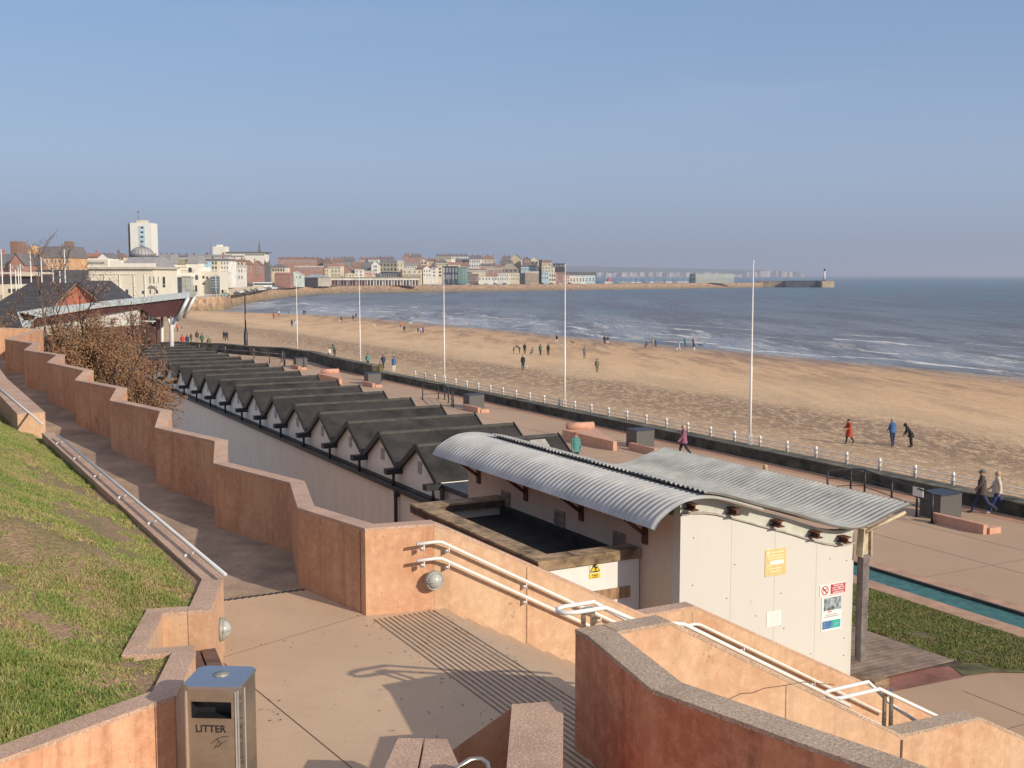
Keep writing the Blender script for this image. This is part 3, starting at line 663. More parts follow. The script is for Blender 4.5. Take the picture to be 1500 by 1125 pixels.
mb = MB()                                     # corduroy strip at the head of the steps
for k in range(13):
    t = 4.86+k*.066; mb.sbox(8.05 if k > 3 else 5.6, 12.66-.0*k, t, t+.020, PZ, PZ+.004)
structure(mb, 'corduroy_strip', M('corduroy_dark', (0.20, 0.15, 0.115), .85, .25, 6))
mb = MB(); 
q = [G(328, 972, PZ), G(515, 1125, PZ)]; d = (q[1]-q[0]).normalized(); n_ = Vector((-d.y, d.x, 0))*.005; e = q[1]+d*2
mb.add([q[0]-n_+Vector((0, 0, .004)), e-n_+Vector((0, 0, .004)), e+n_+Vector((0, 0, .004)), q[0]+n_+Vector((0, 0, .004))], [(0, 1, 2, 3)])
structure(mb, 'paving_joint', M('joint_thin2', (0.15, 0.09, 0.06), .9, .2, 4))
mb = MB(); t = 5.85; z = PZ                   # steps down to the promenade
n = 0
def flight(t, z, n):
    for i in range(n):
        z -= .156; mb.sbox(8.25, 12.62, t, t+.292, z-.6, z); t += .292
    return t, z
t, z = flight(t, z, 10); mb.sbox(8.25, 12.62, t, t+1.0, z-.6, z); t += 1.0
t, z = flight(t, z, 10); mb.sbox(8.25, 12.62, t, t+1.0, z-.6, z); t += 1.0
t, z = flight(t, z, 11); STEP_END = t
structure(mb, 'steps', PATHM)
# grass bank
LOWE = [(3.9, -8.4), (7.75, -1.06), (8.50, .40), (9.1, 1.66), (9.97, 2.02), (10.06, 1.60), (11.42, 2.01), (11.30, 2.42), (12.38, 2.84), (15.7, 2.72), (24.4, 2.40), (25.2, 2.3), (26.5, 2.1), (32.2, 1.95), (60, 1.6)]
SEGS = [(a[0], a[1], b[0]-a[0], b[1]-a[1], (b[0]-a[0])**2+(b[1]-a[1])**2) for a, b in zip(LOWE, LOWE[1:])]
def edge_d(s, t):
    m = 1e9
    for a, b, dx, dy, L in SEGS:
        f = ((s-a)*dx+(t-b)*dy)/L; f = 0 if f < 0 else (1 if f > 1 else f)
        q = (s-a-f*dx)**2+(t-b-f*dy)**2
        if q < m: m = q
    return math.sqrt(m)
def gz(s, t):                                 # height of the bank surface
    d = edge_d(s, t); return 5.91+max(0, d-.22)*.42+.012*max(0, s-12)*min(1, d)+.10*noise.noise(Vector((s*.5, t*.5, 0)))*min(1, max(0, d-.3))
BANK = [(8.50, .40), (9.1, 1.66), (9.97, 2.02), (10.06, 1.60), (11.42, 2.01), (11.30, 2.42), (12.38, 2.84), (15.7, 2.72), (24.4, 2.40), (25.2, 2.3), (26.5, 2.1), (32.2, 1.95), (60, 1.6), (60, -12), (3.9, -12), (3.9, -8.4), (7.75, -1.06)]
mb = MB(); N1, N2 = 420, 150; vs = []; fs = []
idx = {}
for i in range(N1+1):
    s = 3.6+56.4*(i/N1)**1.15
    for j in range(N2+1):
        t = -12+15.2*j/N2; idx[i, j] = len(vs); vs.append(W(s, t, gz(s, t)))
for i in range(N1):
    for j in range(N2):
        s = 3.6+56.4*((i+.5)/N1)**1.15; t = -12+15.2*(j+.5)/N2
        if inpoly(s, t, BANK): fs.append((idx[i, j], idx[i, j+1], idx[i+1, j+1], idx[i+1, j]))
mb.add(vs, fs, True)
# exact border: fill to the coping line with a fan skirt
bl = [W(a, b, gz(a, b)-.02) for a, b in BANK[:12]]
structure(mb, 'grass_bank', GRG)
pts = []; 
while len(pts) < 120000:
    s = 4.5+(R.random()**1.35)*30; t = R.uniform(-8, 2.6)
    if not inpoly(s, t, BANK): continue
    u_ = t*TX+s*SX; 
    if (750+F*u_/max(1, t*TY+s*SY)) < -80: continue
    k = noise.noise(Vector((s*.75, t*.75, 0)))+.5*noise.noise(Vector((s*2.2, t*2.2, 4)))+.45*noise.noise(Vector((s*6, t*6, 8)))
    if k < -.30 or (k < -.02 and R.random() < .6): continue
    pts.append((W(s, t, gz(s, t)-.01), .025+.055*max(0, k)))
for _ in range(9000):
    s = R.uniform(8.4, 30); t = R.uniform(-1, 2.8)
    if inpoly(s, t, BANK) and .18 < edge_d(s, t) < .42 and noise.noise(Vector((s*1.7, t*1.7, 3))) > -.1: pts.append((W(s, t, gz(s, t)-.01), R.uniform(.04, .09)))
blades('bank_grass', pts, BLADE, .05, .15, 'rough grass with bare brown patches on the sloping bank', .009)

# ------------------------------------------------------------ rendered walls with copings
def wall(name, label, pts, thick, mat, cmat, side=1, cope=.035, cat='wall', closed=False, over=.004):
    """pts: (s, t, zbottom, ztop) along the visible face; thickness to the left (side=1) of the run"""
    n = len(pts); P = [Vector((W(a, b).x, W(a, b).y)) for a, b, _, _ in pts]
    off = []
    for i in range(n):
        ds = []
        if i > 0: ds.append((P[i]-P[i-1]).normalized())
        if i < n-1: ds.append((P[i+1]-P[i]).normalized())
        ns_ = [Vector((-d.y, d.x))*side for d in ds]
        m = ns_[0] if len(ns_) == 1 else (ns_[0]+ns_[1])
        m = m.normalized(); c = max(.35, m.dot(ns_[0])); off.append(m/c)
    th = thing(name, label, cat, (P[0].x, P[0].y, pts[0][2]))
    w = MB(); c = MB()
    for i in range(n-1):
        z0, z1 = pts[i][2], pts[i+1][2]; h0, h1 = pts[i][3], pts[i+1][3]
        def q(k, o, z): p = P[k]+off[k]*o; return (p.x, p.y, z)
        b4 = [q(i, 0, z0), q(i+1, 0, z1), q(i+1, thick, z1), q(i, thick, z0)]
        t4 = [q(i, 0, h0-cope), q(i+1, 0, h1-cope), q(i+1, thick, h1-cope), q(i, thick, h0-cope)]
        u4 = [q(i, -over, h0-cope), q(i+1, -over, h1-cope), q(i+1, thick+over, h1-cope), q(i, thick+over, h0-cope)]
        v4 = [q(i, -over, h0), q(i+1, -over, h1), q(i+1, thick+over, h1), q(i, thick+over, h0)]
        if side < 0: b4, t4, u4, v4 = b4[::-1], t4[::-1], u4[::-1], v4[::-1]
        w.hexa(b4, t4); c.hexa(u4, v4)
    part(w, 'wall_face', mat, th); part(c, 'coping', cmat, th); return th
def gst(u, v, z): p = G(u, v, z); return ST(p.x, p.y)
ZV = [((9, 497, 543), 5.97), ((37, 512.7, 564.7), 5.92), ((71, 530.8, 590), 5.80), ((112, 556.7, 622), 5.64), ((163, 586.5, 659.3), 5.46), ((229.3, 626, 707.3), 5.26), ((315.2, 678.3, 771), 5.1), ((438.5, 750, 861), 5.1)]
ZE = [(48, 503), (82.7, 520), (122.7, 542.8), (170.7, 568.7), (234.7, 602), (315, 646), (425, 706.7)]
zz = []
for i, ((u, vt, vb), z) in enumerate(ZV):
    p = G(u, vb, z); s, t = ST(p.x, p.y); top = PY(u, vt, p.y).z
    zz.append((s, t, z-1.2, top))
    if i < len(ZE):
        e = gst(*ZE[i], top); zz.append((e[0], e[1], z-1.2, top))
zz = [(zz[0][0]+12, 4.9, 4.6, 7.35), (zz[0][0]+9.5, zz[0][1]-.4, 4.6, 7.3), (zz[0][0]+8.8, 4.6, 4.6, 7.3), (zz[0][0]+5, zz[0][1]-.15, 4.6, 7.28), (zz[0][0]+4.6, 4.4, 4.6, 7.2), (zz[0][0]+.6, zz[0][1]-.02, 4.6, zz[0][3])][3:5]+zz
zz[-1] = (zz[-1][0], zz[-1][1], 0, 6.2); zz = zz+[(12.85, 4.84, 0, 6.2), (12.70, 5.72, 0, 6.2)]
zz = [(a, b, 0, d) for a, b, c, d in zz]
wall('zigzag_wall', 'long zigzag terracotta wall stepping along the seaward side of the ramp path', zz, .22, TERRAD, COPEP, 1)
wall('stair_wall', 'sunlit terracotta wall carrying two white handrails on the far side of the steps', [(12.70, 5.70, 0, 6.2), (12.66, 5.9, 0, 6.12), (12.64, 8.88, 0, 4.59), (12.64, 9.75, 0, 4.59), (12.64, 16.9, 0, .95)], .22, TERRA, COPEP, 1)
NP = [(8.03, 5.345, 0, 6.2), (8.03, 5.93, 0, 6.2), (8.03, 8.88, 0, 4.56), (8.03, 10.08, 0, 4.52), (8.03, 14, 0, 2.55), (8.03, 17, 0, 1.0)]
wall('stair_parapet', 'sunlit terracotta parapet descending on the near side of the steps', NP, .22, TERRA, COPE, 1)
RW = [(8.255, 5.06, 0, 6.2), (8.03, 5.06, 0, 6.2)]+[(*gst(u, v, 6.2), 0, 6.2) for u, v in [(954.4, 1008.8), (1150, 1080), (1277, 1124.5), (1420, 1178)]]
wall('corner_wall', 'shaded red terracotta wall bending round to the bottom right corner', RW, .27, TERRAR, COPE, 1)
# low retaining walls of the bank
LW = [(24.6, 2.53, 4.6, 6.10), (15.7, 2.86, 4.6, 5.98), (12.35, 2.97, 4.6, 5.95), (11.17, 2.55, 4.6, 5.95)]
wall('bank_wall', 'low pale concrete coping and wall between the grass bank and the ramp path', LW, .22, TERRA, COPEP, -1)
wall('bank_wall', 'higher section of low bank wall with a sunlit square end at the far left', [(46, 2.5, 4.6, 6.6), (34, 2.35, 4.6, 6.45), (26.0, 2.52, 4.6, 6.36)], .55, TERRA, COPEP, -1)
A2 = [(11.42, 2.60, 4.6, 5.945), (11.38, 2.10, 4.6, 5.945), (10.08, 1.68, 4.6, 5.945), (9.98, 2.16, 4.6, 5.945), (8.95, 1.76, 4.6, 5.945)]
wall('alcove_wall', 'low terracotta wall folding round the bench alcove', [(11.20, 2.53, 4.6, 5.945), (11.32, 2.11, 4.6, 5.945), (10.14, 1.70, 4.6, 5.945)], .17, TERRA, COPEP, -1)
wall('alcove_wall', 'short terracotta wall behind the litter bin with a broad speckled top', [(10.0, 2.14, 4.6, 5.942), (8.99, 1.76, 4.6, 5.942)], .20, TERRA, COPEP, -1)
wall('alcove_wall', 'stub of low wall closing the near side of the bench alcove', [(10.16, 1.64, 4.6, 5.938), (10.03, 2.13, 4.6, 5.938)], .16, TERRA, COPEP, 1)
wall('retaining_wall', 'streaky terracotta retaining wall at the bottom left beside the litter bin', [(8.97, 1.745, 4.6, 5.955), (8.32, .43, 4.6, 5.955), (7.6, -1.0, 4.6, 5.955), (4.2, -7.8, 4.6, 5.955)], .22, m_terracotta('terracotta_streaky', (0.66, 0.38, 0.23), (0.50, 0.22, 0.12), 0.8), COPEP, -1)
# planting in the alcove
mb = MB()
for k in range(160):
    a = R.uniform(0, 2*PI); r = R.uniform(0, .22); c = W(10.75+r*math.cos(a)*1.2, 2.05+r*math.sin(a), 5.5+R.uniform(0, .16)); d = Vector((R.uniform(-1, 1), R.uniform(-1, 1), R.uniform(0, 1.2))).normalized()*R.uniform(.03, .08); e = d.orthogonal().normalized()*.012
    mb.add([c-e, c+e, c+d], [(0, 1, 2)])
tag(mb.build('shrub', M('weed_leaves', (0.12, 0.11, 0.04), .8, .5, 9)), 'small straggly weed growing behind the slatted bench', 'plant')
mb = MB(); mb.sbox(10.3, 11.25, 1.75, 2.45, 5.0, 5.5); structure(mb, 'planting_soil', M('soil', (0.10, 0.065, 0.04), .95, .4, 8))
# benches
b = thing('slatted_bench', 'dark wooden slatted bench end in the alcove behind the bin', 'bench', W(10.8, 2.5, PZ))
for t0 in (2.30, 2.46):
    mb = MB(); sh = .03; mb.hexa([W(10.2, t0-.12, 5.5), W(10.2, t0+.02, 5.5), W(11.18, t0+.13, 5.5), W(11.18, t0-.01, 5.5)], [W(10.2, t0-.12, 5.55), W(10.2, t0+.02, 5.55), W(11.18, t0+.13, 5.55), W(11.18, t0-.01, 5.55)]); part(mb, 'seat_slat', WOODB, b)
mb = MB(); mb.sbox(10.4, 10.5, 2.15, 2.45, PZ, 5.5); mb.sbox(10.95, 11.05, 2.2, 2.5, PZ, 5.5); part(mb, 'bench_support', TERRA, b)
b = thing('slab_bench', 'pinkish stone bench of two slabs at the bottom centre', 'bench', G(620, 1120, PZ))
def slabq(uv, z0, z1, name):
    mb = MB(); mb.hexa([G(u, v, z1)-Vector((0, 0, z1-z0)) for u, v in uv], [G(u, v, z1) for u, v in uv]); part(mb, name, COPEP, b)
slabq([(548, 1160), (604, 1160), (620, 1081.5), (583, 1081)], 5.52, 5.60, 'seat_slab')
slabq([(612, 1160), (668, 1160), (664, 1094), (653, 1082)], 5.42, 5.5, 'seat_slab') if False else slabq([(610, 1160), (690, 1160), (655, 1082.5), (623, 1082)], 5.52, 5.60, 'seat_slab')
mb = MB(); q = G(620, 1140, 5.6); mb.box(q.x-.12, q.x+.12, q.y-.25, q.y+.05, PZ, 5.52); part(mb, 'pedestal', TERRAD, b)
# foreground pier and cheek wall
PT = 5.8
P0 = [G(750, 1031.5, PT), G(822, 1026.5, PT)]
d = (G(742, 1125, PT)-P0[0]).normalized(); e0 = P0[0]+d*3.5; e1 = P0[1]+(G(825, 1125, PT)-G(825.5, 1034, PT)).normalized()*3.5
f_ = thing('foreground_wall', 'near terracotta wall end with broad speckled coping at the bottom edge', 'wall', (P0[0].x, P0[0].y, PZ))
dn = Vector((0, 0, -1.3)); cp = Vector((0, 0, -.035)); ch_ = G(825.5, 1034, PT)
ring = [e0, e1, ch_, P0[1], P0[0]]
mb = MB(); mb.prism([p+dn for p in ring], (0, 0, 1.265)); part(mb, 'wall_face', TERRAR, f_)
mb = MB(); mb.prism([p+cp for p in ring], (0, 0, .035)); part(mb, 'coping', COPEP, f_)
# sloping cheek wall running left from the pier
A = G(749, 1037, 5.76); Bp = G(655, 1104, 5.42); C_ = G(612, 1136, 5.26)
mb = MB(); nrm = Vector((-.35, .9, 0)).normalized()*.16
for a, c in ((A, Bp), (Bp, C_)):
    lo = Vector((0, 0, 0))
    mb.hexa([Vector((a.x, a.y, 4.8)), Vector((c.x, c.y, 4.8)), Vector((c.x, c.y, 4.8))+nrm, Vector((a.x, a.y, 4.8))+nrm][::-1],
            [a, c, c+nrm-Vector((0, 0, .16)), a+nrm-Vector((0, 0, .16))][::-1])
o = thing('cheek_wall', 'stained sloping terracotta cheek wall beside the slab bench', 'wall', (A.x, A.y, PZ)); part(mb, 'wall_face', TERRAD, o)
# handrails
def rail(name, label, cat, tubes, brackets, mat=WHITE, r=.021, posts=()):
    th = thing(name, label, cat, tubes[0][0])
    for tb in tubes:
        mb = MB(); mb.tube(tb, r, 10); part(mb, 'rail', mat, th)
    for br in brackets:
        mb = MB(); mb.tube(br, .010, 6); mb.dome(br[-1], .03, .03, .03, 8, 4, True); part(mb, 'bracket', mat, th)
    for po in posts: part(po, 'post', STAIN, th)
    return th
def slope_z(t, base): return base-max(0, min(t, 8.75)-5.72)*.545-max(0, t-9.75)*.545
for base, zl, vv in ((6.0, 'upper', 0), (5.79, 'lower', 1)):
    pts_ = [W(12.56, t, slope_z(t, base)) for t in (5.40, 5.66, 5.74, 8.7, 8.80, 9.7, 9.8, 13.5)]
    brs = [[W(12.56, t, slope_z(t, base)-.02), W(12.56, t, slope_z(t, base)-.09), W(12.63, t, slope_z(t, base)-.09)] for t in (5.5, 5.84, 6.95, 8.1, 9.3, 10.6, 12)]
    rail('handrail', f'{zl} white handrail fixed to the sunlit wall above the steps', 'handrail', [pts_], brs)
zr = 6.32
loop = [W(8.33, 6.6, slope_z(6.6, zr)), W(8.33, 5.72, zr), W(8.33, 5.10, zr), W(8.36, 5.02, zr), W(8.43, 4.98, zr), W(8.50, 5.02, zr), W(8.53, 5.10, zr), W(8.53, 5.72, zr), W(8.53, 6.8, slope_z(6.8, zr))]
def ext(s, base, t1): return [W(s, t, slope_z(t, base)) for t in (5.72, 8.75, 8.80, 9.75, t1)]
la = [W(8.33, 8.45, slope_z(8.45, 6.33)), W(8.33, 6.3, slope_z(6.3, 6.35)), W(8.33, 5.75, 6.15), W(8.33, 5.42, zr), W(8.33, 5.10, zr), W(8.36, 5.02, zr), W(8.43, 4.98, zr), W(8.50, 5.02, zr), W(8.53, 5.10, zr), W(8.53, 5.42, zr), W(8.53, 5.75, 6.12), W(8.53, 6.3, 5.75), W(8.53, 8.3, slope_z(8.3, 5.85))]
def pst(s, t, z0, z1):
    a = MB()
    for k in (-.05, .05): a.sbox(s-.012, s+.012, t+k-.02, t+k+.02, z0, z1)
    a.sbox(s-.03, s+.03, t-.05, t+.05, z1-.05, z1); return a
rail('handrail', 'looped white handrail end standing on the top corner of the stair parapet', 'handrail', [la], [], posts=[pst(8.43, 5.30, 5.9, 6.31), pst(8.43, 8.5, 3.6, slope_z(8.5, 6.2))])
z2 = 4.96
lo2 = [W(8.31, 12.2, z2-.02-(12.2-8.9)*.53), W(8.31, 8.85, z2), W(8.31, 8.30, z2), W(8.34, 8.24, z2), W(8.42, 8.22, z2), W(8.50, 8.26, z2), W(8.52, 8.35, z2), W(8.52, 8.9, z2), W(8.52, 9.3, z2-.35), W(8.52, 12.2, z2-.5-(12.2-8.9)*.53)]
rail('handrail', 'looped white handrail beginning at the half landing of the steps', 'handrail', [lo2], [], posts=[pst(8.42, 9.1, 3.5, 4.86)])
def railline(uv, z0, z1): return [G(u, v, z0+(z1-z0)*i/(len(uv)-1)) for i, (u, v) in enumerate(uv)]
ta = [G(84, 637, 6.18), G(330, 842, 6.03)]
def rr(tb, n, label):
    a, b2 = tb[0], tb[-1]; brs = []
    for i in range(n):
        p = a+(b2-a)*((i+.3)/n); w_ = -Vector((TX, TY, 0))*.09; brs.append([p, p+Vector((0, 0, -.06)), p+w_+Vector((0, 0, -.09))])
    rail('handrail', label, 'handrail', [[a, b2]], brs, M('grey_white_paint', (0.62, 0.62, 0.62), .4, .06, 3), .022)
rr(ta, 6, 'long pale handrail along the low wall beside the grass bank')
rr([G(-30, 545, 6.5), G(62, 621, 6.34)], 4, 'short pale handrail at the far left edge above the path')
mb = MB(); q = G(695, 1112, 5.75)
rail('handrail', 'curved metal rail end peeping up at the bottom centre', 'handrail', [[q+Vector((-.30, -.5, -.35)), q+Vector((-.12, -.1, -.02)), q+Vector((-.03, -.01, 0)), q+Vector((.05, 0, 0)), q+Vector((.10, -.03, -.02)), q+Vector((.12, -.1, -.08)), q+Vector((.14, -.5, -.5))]], [], STAIN, .02)
# bulkhead lamps
def bulkhead(c, nx, ny, label):
    ny_ = math.atan2(ny, nx); th = thing('bulkhead_lamp', label, 'wall lamp', c, ny_-PI/2, 'bulkhead lamps on the terracotta walls')
    mb = MB(); mb.tube([(0, 0, 0), (0, .035, 0)], .125, 24); o = loc_part(mb, 'back_plate', GALVD, th)
    mb = MB()
    n = 20; vs = []; fs = []
    for j in range(7):
        a = PI/2*j/6
        for i in range(n): b_ = 2*PI*i/n; vs.append((.10*math.cos(a)*math.cos(b_), .035+.085*math.sin(a), .10*math.cos(a)*math.sin(b_)))
    for j in range(6):
        for i in range(n): fs.append((j*n+i, j*n+(i+1) % n, (j+1)*n+(i+1) % n, (j+1)*n+i))
    mb.add(vs, fs, True); loc_part(mb, 'lamp_glass', M('frosted_glass', (0.42, 0.44, 0.40), .25, .1, 5), th)
    mb = MB(); pts_ = [(.122*math.cos(a), .04+.07*math.sin(a), .03*0) for a in [PI*k/12 for k in range(13)]]
    mb.tube(pts_, .010, 6); ring_ = [(.108*math.cos(2*PI*k/24), .04, .108*math.sin(2*PI*k/24)) for k in range(25)]; mb.tube(ring_, .014, 6)
    loc_part(mb, 'guard', GALVD, th)
c = W(12.64, 0, 0); tt = ST(*G(636, 852, 5.6).xy)
q = None
dd = ray(635, 850); k = (12.632)/(dd.x*SX+dd.y*SY); q = Vector((dd.x*k, dd.y*k, H+dd.z*k))
bulkhead(q, -SX, -SY, 'round bulkhead lamp below the white handrails on the sunlit wall')
dd = ray(322, 922); p1 = W(12.35, 2.97); p2 = W(11.17, 2.55); dl = (p1-p2); nn = Vector((dl.y, -dl.x, 0)).normalized()
k = (p1.x*nn.x+p1.y*nn.y)/(dd.x*nn.x+dd.y*nn.y); q = Vector((dd.x*k, dd.y*k, H+dd.z*k))
bulkhead(q, nn.x, nn.y, 'round bulkhead lamp on the low wall end near the bin')
# litter bin
fl = G(263, 1005, 6.2); fr = G(345, 1004, 6.2)
wx = .47; cx = G(308, 990, 6.2).x; y0 = fl.y; th = thing('litter_bin', 'square stainless steel litter bin with a blue grey lid and black lettering', 'litter bin', (fl.x+.245, y0+.24, PZ), -.06)
hw, hd_, cf = .225, .225, .05; hb = 1.07
ring = [(-hw+cf, -hd_), (hw-cf, -hd_), (hw, -hd_+cf), (hw, hd_-cf), (hw-cf, hd_), (-hw+cf, hd_), (-hw, hd_-cf), (-hw, -hd_+cf)]
o0, o1, zb0, zb1 = -.155, .155, .84, .97       # slot
mb = MB()
for i in range(1, 8):
    a, b_ = ring[i], ring[(i+1) % 8]
    mb.add([(a[0], a[1], 0), (b_[0], b_[1], 0), (b_[0], b_[1], hb), (a[0], a[1], hb)], [(0, 1, 2, 3)])
xa, xb, yf = -hw+cf, hw-cf, -hd_
for x0, x1, z0_, z1_ in ((xa, xb, 0, zb0), (xa, xb, zb1, hb), (xa, o0, zb0, zb1), (o1, xb, zb0, zb1)):
    mb.add([(x0, yf, z0_), (x1, yf, z0_), (x1, yf, z1_), (x0, yf, z1_)], [(0, 1, 2, 3)])
bin_body = loc_part(mb, 'body', STAIN, th)
mb = MB(); mb.box(o0, o1, yf+.12, yf+.13, zb0-.03, zb1+.03); mb.box(o0-.01, o0, yf+.002, yf+.13, zb0-.03, zb1+.03); mb.box(o1, o1+.01, yf+.002, yf+.13, zb0-.03, zb1+.03); mb.box(o0, o1, yf+.002, yf+.13, zb0-.03, zb0); loc_part(mb, 'slot_liner', BLACK, th)
mb = MB()
for sgn in (-1, 1):
    mb.box(sgn*.19-.006, sgn*.19+.006, yf-.006, yf-.001, .02, hb-.02)
mb.box(hw-.03, hw-.02, yf+.02, yf+.03, .02, hb-.02); mb.box(hw+.001, hw+.006, yf+.10, yf+.115, .02, hb-.02); loc_part(mb, 'trim', GALV, th)
lidm, nt, bb = new_mat('brushed_lid'); bb.inputs['Metallic'].default_value = 1; bb.inputs['Base Color'].default_value = (.50, .50, .52, 1); bb.inputs['Roughness'].default_value = .38
lr = [(x*1.03, y*1.03) for x, y in ring]
mb = MB(); mb.hexa([(0, 0, 0)]*4, [(0, 0, 0)]*4) if False else None
mb.prism([(x, y, hb) for x, y in lr], (0, 0, .02)); ap = (0, 0, hb+.05); 
mb.add([(x, y, hb+.02) for x, y in lr]+[(x*.35, y*.35, hb+.028) for x, y in lr], [(i, (i+1) % 8, 8+(i+1) % 8, 8+i) for i in range(8)]+[tuple(range(8, 16))])
lid = loc_part(mb, 'lid', lidm, th)
mb = MB(); mb.tube([(0, .02, hb+.027), (0, .02, hb+.034)], .062, 24); loc_part(mb, 'stub_plate', M('perforated_plate', (0.5, 0.47, 0.38), .5, .5, 150, metal=.6), lid)
mb = MB(); add_text(mb, 'LITTER', .078, (-.01, yf-.003, .755), (1, 0, 0), (0, 0, 1)); loc_part(mb, 'lettering', BLACK, bin_body)
mb = MB()
for sk in ([(.0, .64), (.05, .68), (.10, .70)], [(.02, .60), (.06, .66), (.04, .69), (.08, .64), (.03, .61)], [(.05, .61), (.09, .65), (.13, .67)], [(.09, .70), (.14, .70)]):
    mb.tube([(x-.01, yf-.003, z) for x, z in sk], .0018, 4)
loc_part(mb, 'scribble', BLACK, bin_body)

# construction joints and a crack in the render, leaf litter on the paving
def onplane(u, v, s):
    d = ray(u, v); k = s/(d.x*SX+d.y*SY); return Vector((d.x*k, d.y*k, H+d.z*k))
def wallthing(name):
    return [o for o in bpy.data.objects if o.name.startswith(name) and o.parent is None]
JM = M('joint_brown', (0.16, 0.09, 0.06), .95, .3, 5); CKM = M('crack_pale', (0.40, 0.27, 0.19), .95, .3, 9)  # plain dark brown for joints and crack, paler brown for thin joints
sp_w = wallthing('stair_parapet')[0]
mb = MB(); mb.sbox(8.022, 8.03, 8.88, 8.905, 0, 4.50); part(mb, 'joint', JM, sp_w)
mb = MB(); mb.sbox(8.024, 8.03, 7.30, 7.31, 0, 5.36); part(mb, 'joint', CKM, sp_w)
mb = MB(); mb.tube([onplane(u, v, 8.027) for u, v in [(1060, 1028), (1085, 1016), (1102, 1015), (1120, 1008), (1150, 1004), (1176, 999), (1198, 1001), (1222, 1003)]], .004, 4); part(mb, 'crack', JM, sp_w)
sw_ = wallthing('stair_wall')[0]
for t, z in ((7.0, 5.5), (9.7, 4.5), (12.0, 3.3)):
    mb = MB(); mb.sbox(12.637, 12.64, t, t+.008, 0, z); part(mb, 'joint', CKM, sw_)
zw = wallthing('zigzag_wall')[0]
pj = Vector((G(529, 899, PZ).x, G(529, 899, PZ).y, 0)); mb = MB(); mb.tube([pj+Vector((0, 0, PZ)), pj+Vector((0, 0, 6.15))], .006, 4); part(mb, 'joint', JM, zw)
mb = MB(); vs = []; fs = []
for k in range(420):
    s, t = R.uniform(6.5, 16), R.uniform(2.4, 5.7)
    if R.random() < .6: t = R.choice([4.72, 2.95, 5.65])+R.gauss(0, .08)
    if s > 12.4 and t < 3.1: continue
    if s < 10 and t < 3.2: continue
    c = W(s, t, PZ+.008+max(0, s-19)*.03); a = R.uniform(0, PI); L = R.uniform(.006, .018); d = Vector((math.cos(a), math.sin(a), 0))*L; e = Vector((-math.sin(a), math.cos(a), 0))*L*.6
    i = len(vs); vs += [c-d, c-e+Vector((0, 0, .006)), c+d, c+e+Vector((0, 0, .004))]; fs.append((i, i+1, i+2, i+3))
mb.add(vs, fs); tag(mb.build('leaf_litter', M('litter_brown', (0.12, 0.07, 0.04), .9, .5, 20)), 'tiny brown leaf scraps scattered over the plaza paving', None, None, 'stuff')

# ------------------------------------------------------------ sea wall, posts, flagpoles
o = MB(); o.sbox(-20, 97, 37.5, 38.35, -2.2, .50)
th = thing('sea_wall', 'long low dark weedy sea wall between the promenade and the beach', 'sea wall', W(40, 38, 0))
part(o, 'wall_face', SEAWALL, th); o = MB(); o.sbox(-20, 97, 37.47, 38.38, .50, .56); part(o, 'coping', SEAWTOP, th)
th = thing('sea_wall', 'higher dark parapet curving away behind the black lamp post', 'sea wall', W(105, 38, 0))
pp = [W(97, 37.75)]+[W(108.5, 37.75)]+PARA[1:]
mb = MB(); mt = MB()
for a, b in zip(pp, pp[1:]):
    d = (b-a).normalized(); n = Vector((-d.y, d.x, 0))*.38; e = d*.15
    mb.hexa([a-n-e+Vector((0, 0, -2.5)), b-n+e+Vector((0, 0, -2.5)), b+n+e+Vector((0, 0, -2.5)), a+n-e+Vector((0, 0, -2.5))], [a-n-e+Vector((0, 0, 1.0)), b-n+e+Vector((0, 0, 1.0)), b+n+e+Vector((0, 0, 1.0)), a+n-e+Vector((0, 0, 1.0))])
    n2 = n*1.06; mt.hexa([a-n2-e+Vector((0, 0, 1.0)), b-n2+e+Vector((0, 0, 1.0)), b+n2+e+Vector((0, 0, 1.0)), a+n2-e+Vector((0, 0, 1.0))], [a-n2-e+Vector((0, 0, 1.07)), b-n2+e+Vector((0, 0, 1.07)), b+n2+e+Vector((0, 0, 1.07)), a+n2-e+Vector((0, 0, 1.07))])
part(mb, 'wall_face', SEAWALL, th); part(mt, 'coping', SEAWTOP, th)
NPOST = 0
proto = thing('railing_post', 'white post', 'post', W(0, 38.2, .56), ANG, 'white posts of the rail along the sea wall')
mb = MB(); mb.tube([(0, 0, 0), (0, 0, .52), (0, 0, .56)], [.075, .07, .045], 10); loc_part(mb, 'post', WHITE, proto)
mb = MB(); mb.tube([(0, 0, .40), (0, 0, .44)], .085, 10); loc_part(mb, 'collar', GALV, proto)
ss = [28.2+2.02*i for i in range(31)]
for i, s in enumerate(ss):
    o = proto if i == 0 else copy_tree(proto); o.location = W(s, 38.2, .56)
    o['label'] = 'one of the evenly spaced white rail posts along the low sea wall'
for z in (.40, .18):
    mb = MB(); mb.tube([W(16, 38.2, .56+z), W(ss[-1], 38.2, .56+z)], .022, 6)
    tag(mb.build('rail', M('pale_rail', (0.66, 0.62, 0.62), .5, .1, 2), origin=W(16, 38.2, .56+z)), ('upper' if z > .3 else 'lower')+' pale rail threaded through the white posts on the sea wall', 'rail')
FPX = [((1098, 667), 383, 'tall white flagpole nearest the right, behind the big metal roof'), ((827, 608), 388, 'tall white flagpole between the beach group and the red haired woman'),
       ((651, 568), 393, 'white flagpole in line with the black railing frame'), ((528, 545), 400, 'white flagpole just left of the camouflage jacket man'), ((436, 525), 402, 'white flagpole right of the black lamp post')]
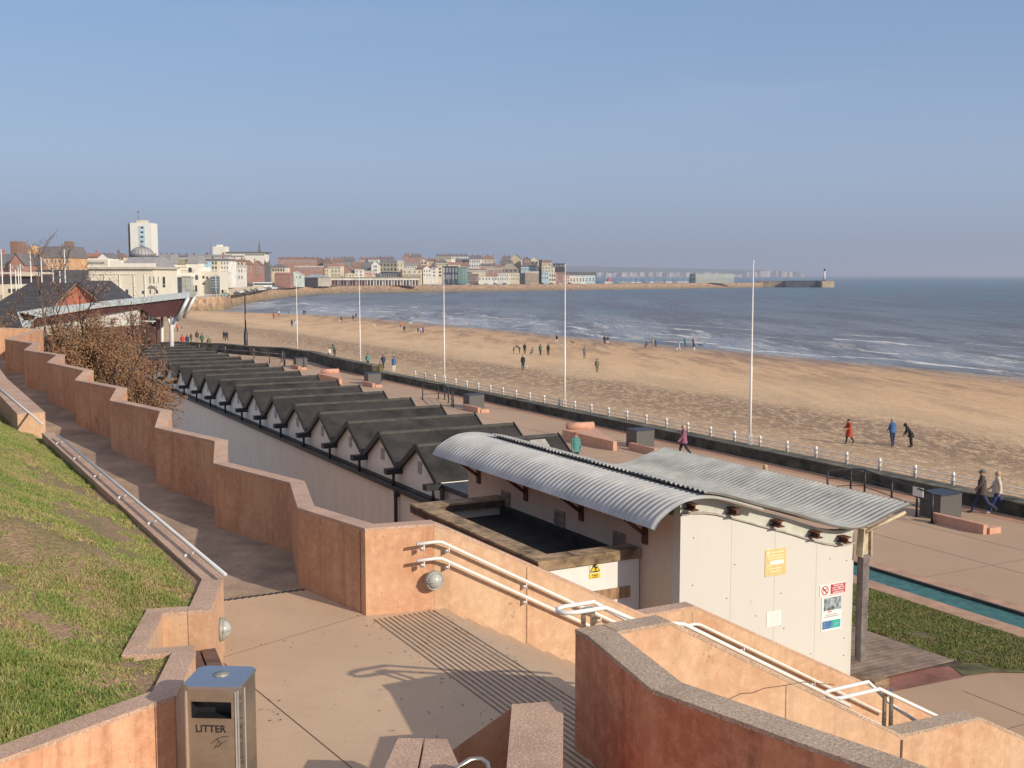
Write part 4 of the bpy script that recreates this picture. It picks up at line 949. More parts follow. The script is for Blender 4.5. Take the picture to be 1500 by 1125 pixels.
for (u, v), vt, lb in FPX:
    p = G(u, v); h = PY(u, vt, p.y).z; th = thing('flagpole', lb, 'flagpole', p, FS, 'tall white flagpoles along the promenade')
    mb = MB(); mb.tube([(0, 0, 0), (0, 0, h*.46), (0, 0, h*.462), (0, 0, h*.70), (0, 0, h)], [.075, .062, .048, .04, .02], 10); loc_part(mb, 'shaft', WHITE, th)
    mb = MB(); mb.box(-.17, .17, -.17, .17, 0, .03)
    for sg in (-1, 1): mb.prism([(sg*.15, -.01, .03), (sg*.07, -.01, 1.15), (sg*.05, -.01, 1.15), (sg*.05, -.01, .03)], (0, .02, 0)); mb.box(sg*.10-.012, sg*.10+.012, -.05, .05, .03, 1.1)
    loc_part(mb, 'base_bracket', WHITE, th)
    mb = MB(); mb.dome((0, 0, h), .05, .05, .05, 10, 6, True); loc_part(mb, 'finial', WHITE, th)
# black lamp post
p = G(360.5, 516); h = PY(360, 429, p.y).z; th = thing('lamp_post', 'black lamp post with a broad fluted base standing by the dark parapet', 'lamp post', p)
mb = MB(); mb.tube([(0, 0, 0), (0, 0, .25), (0, 0, .27), (0, 0, 2.35), (0, 0, 2.9)], [.30, .30, .25, .24, .10], 12); loc_part(mb, 'base', BLACK, th)
mb = MB(); mb.tube([(0, 0, 2.8), (0, 0, h*.97), (0, 0, h)], [.10, .065, .03], 10); loc_part(mb, 'shaft', BLACK, th)
mb = MB(); mb.box(-.12, .12, -.13, -.10, 3.9, 4.6); loc_part(mb, 'notice_plate', M('plate_dull', (0.25, 0.22, 0.18), .6, .3, 8), th)
# ------------------------------------------------------------ promenade furniture
def pbox(s, lb):
    th = thing('stone_block', lb, 'block', W(s, 34.9, 0), ANG, 'dark square blocks on the promenade')
    mb = MB(); mb.box(-.58, .58, -.5, .5, 0, .92); loc_part(mb, 'body', GRANITE, th)
    mb = MB(); mb.box(-.60, .60, -.52, .52, .92, .97); loc_part(mb, 'top', M('blue_dark_top', (0.03, 0.035, 0.055), .5, .2, 5), th)
BX = [30.0, 50.3, 70.8, 90.4, 110.5]
for s, lb in zip(BX, ['dark square block at the end of the black railing nearest the right', 'dark square block beside the big pink bench', 'dark square block below the third flagpole', 'dark square block beside the small pink bench', 'farthest dark square block near the black lamp post']): pbox(s, lb)
for s, lb in zip(BX, ['nearest to the right', 'below the big pink bench', 'below the third flagpole', 'below the small pink bench', 'farthest away']):
    th = thing('low_kerb_wall', 'low stepped pink kerb wall in front of the dark block, '+lb, 'kerb', W(s, 34, 0), ANG, 'low pink kerb walls beside the dark blocks')
    mb = MB(); mb.box(-.22, .0, -2.9, -.55, .0, .36); loc_part(mb, 'long_kerb', PINKC, th)
    mb = MB(); mb.box(0, .6, -3.0, -2.7, 0, .22); loc_part(mb, 'end_step', PINKC, th)
def prail(s0, lb, sign=False):
    th = thing('black_railing', lb, 'railing', W(s0, 34, 0), ANG, 'black tubular railings on the promenade')
    # local x = seaward (t-34), local y = along (s-s0)
    pts_ = [(-1.15, 0), (.15, -.15), (.35, -.6), (-.2, -2.9), (-.45, -5.5)]
    pts_ = [(-.25, 5.6), (1.05, 5.5), (1.3, 5.1), (.5, 2.5), (-.35, 0)]
    for z in (1.12, .78, .42):
        mb = MB(); mb.tube([(a, b, z) for a, b in pts_], .035 if z > 1 else .018, 8); loc_part(mb, 'rail', DKMET if z > 1 else BLACK, th)
    for a, b in [pts_[0], (1.0, 5.52), (1.28, 5.0), (.62, 2.9), (.05, 1.1), pts_[4]]:
        mb = MB(); mb.tube([(a, b, 0), (a, b, 1.12)], .042, 8); mb.box(a-.1, a+.1, b-.1, b+.1, 0, .02); loc_part(mb, 'post', BLACK, th)
    if sign:
        g = thing('notice', 'small white prohibition notice fixed to the black railing', 'notice', W(s0+1.0, 34.0, 1.0), ANG)
        mb = MB(); mb.box(-.03, .0, -.25, .25, -.18, .16); a_ = loc_part(mb, 'panel', WHITE, g)
    return th
prail(29.3, 'black tubular railing behind the big metal roof', True)
prail(71.5, 'black tubular railing frame rising behind the chalet roofs')
prail(112, 'small far black railing near the black lamp post')
g_ = thing('black_railing', 'grey rail running along the foot of the dark parapet beside the far walkers', 'railing', G(330, 522))
mb = MB()
ps_ = [G(u, v, .8) for u, v in [(292, 509), (330, 512), (372, 515), (414, 519)]]
mb.tube(ps_, .05, 6); part(mb, 'rail', STEEL, g_)
for p in ps_: mb = MB(); mb.tube([Vector((p.x, p.y, 0)), p+Vector((0, 0, .35))], .06, 6); part(mb, 'post', STEEL, g_)
def pbench(s, t, lb):
    th = thing('pink_bench', lb, 'bench', W(s, t, 0), ANG, 'pink sloping concrete benches')
    mb = MB(); r4 = [(-.9, 2.3), (-.50, -2.3), (-.26, -2.3), (1.05, 1.95)]; mb.hexa([(x, y, 0) for x, y in r4], [(x, y, .60 if y > 0 else .50) for x, y in r4]); loc_part(mb, 'seat', PINKC, th)
    mb = MB(); mb.tube([(-.55, 2.35, .74), (1.0, 2.05, .74)], .23, 16); loc_part(mb, 'bolster', PINKC, th)
pbench(52.0, 33.25, 'large pink concrete bench with a cylindrical bolster beside the red haired woman')
pbench(93.8, 32.8, 'smaller looking pink concrete bench left of the camouflage jacket man')
# ------------------------------------------------------------ chalets
CP = 3.55; CT0, CT1 = 15.8, 21.4; ZR, ZV_, ZG = 3.33, 2.25, 1.62
pc = thing('beach_chalet', 'x', 'chalet', W(36.36, CT0, 0), ANG, 'row of white gabled beach chalets with black felt roofs')
# local x = seaward, y = along
h_ = CP/2
mb = MB(); mb.prism([(0.0, -h_, 0), (0, h_, 0), (0, h_, ZV_-.02), (0, 0, ZR-.06), (0, -h_, ZV_-.02)], (CT1-CT0-.15, 0, 0)); loc_part(mb, 'wall_body', GABW, pc)
mb = MB()
for sg in (-1, 1):
    q = [(-.14, 0, ZR), (CT1-CT0+.05, 0, ZR), (CT1-CT0+.05, sg*h_, ZV_), (-.14, sg*h_, ZV_)]
    if sg > 0: q = q[::-1]
    mb.add(q, [(0, 1, 2, 3)]); mb.add([(a, b, c-.10) for a, b, c in q], [(3, 2, 1, 0)])
    for xx in (-.14, CT1-CT0+.05): mb.add([(xx, 0, ZR), (xx, sg*h_, ZV_), (xx, sg*h_, ZV_-.10), (xx, 0, ZR-.10)], [(0, 1, 2, 3)])
loc_part(mb, 'roof', FELT, pc)
mb = MB()
for x0 in (-.19, CT1-CT0+.05):
    mb = MB(); mb.prism([(x0, 0, ZR+.05), (x0, -h_, ZV_+.05), (x0, -h_, ZV_-.16), (x0, 0, ZR-.16), (x0, h_, ZV_-.16), (x0, h_, ZV_+.05)], (.05, 0, 0)); loc_part(mb, 'barge_board', BLACK, pc)
mb = MB(); mb.box(-.14, CT1-CT0, -.11, .11, ZR-.075, ZR-.0+.012); loc_part(mb, 'ridge_cap', M('ridge_felt', (0.085, 0.078, 0.07), .9, .3, 5), pc)
mb = MB(); mb.box(-.62, .02, -h_-.17, -h_+.17, ZV_-.22, ZV_-.02); mb.tube([(-.30, -h_, ZV_-.2), (-.30, -h_, ZG-.02)], .055, 8); loc_part(mb, 'gutter_outlet', BLACK, pc)
mb = MB(); mb.box(-.03, .0, -.16, .16, 2.28, 2.72)
for k in range(6): mb.box(-.045, -.028, -.13, .13, 2.31+k*.065, 2.335+k*.065)
loc_part(mb, 'vent', M('vent_paint', (0.50, 0.45, 0.41), .7, .2, 8), pc)
NCH = 20
for i in range(NCH):
    o = pc if i == 0 else copy_tree(pc); o.location = W(36.36+CP*i, CT0, 0)
    o['label'] = ('white gabled chalet nearest the curved metal roof' if i == 0 else 'white gabled chalet with black felt roof, '+['', 'second', 'third', 'fourth', 'fifth', 'sixth', 'seventh', 'eighth', 'ninth', 'tenth', 'eleventh', 'twelfth', 'thirteenth', 'fourteenth', 'fifteenth', 'sixteenth', 'seventeenth', 'eighteenth', 'nineteenth', 'twentieth'][i]+' from the curved metal roof')
mb = MB(); a, b_ = W(36.0, 20.6), W(36.0, 20.6)
qz = lambda t, s: ZR-(36.36-s)/h_*(ZR-ZV_)+.02
mb.hexa([W(36.1, 20.1, qz(0, 36.1)), W(35.75, 20.05, qz(0, 35.75)), W(35.75, 20.75, qz(0, 35.75)), W(36.1, 20.75, qz(0, 36.1))][::-1], [W(36.1, 20.1, qz(0, 36.1)+.03), W(35.75, 20.05, qz(0, 35.75)+.03), W(35.75, 20.75, qz(0, 35.75)+.03), W(36.1, 20.75, qz(0, 36.1)+.03)][::-1])
th = pc; part(mb, 'roof_panel', M('pale_patch', (0.40, 0.38, 0.33), .6, .2, 4), th) if False else tag(mb.build('roof_patch', M('pale_patch', (0.40, 0.38, 0.33), .6, .2, 4)), 'pale rectangular board lying on the nearest dark chalet roof', 'board')
# back wall with gutter
th = thing('back_wall', 'long shaded pinkish wall with a black gutter below the chalet gables', 'wall', W(36, 15.5, 0))
mb = MB(); mb.sbox(34.2, 108, 15.5, 15.79, -1.6, 1.5); part(mb, 'wall_face', PINKW, th)
mb = MB(); mb.sbox(34.0, 108, 15.36, 15.52, 1.46, 1.60); mb.sbox(34.0, 108, 15.5, 15.8, 1.5, 1.54); part(mb, 'gutter', BLACK, th)
mb = MB(); mb.sbox(34.0, 108, 15.56, 15.80, 1.54, 1.64); part(mb, 'ledge', M('mossy_lead', (0.05, 0.045, 0.04), .8, .5, 2), th)
mb = MB(); mb.tube([W(37.6, 15.44, 1.5), W(37.6, 15.40, 1.32), W(37.6, 15.36, 1.25), W(37.6, 15.36, -1.6)], .07, 8); mb.tube([W(37.6, 15.4, 1.55), W(37.6, 15.4, 1.28)], .11, 8); part(mb, 'downpipe', BLACK, th)
# small store between chalets and the curved roof
th = thing('store_room', 'small pale flat roofed store between the nearest chalet and the curved metal roof', 'outbuilding', W(33.6, 17, 0))
mb = MB(); mb.sbox(31.6, 34.5, 15.9, 20.5, 0, 2.05); part(mb, 'wall_body', WHITEW, th)
mb = MB(); mb.sbox(31.5, 34.6, 15.75, 20.6, 2.05, 2.22); part(mb, 'roof', M('dark_fascia', (0.05, 0.055, 0.065), .6, .3, 4), th)
mb = MB(); mb.tube([W(34.3, 15.7, 2.1), W(34.3, 15.7, 1.2), W(34.3, 15.6, 1.0)], .07, 8); part(mb, 'downpipe', BLACK, th)
# ------------------------------------------------------------ curved metal roof building
E0 = 18.37; TL, TR = 13.77, 18.62
bl_ = thing('toilet_block', 'white walled building with a curved corrugated metal roof and a rusty trimmed gable end', 'building', W(E0, 16, 0))
prof = [(12.86, 4.27), (12.98, 4.44), (13.17, 4.58), (13.4, 4.70), (13.65, 4.78), (13.95, 4.81), (14.3, 4.79), (14.7, 4.71), (15.2, 4.56), (15.7, 4.40)]
wing = [(14.15, 4.83), (14.6, 4.74), (15.37, 4.50), (16.0, 4.30), (16.64, 4.11), (17.2, 3.91), (17.7, 3.75), (18.1, 3.66), (18.45, 3.64), (18.9, 3.72), (19.3, 3.84), (19.7, 3.95), (20.05, 4.02)]
def smooth(pr, m):
    out = []
    for i in range(len(pr)-1):
        p0 = pr[max(0, i-1)]; p1 = pr[i]; p2 = pr[i+1]; p3 = pr[min(len(pr)-1, i+2)]
        for k in range(m):
            x = k/m
            out.append(tuple(.5*((2*p1[j])+(-p0[j]+p2[j])*x+(2*p0[j]-5*p1[j]+4*p2[j]-p3[j])*x*x+(-p0[j]+3*p1[j]-3*p2[j]+p3[j])*x**3) for j in (0, 1)))
    return out+[pr[-1]]
def corrug(pr, s0, s1, pitch, amp, sdel=None):
    pr = smooth(pr, 3); n = int((s1-s0)/pitch*10); mb = MB(); vs = []; nrm = []
    for i, (t, z) in enumerate(pr):
        a = pr[max(0, i-1)]; b = pr[min(len(pr)-1, i+1)]; d = Vector((b[0]-a[0], b[1]-a[1])).normalized(); nrm.append((-d.y, d.x))
    for j in range(n+1):
        for i, (t, z) in enumerate(pr):
            s = s0+(s1-s0)*j/n; 
            if sdel: s = s0+sdel(t)+(s1-s0-sdel(t))*j/n
            w = amp*math.cos(2*PI*s/pitch); vs.append(W(s, t+nrm[i][0]*w, z+nrm[i][1]*w))
    m = len(pr); mb.add(vs, [(j*m+i, j*m+i+1, (j+1)*m+i+1, (j+1)*m+i) for j in range(n) for i in range(m-1)], True); return mb
part(corrug(prof, 18.02, 28.7, .185, .030), 'barrel_roof_sheet', GALV, bl_)
part(corrug([(t, z+.075) for t, z in wing], 18.0, 27.6, .165, .029), 'wing_roof_sheet', GALVD, bl_)
def topz(t, pr=prof+wing[3:]):
    P = sorted(set(pr))
    for (a, za), (b, zb_) in zip(P, P[1:]):
        if a <= t <= b: return za+(zb_-za)*(t-a)/(b-a)
    return P[0][1] if t < P[0][0] else P[-1][1]
mb = MB(); ts = [TL+(TR-TL)*i/16 for i in range(17)]
mb.prism([W(E0, TL, 0), W(E0, TR, 0)]+[W(E0, t, topz(t)-.36) for t in reversed(ts)], Vector((SX, SY, 0))*.25); part(mb, 'end_wall', ENDW, bl_)
mb = MB(); mb.prism([W(E0+.02, t, topz(t)-.37) for t in ts]+[W(E0+.02, t, topz(t)-.06) for t in reversed(ts)], Vector((SX, SY, 0))*.2)
part(mb, 'gable_fascia', M('pale_green_grey', (0.52, 0.53, 0.46), .7, .12, 2), bl_)
mb = MB(); mb.prism([W(E0-.05, t, topz(t)-.39) for t in ts]+[W(E0-.05, t, topz(t)-.355) for t in reversed(ts)], Vector((SX, SY, 0))*.09); part(mb, 'fascia_trim', M('grey_trim', (0.40, 0.37, 0.32), .7, .2, 4), bl_)
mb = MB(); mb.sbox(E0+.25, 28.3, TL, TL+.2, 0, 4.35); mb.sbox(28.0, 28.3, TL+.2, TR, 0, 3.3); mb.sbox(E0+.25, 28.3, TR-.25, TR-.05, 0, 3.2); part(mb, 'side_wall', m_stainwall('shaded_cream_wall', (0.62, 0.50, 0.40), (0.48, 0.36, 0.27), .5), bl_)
for t in (13.95, 15.05, 16.25, 17.35, 18.2):
    mb = MB(); z = topz(t)-.22
    for zz_ in (-.06, .06): mb.sbox(18.12, E0+.1, t-.09, t+.09, z+zz_-.012, z+zz_+.012)
    mb.sbox(18.14, E0+.1, t-.02, t+.02, z-.06, z+.06); part(mb, 'purlin_end', RUST, bl_)
for s in (19.6, 22.2, 24.9, 27.6):
    mb = MB(); mb.tube([W(s, TL-.02, 3.75), W(s, TL-.75, 4.30)], .045, 6); mb.sbox(s-.09, s+.09, TL-.05, TL, 3.55, 3.95); part(mb, 'roof_strut', RUST, bl_)
for s in (20.6, 23.2, 26.0):
    mb = MB(); mb.sbox(s-.24, s+.24, TL-.04, TL, 2.95, 3.6)
    for k in range(6): mb.sbox(s-.20+k*.075, s-.165+k*.075, TL-.06, TL-.035, 3.0, 3.55)
    part(mb, 'louvre_vent', M('vent_brown', (0.36, 0.28, 0.22), .7, .3, 8), bl_)
for s in (28.2-1.9, 21.5, 24):
    pass
mb = MB()
for s in (19.4, 22.4, 24.6, 26.2):
    mb = MB(); mb.sbox(s, s+(1.35 if s < 26 else 1.1), 14.16, 14.24, 4.87, 4.905); part(mb, 'ridge_flashing', M('grey_flashing', (0.13, 0.13, 0.12), .6, .3, 4), bl_)
for t in (15.1, 16.3, 17.5):
    mb = MB(); mb.sbox(E0-.0025, E0, t, t+.007, .3, topz(t)-.42); part(mb, 'sheet_joint', M('joint_cream', (0.48, 0.45, 0.39), .9, .2, 5), bl_)
for t, z in ((14.1, 3.9), (14.1, 2.9), (15.2, 3.2), (16.5, 2.4), (17.9, 3.0), (18.4, 2.9), (18.4, 1.1), (18.4, .7), (17.4, .9), (16.6, 1.6), (15.8, 2.0), (15.0, 2.5)):
    mb = MB(); mb.tube([W(E0, t, z), W(E0-.008, t, z)], .013, 6); part(mb, 'fixing', RUST, bl_)
# steel post at the corner
pt_ = thing('steel_post', 'dark bolted steel corner post beside the big white wall', 'post', W(18.25, 18.8, 0))
mb = MB(); mb.sbox(18.16, 18.34, 18.71, 18.90, .55, 3.02); part(mb, 'column', STEEL, pt_)
for z in (.7, 1.0, 1.6, 2.3, 2.8):
    mb = MB(); mb.tube([W(18.16, 18.86, z), W(18.14, 18.86, z)], .014, 6); part(mb, 'bolt', GALV, pt_)
CRM = M('cream_plate', (0.52, 0.44, 0.30), .7, .25, 5)
for z0, z1 in ((.12, .56), (2.98, 3.62)):
    mb = MB()
    for t in (18.66, 18.94): mb.hexa([W(18.15, t, z0), W(18.15, t+.03, z0), W(18.34, t+.03, z0), W(18.34, t, z0)], [W(18.15, t+(.04 if t < 18.8 else -.02), z1), W(18.15, t+(.07 if t < 18.8 else .01), z1), W(18.34, t+(.07 if t < 18.8 else .01), z1), W(18.34, t+(.04 if t < 18.8 else -.02), z1)])
    mb.sbox(18.22, 18.26, 18.69, 18.94, z0, z1)
part(mb, 'end_plate', CRM, pt_)
mb = MB(); mb.tube([W(18.2, 18.8, 3.55), W(18.1, 19.9, 3.90)], .045, 6); part(mb, 'roof_arm', CRM, pt_)
mb = MB(); mb.sbox(18.0, 18.5, 18.55, 19.15, 0, .13); part(mb, 'base_block', TIMB, pt_)
mb = MB(); mb.sbox(17.75, 17.95, 18.75, 19.2, 0, .22); tag(mb.build('timber_block', TIMB), 'small weathered timber and black block at the foot of the steel post', 'block')
# notices on the end wall
SGN = -Vector((SX, SY, 0))
def onwall(u, v, s=E0):
    d = ray(u, v); k = s/(d.x*SX+d.y*SY); return Vector((d.x*k, d.y*k, H+d.z*k))
TV = Vector((TX, TY, 0))
def panel(name, label, cat, u0, u1, v0, v1, mat, texts=(), group=None, extra=None, s=E0-.012, thick=.012):
    um = (u0+u1)/2; a = onwall(u0, (v0+v1)/2, s); b = onwall(u1, (v0+v1)/2, s); z0 = onwall(um, v1, s).z; z1 = onwall(um, v0, s).z
    t0 = ST(a.x, a.y)[1]; t1 = ST(b.x, b.y)[1]; th = thing(name, label, cat, W(s, t0, z0), 0, group)
    mb = MB(); mb.sbox(s, s+thick, t0, t1, z0, z1); part(mb, 'panel', mat, th); w = t1-t0; h = z1-z0
    for fx, fy, fw, fh, m, nm in (extra or []):
        mb = MB(); mb.sbox(s-.003, s, t0+fx*w, t0+(fx+fw)*w, z0+fy*h, z0+(fy+fh)*h); part(mb, nm, m, th)
    for body, size, fx, fy, m, al in texts:
        mb = MB(); add_text(mb, body, size, W(s-.006, t0+fx*w, z0+fy*h), TV, (0, 0, 1), al); part(mb, 'lettering', m, th)
    return th, t0, w, z0, h
YEL = M('faded_yellow', (0.74, 0.52, 0.23), .7, .1, 6); RED_ = M('sign_red', (0.48, 0.04, 0.06), .6, .1, 6); INK = M('faded_ink', (0.30, 0.29, 0.30), .7, .2, 9); WSG = M('sign_white', (0.80, 0.78, 0.75), .5, .04, 4)
YT = M('faded_cream_text', (0.85, 0.74, 0.48), .7, .05, 4)
panel('notice', 'faded yellow notice with a torn white patch on the big white wall', 'notice', 1121, 1151.5, 804, 843, YEL,
      [('\u25cf DAY & NIGHT', .065, .5, .88, YT, 'CENTER')][:0], extra=[(.24, .42, .64, .15, WSG, 'torn_patch'), (.28, .86, .6, .035, YT, 'faded_line'), (.1, .74, .8, .03, YT, 'faded_line'), (.12, .64, .76, .03, YT, 'faded_line'), (.06, .38, .2, .03, YT, 'faded_line'), (.2, .26, .55, .03, YT, 'faded_line'), (.25, .15, .5, .03, YT, 'faded_line'), (.07, .82, .12, .1, YT, 'faded_mark')])
tx = [('Please keep', .062, .72, .82, WSG, 'CENTER'), ('your dogs out', .062, .72, .62, WSG, 'CENTER'), ('of the children\u2019s', .055, .72, .42, WSG, 'CENTER'), ('paddling area', .062, .72, .20, WSG, 'CENTER')]
th, t0, w, z0, h = panel('notice', 'red and white no dogs notice above the poster on the big white wall', 'notice', 1201, 1238, 855, 871, WSG, tx, extra=[(.42, .06, .58, .88, RED_, 'red_field')])
c = W(E0-.017, t0+.2*w, z0+.5*h); mb = MB(); r_ = .42*h; r2_ = .33*h
ring = [c+TV*math.cos(2*PI*k/28)*r_+Vector((0, 0, math.sin(2*PI*k/28)*r_)) for k in range(28)]+[c+TV*math.cos(2*PI*k/28)*r2_+Vector((0, 0, math.sin(2*PI*k/28)*r2_)) for k in range(28)]
mb.add(ring, [(k, (k+1) % 28, 28+(k+1) % 28, 28+k) for k in range(28)])
a = Vector((0, 0, 1))*.72*r_; e = (TV+Vector((0, 0, 1))).normalized()*.014
mb.add([c-TV*.72*r_+a-e, c-TV*.72*r_+a+e, c+TV*.72*r_-a+e, c+TV*.72*r_-a-e], [(0, 1, 2, 3)]); part(mb, 'prohibition_ring', RED_, th)
def wr2(mb, c, x0, x1, z0, z1): mb.add([c+TV*x0+Vector((0, 0, z0)), c+TV*x1+Vector((0, 0, z0)), c+TV*x1+Vector((0, 0, z1)), c+TV*x0+Vector((0, 0, z1))], [(0, 1, 2, 3)])
mb = MB(); c2 = c+Vector((SX, SY, 0))*.004; u_ = r_
wr2(mb, c2, -.42*u_, .28*u_, -.1*u_, .15*u_); wr2(mb, c2, .2*u_, .5*u_, .1*u_, .4*u_); wr2(mb, c2, -.4*u_, -.28*u_, -.5*u_, -.1*u_); wr2(mb, c2, .15*u_, .27*u_, -.5*u_, -.1*u_); wr2(mb, c2, -.5*u_, -.42*u_, .1*u_, .4*u_); part(mb, 'dog_symbol', BLACK, th)
BLU = M('poster_blue', (0.07, 0.20, 0.42), .6, .1, 5); TEA = M('poster_teal', (0.03, 0.42, 0.38), .6, .1, 5)
PHO = M('poster_photo', (0.28, 0.33, 0.36), .6, .75, 9)
panel('poster', 'tall information poster with a street picture and a teal band on the big white wall', 'poster', 1203.5, 1232.5, 874, 923, WSG,
      [('Public notice', .05, .45, .36, INK, 'CENTER')][:0], extra=[(.10, .60, .88, .38, PHO, 'picture'), (.05, .06, .45, .24, BLU, 'blue_band'), (.5, .06, .46, .24, TEA, 'teal_band'), (.30, .545, .2, .03, RED_, 'red_mark'), (.2, .46, .6, .022, INK, 'printed_line'), (.1, .405, .8, .022, INK, 'printed_line'), (.14, .12, .05, .03, WSG, 'bullet'), (.14, .17, .05, .03, WSG, 'bullet'), (.14, .22, .05, .03, WSG, 'bullet'), (.24, .125, .5, .018, WSG, 'printed_line'), (.24, .175, .6, .018, WSG, 'printed_line'), (.24, .225, .45, .018, WSG, 'printed_line')])
panel('notice', 'small pale printed notice low on the big white wall', 'notice', 1123, 1144, 896, 917, WSG, [], extra=[(.15, .1+.1*k, .7, .035, M('faint_grey', (0.60, 0.58, 0.55), .7, .05, 5), 'printed_line') for k in range(9)])
# ------------------------------------------------------------ flat roofed building with parapet
FS0, FS1, FT0, FT1 = 19.8, 26.4, 11.25, 13.75; ZP = 3.42
fb = thing('plant_room', 'low flat roofed building with brown parapet and dark roof in front of the curved metal roof', 'building', W(20, 12, 0))
mb = MB(); mb.sbox(FS0, FS1, FT0, FT0+.2, 0, 3.21); mb.sbox(FS1-.2, FS1, FT0+.2, FT1, 0, 3.21); part(mb, 'side_wall', PINKW, fb)
mb = MB(); mb.sbox(FS0, FS0+.2, FT0+.2, FT1, 2.62, 3.21); mb.sbox(FS0, FS0+.2, 13.05, FT1, 0, 2.40); mb.sbox(FS0, FS0+.2, FT0+.2, FT0+.45, 0, 2.4); mb.sbox(FS0+.002, FS0+.2, 13.05, FT1, 2.4, 2.62); part(mb, 'front_wall', WHITE, fb)
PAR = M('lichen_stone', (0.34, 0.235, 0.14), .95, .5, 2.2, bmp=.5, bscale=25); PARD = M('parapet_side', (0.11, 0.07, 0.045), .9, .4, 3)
def ringwall(mb, z0, z1, w_, ov=.05):
    mb.sbox(FS0-ov, FS0+w_, FT0-ov, FT1, z0, z1); mb.sbox(FS0+w_, FS1+ov, FT0-ov, FT0+w_, z0, z1); mb.sbox(FS1-w_, FS1+ov, FT0+w_, FT1, z0, z1)
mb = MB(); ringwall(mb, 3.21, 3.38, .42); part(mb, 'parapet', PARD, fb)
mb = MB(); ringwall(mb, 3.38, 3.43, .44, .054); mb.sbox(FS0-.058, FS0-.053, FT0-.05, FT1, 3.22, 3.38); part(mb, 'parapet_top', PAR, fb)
mb = MB(); mb.sbox(FS0+.4, FS1-.4, FT0+.4, FT1, 2.85, 3.0); mb.sbox(FS0+.4, FS1-.4, FT1-.16, FT1, 3.0, 3.22); part(mb, 'roof', M('black_wet_roof', (0.016, 0.015, 0.014), .85, .9, 1.6, bmp=.4, bscale=8), fb)
mb = MB(); mb.sbox(FS0-.04, FS0+.02, 11.9, 13.5, 2.38, 2.62); part(mb, 'lintel', M('brown_lintel', (0.36, 0.22, 0.12), .8, .35, 2, stretch=(4, 4, 1)), fb)
mb = MB(); mb.sbox(FS0+.02, FS0+.06, FT0+.45, 13.0, 1.0, 2.4); dw = part(mb, 'shutter', M('greenish_panel', (0.33, 0.37, 0.30), .6, .35, 1.5), fb)
mb = MB(); mb.sbox(FS0-.01, FS0+.03, 12.97, 13.05, 0, 2.38); part(mb, 'frame', BLACK, fb)
th, t0, w, z0, h = panel('warning_sign', 'yellow triangular electrical hazard sign on the low flat roofed building', 'sign', 863.5, 879.5, 821.5, 847, YEL if False else M('sign_pale_yellow', (0.78, 0.68, 0.40), .6, .05, 4), [('Danger', .052, .5, .19, BLACK, 'CENTER'), ('of death', .038, .5, .07, BLACK, 'CENTER')], extra=[(.02, .0, .96, .28, M('sign_yellow', (0.80, 0.58, 0.04), .5, .05, 4), 'yellow_field')], s=FS0-.012)
cw = W(FS0-.017, t0+.5*w, z0+.64*h); TRI = [(-.48*w, -.27*h), (.48*w, -.27*h), (0, .33*h)]
mb = MB(); mb.add([cw+TV*x+Vector((0, 0, z)) for x, z in TRI], [(0, 1, 2)]); part(mb, 'black_triangle', BLACK, th)
mb = MB(); cw2 = cw+SGN*.003; mb.add([cw2+TV*x*.80+Vector((0, 0, z*.80-.006)) for x, z in TRI], [(0, 1, 2)]); part(mb, 'yellow_triangle', MATS['sign_yellow'], th)
mb = MB(); cw3 = cw+SGN*.006
for poly in ([(-.05, .04), (.03, .06), (.0, .0), (-.02, -.02)], [(.0, .01), (.05, .0), (-.02, -.09), (.0, -.02)], [(-.07, -.085), (.07, -.085), (.06, -.06), (-.05, -.07)]): mb.add([cw3+TV*x*w/.22*1.0+Vector((0, 0, z*w/.22+.0)) for x, z in poly], [tuple(range(4))])
part(mb, 'falling_figure', BLACK, th)
# ------------------------------------------------------------ brown leaved tree
tr = thing('tree', 'spreading bushy tree with russet brown winter leaves behind the zigzag wall', 'tree', W(49.6, 6.5, -1.6))
base = W(49.6, 6.5, -1.6)
mb = MB(); tips = []
def branch(p, d, L, r, lv):
    n = 4; pts_ = [p]; q = p
    for i in range(n):
        d = (d+Vector((R.gauss(0, .12), R.gauss(0, .12), R.gauss(.03, .07)))).normalized(); q = q+d*L/n; pts_.append(q)
        if lv >= 2: tips.append((q, lv))
        if math.hypot(q.x-base.x, q.y-base.y) > 3.7: break
    mb.tube(pts_, r, 5 if lv < 2 else 3, r*.55, cap=False)
    if lv < 4:
        for k in range((4, 4, 4, 3)[lv]):
            f = R.uniform(.35, 1.0); i = min(n-1, int(f*n)); i = min(i, len(pts_)-2); pp_ = pts_[i]+(pts_[i+1]-pts_[i])*min(1, f*n-i)
            a = R.uniform(0, 2*PI); o_ = d.orthogonal().normalized(); o_.rotate(Matrix.Rotation(a, 3, d)); sp = R.uniform(.5, 1.0)
            branch(pp_, (d+o_*sp+Vector((0, 0, .08))).normalized(), L*R.uniform(.40, .60), r*.52, lv+1) if math.hypot(pp_.x-base.x, pp_.y-base.y) < 3.3 else None
        tips.append((pts_[-1], lv+1))
base = W(49.6, 6.5, -1.6)
for k in range(20):
    a = 2*PI*k/9+R.uniform(-.3, .3); sp = R.uniform(.12, .50)
    branch(base+Vector((math.cos(a)*.3, math.sin(a)*.3, 0)), Vector((math.cos(a)*sp, math.sin(a)*sp, 1)).normalized(), R.uniform(4.4, 5.6)*(1.35 if k % 3 == 0 else 1), .10, 0)
zt = max(t[0].z for t in tips)
part(mb, 'trunk', M('bark_grey', (0.13, 0.095, 0.075), .9, .4, 6), tr)
print('tree tips', len(tips), 'top', zt)
LV = MB(); random_t = [t for t in tips]
vs = []; fs = []
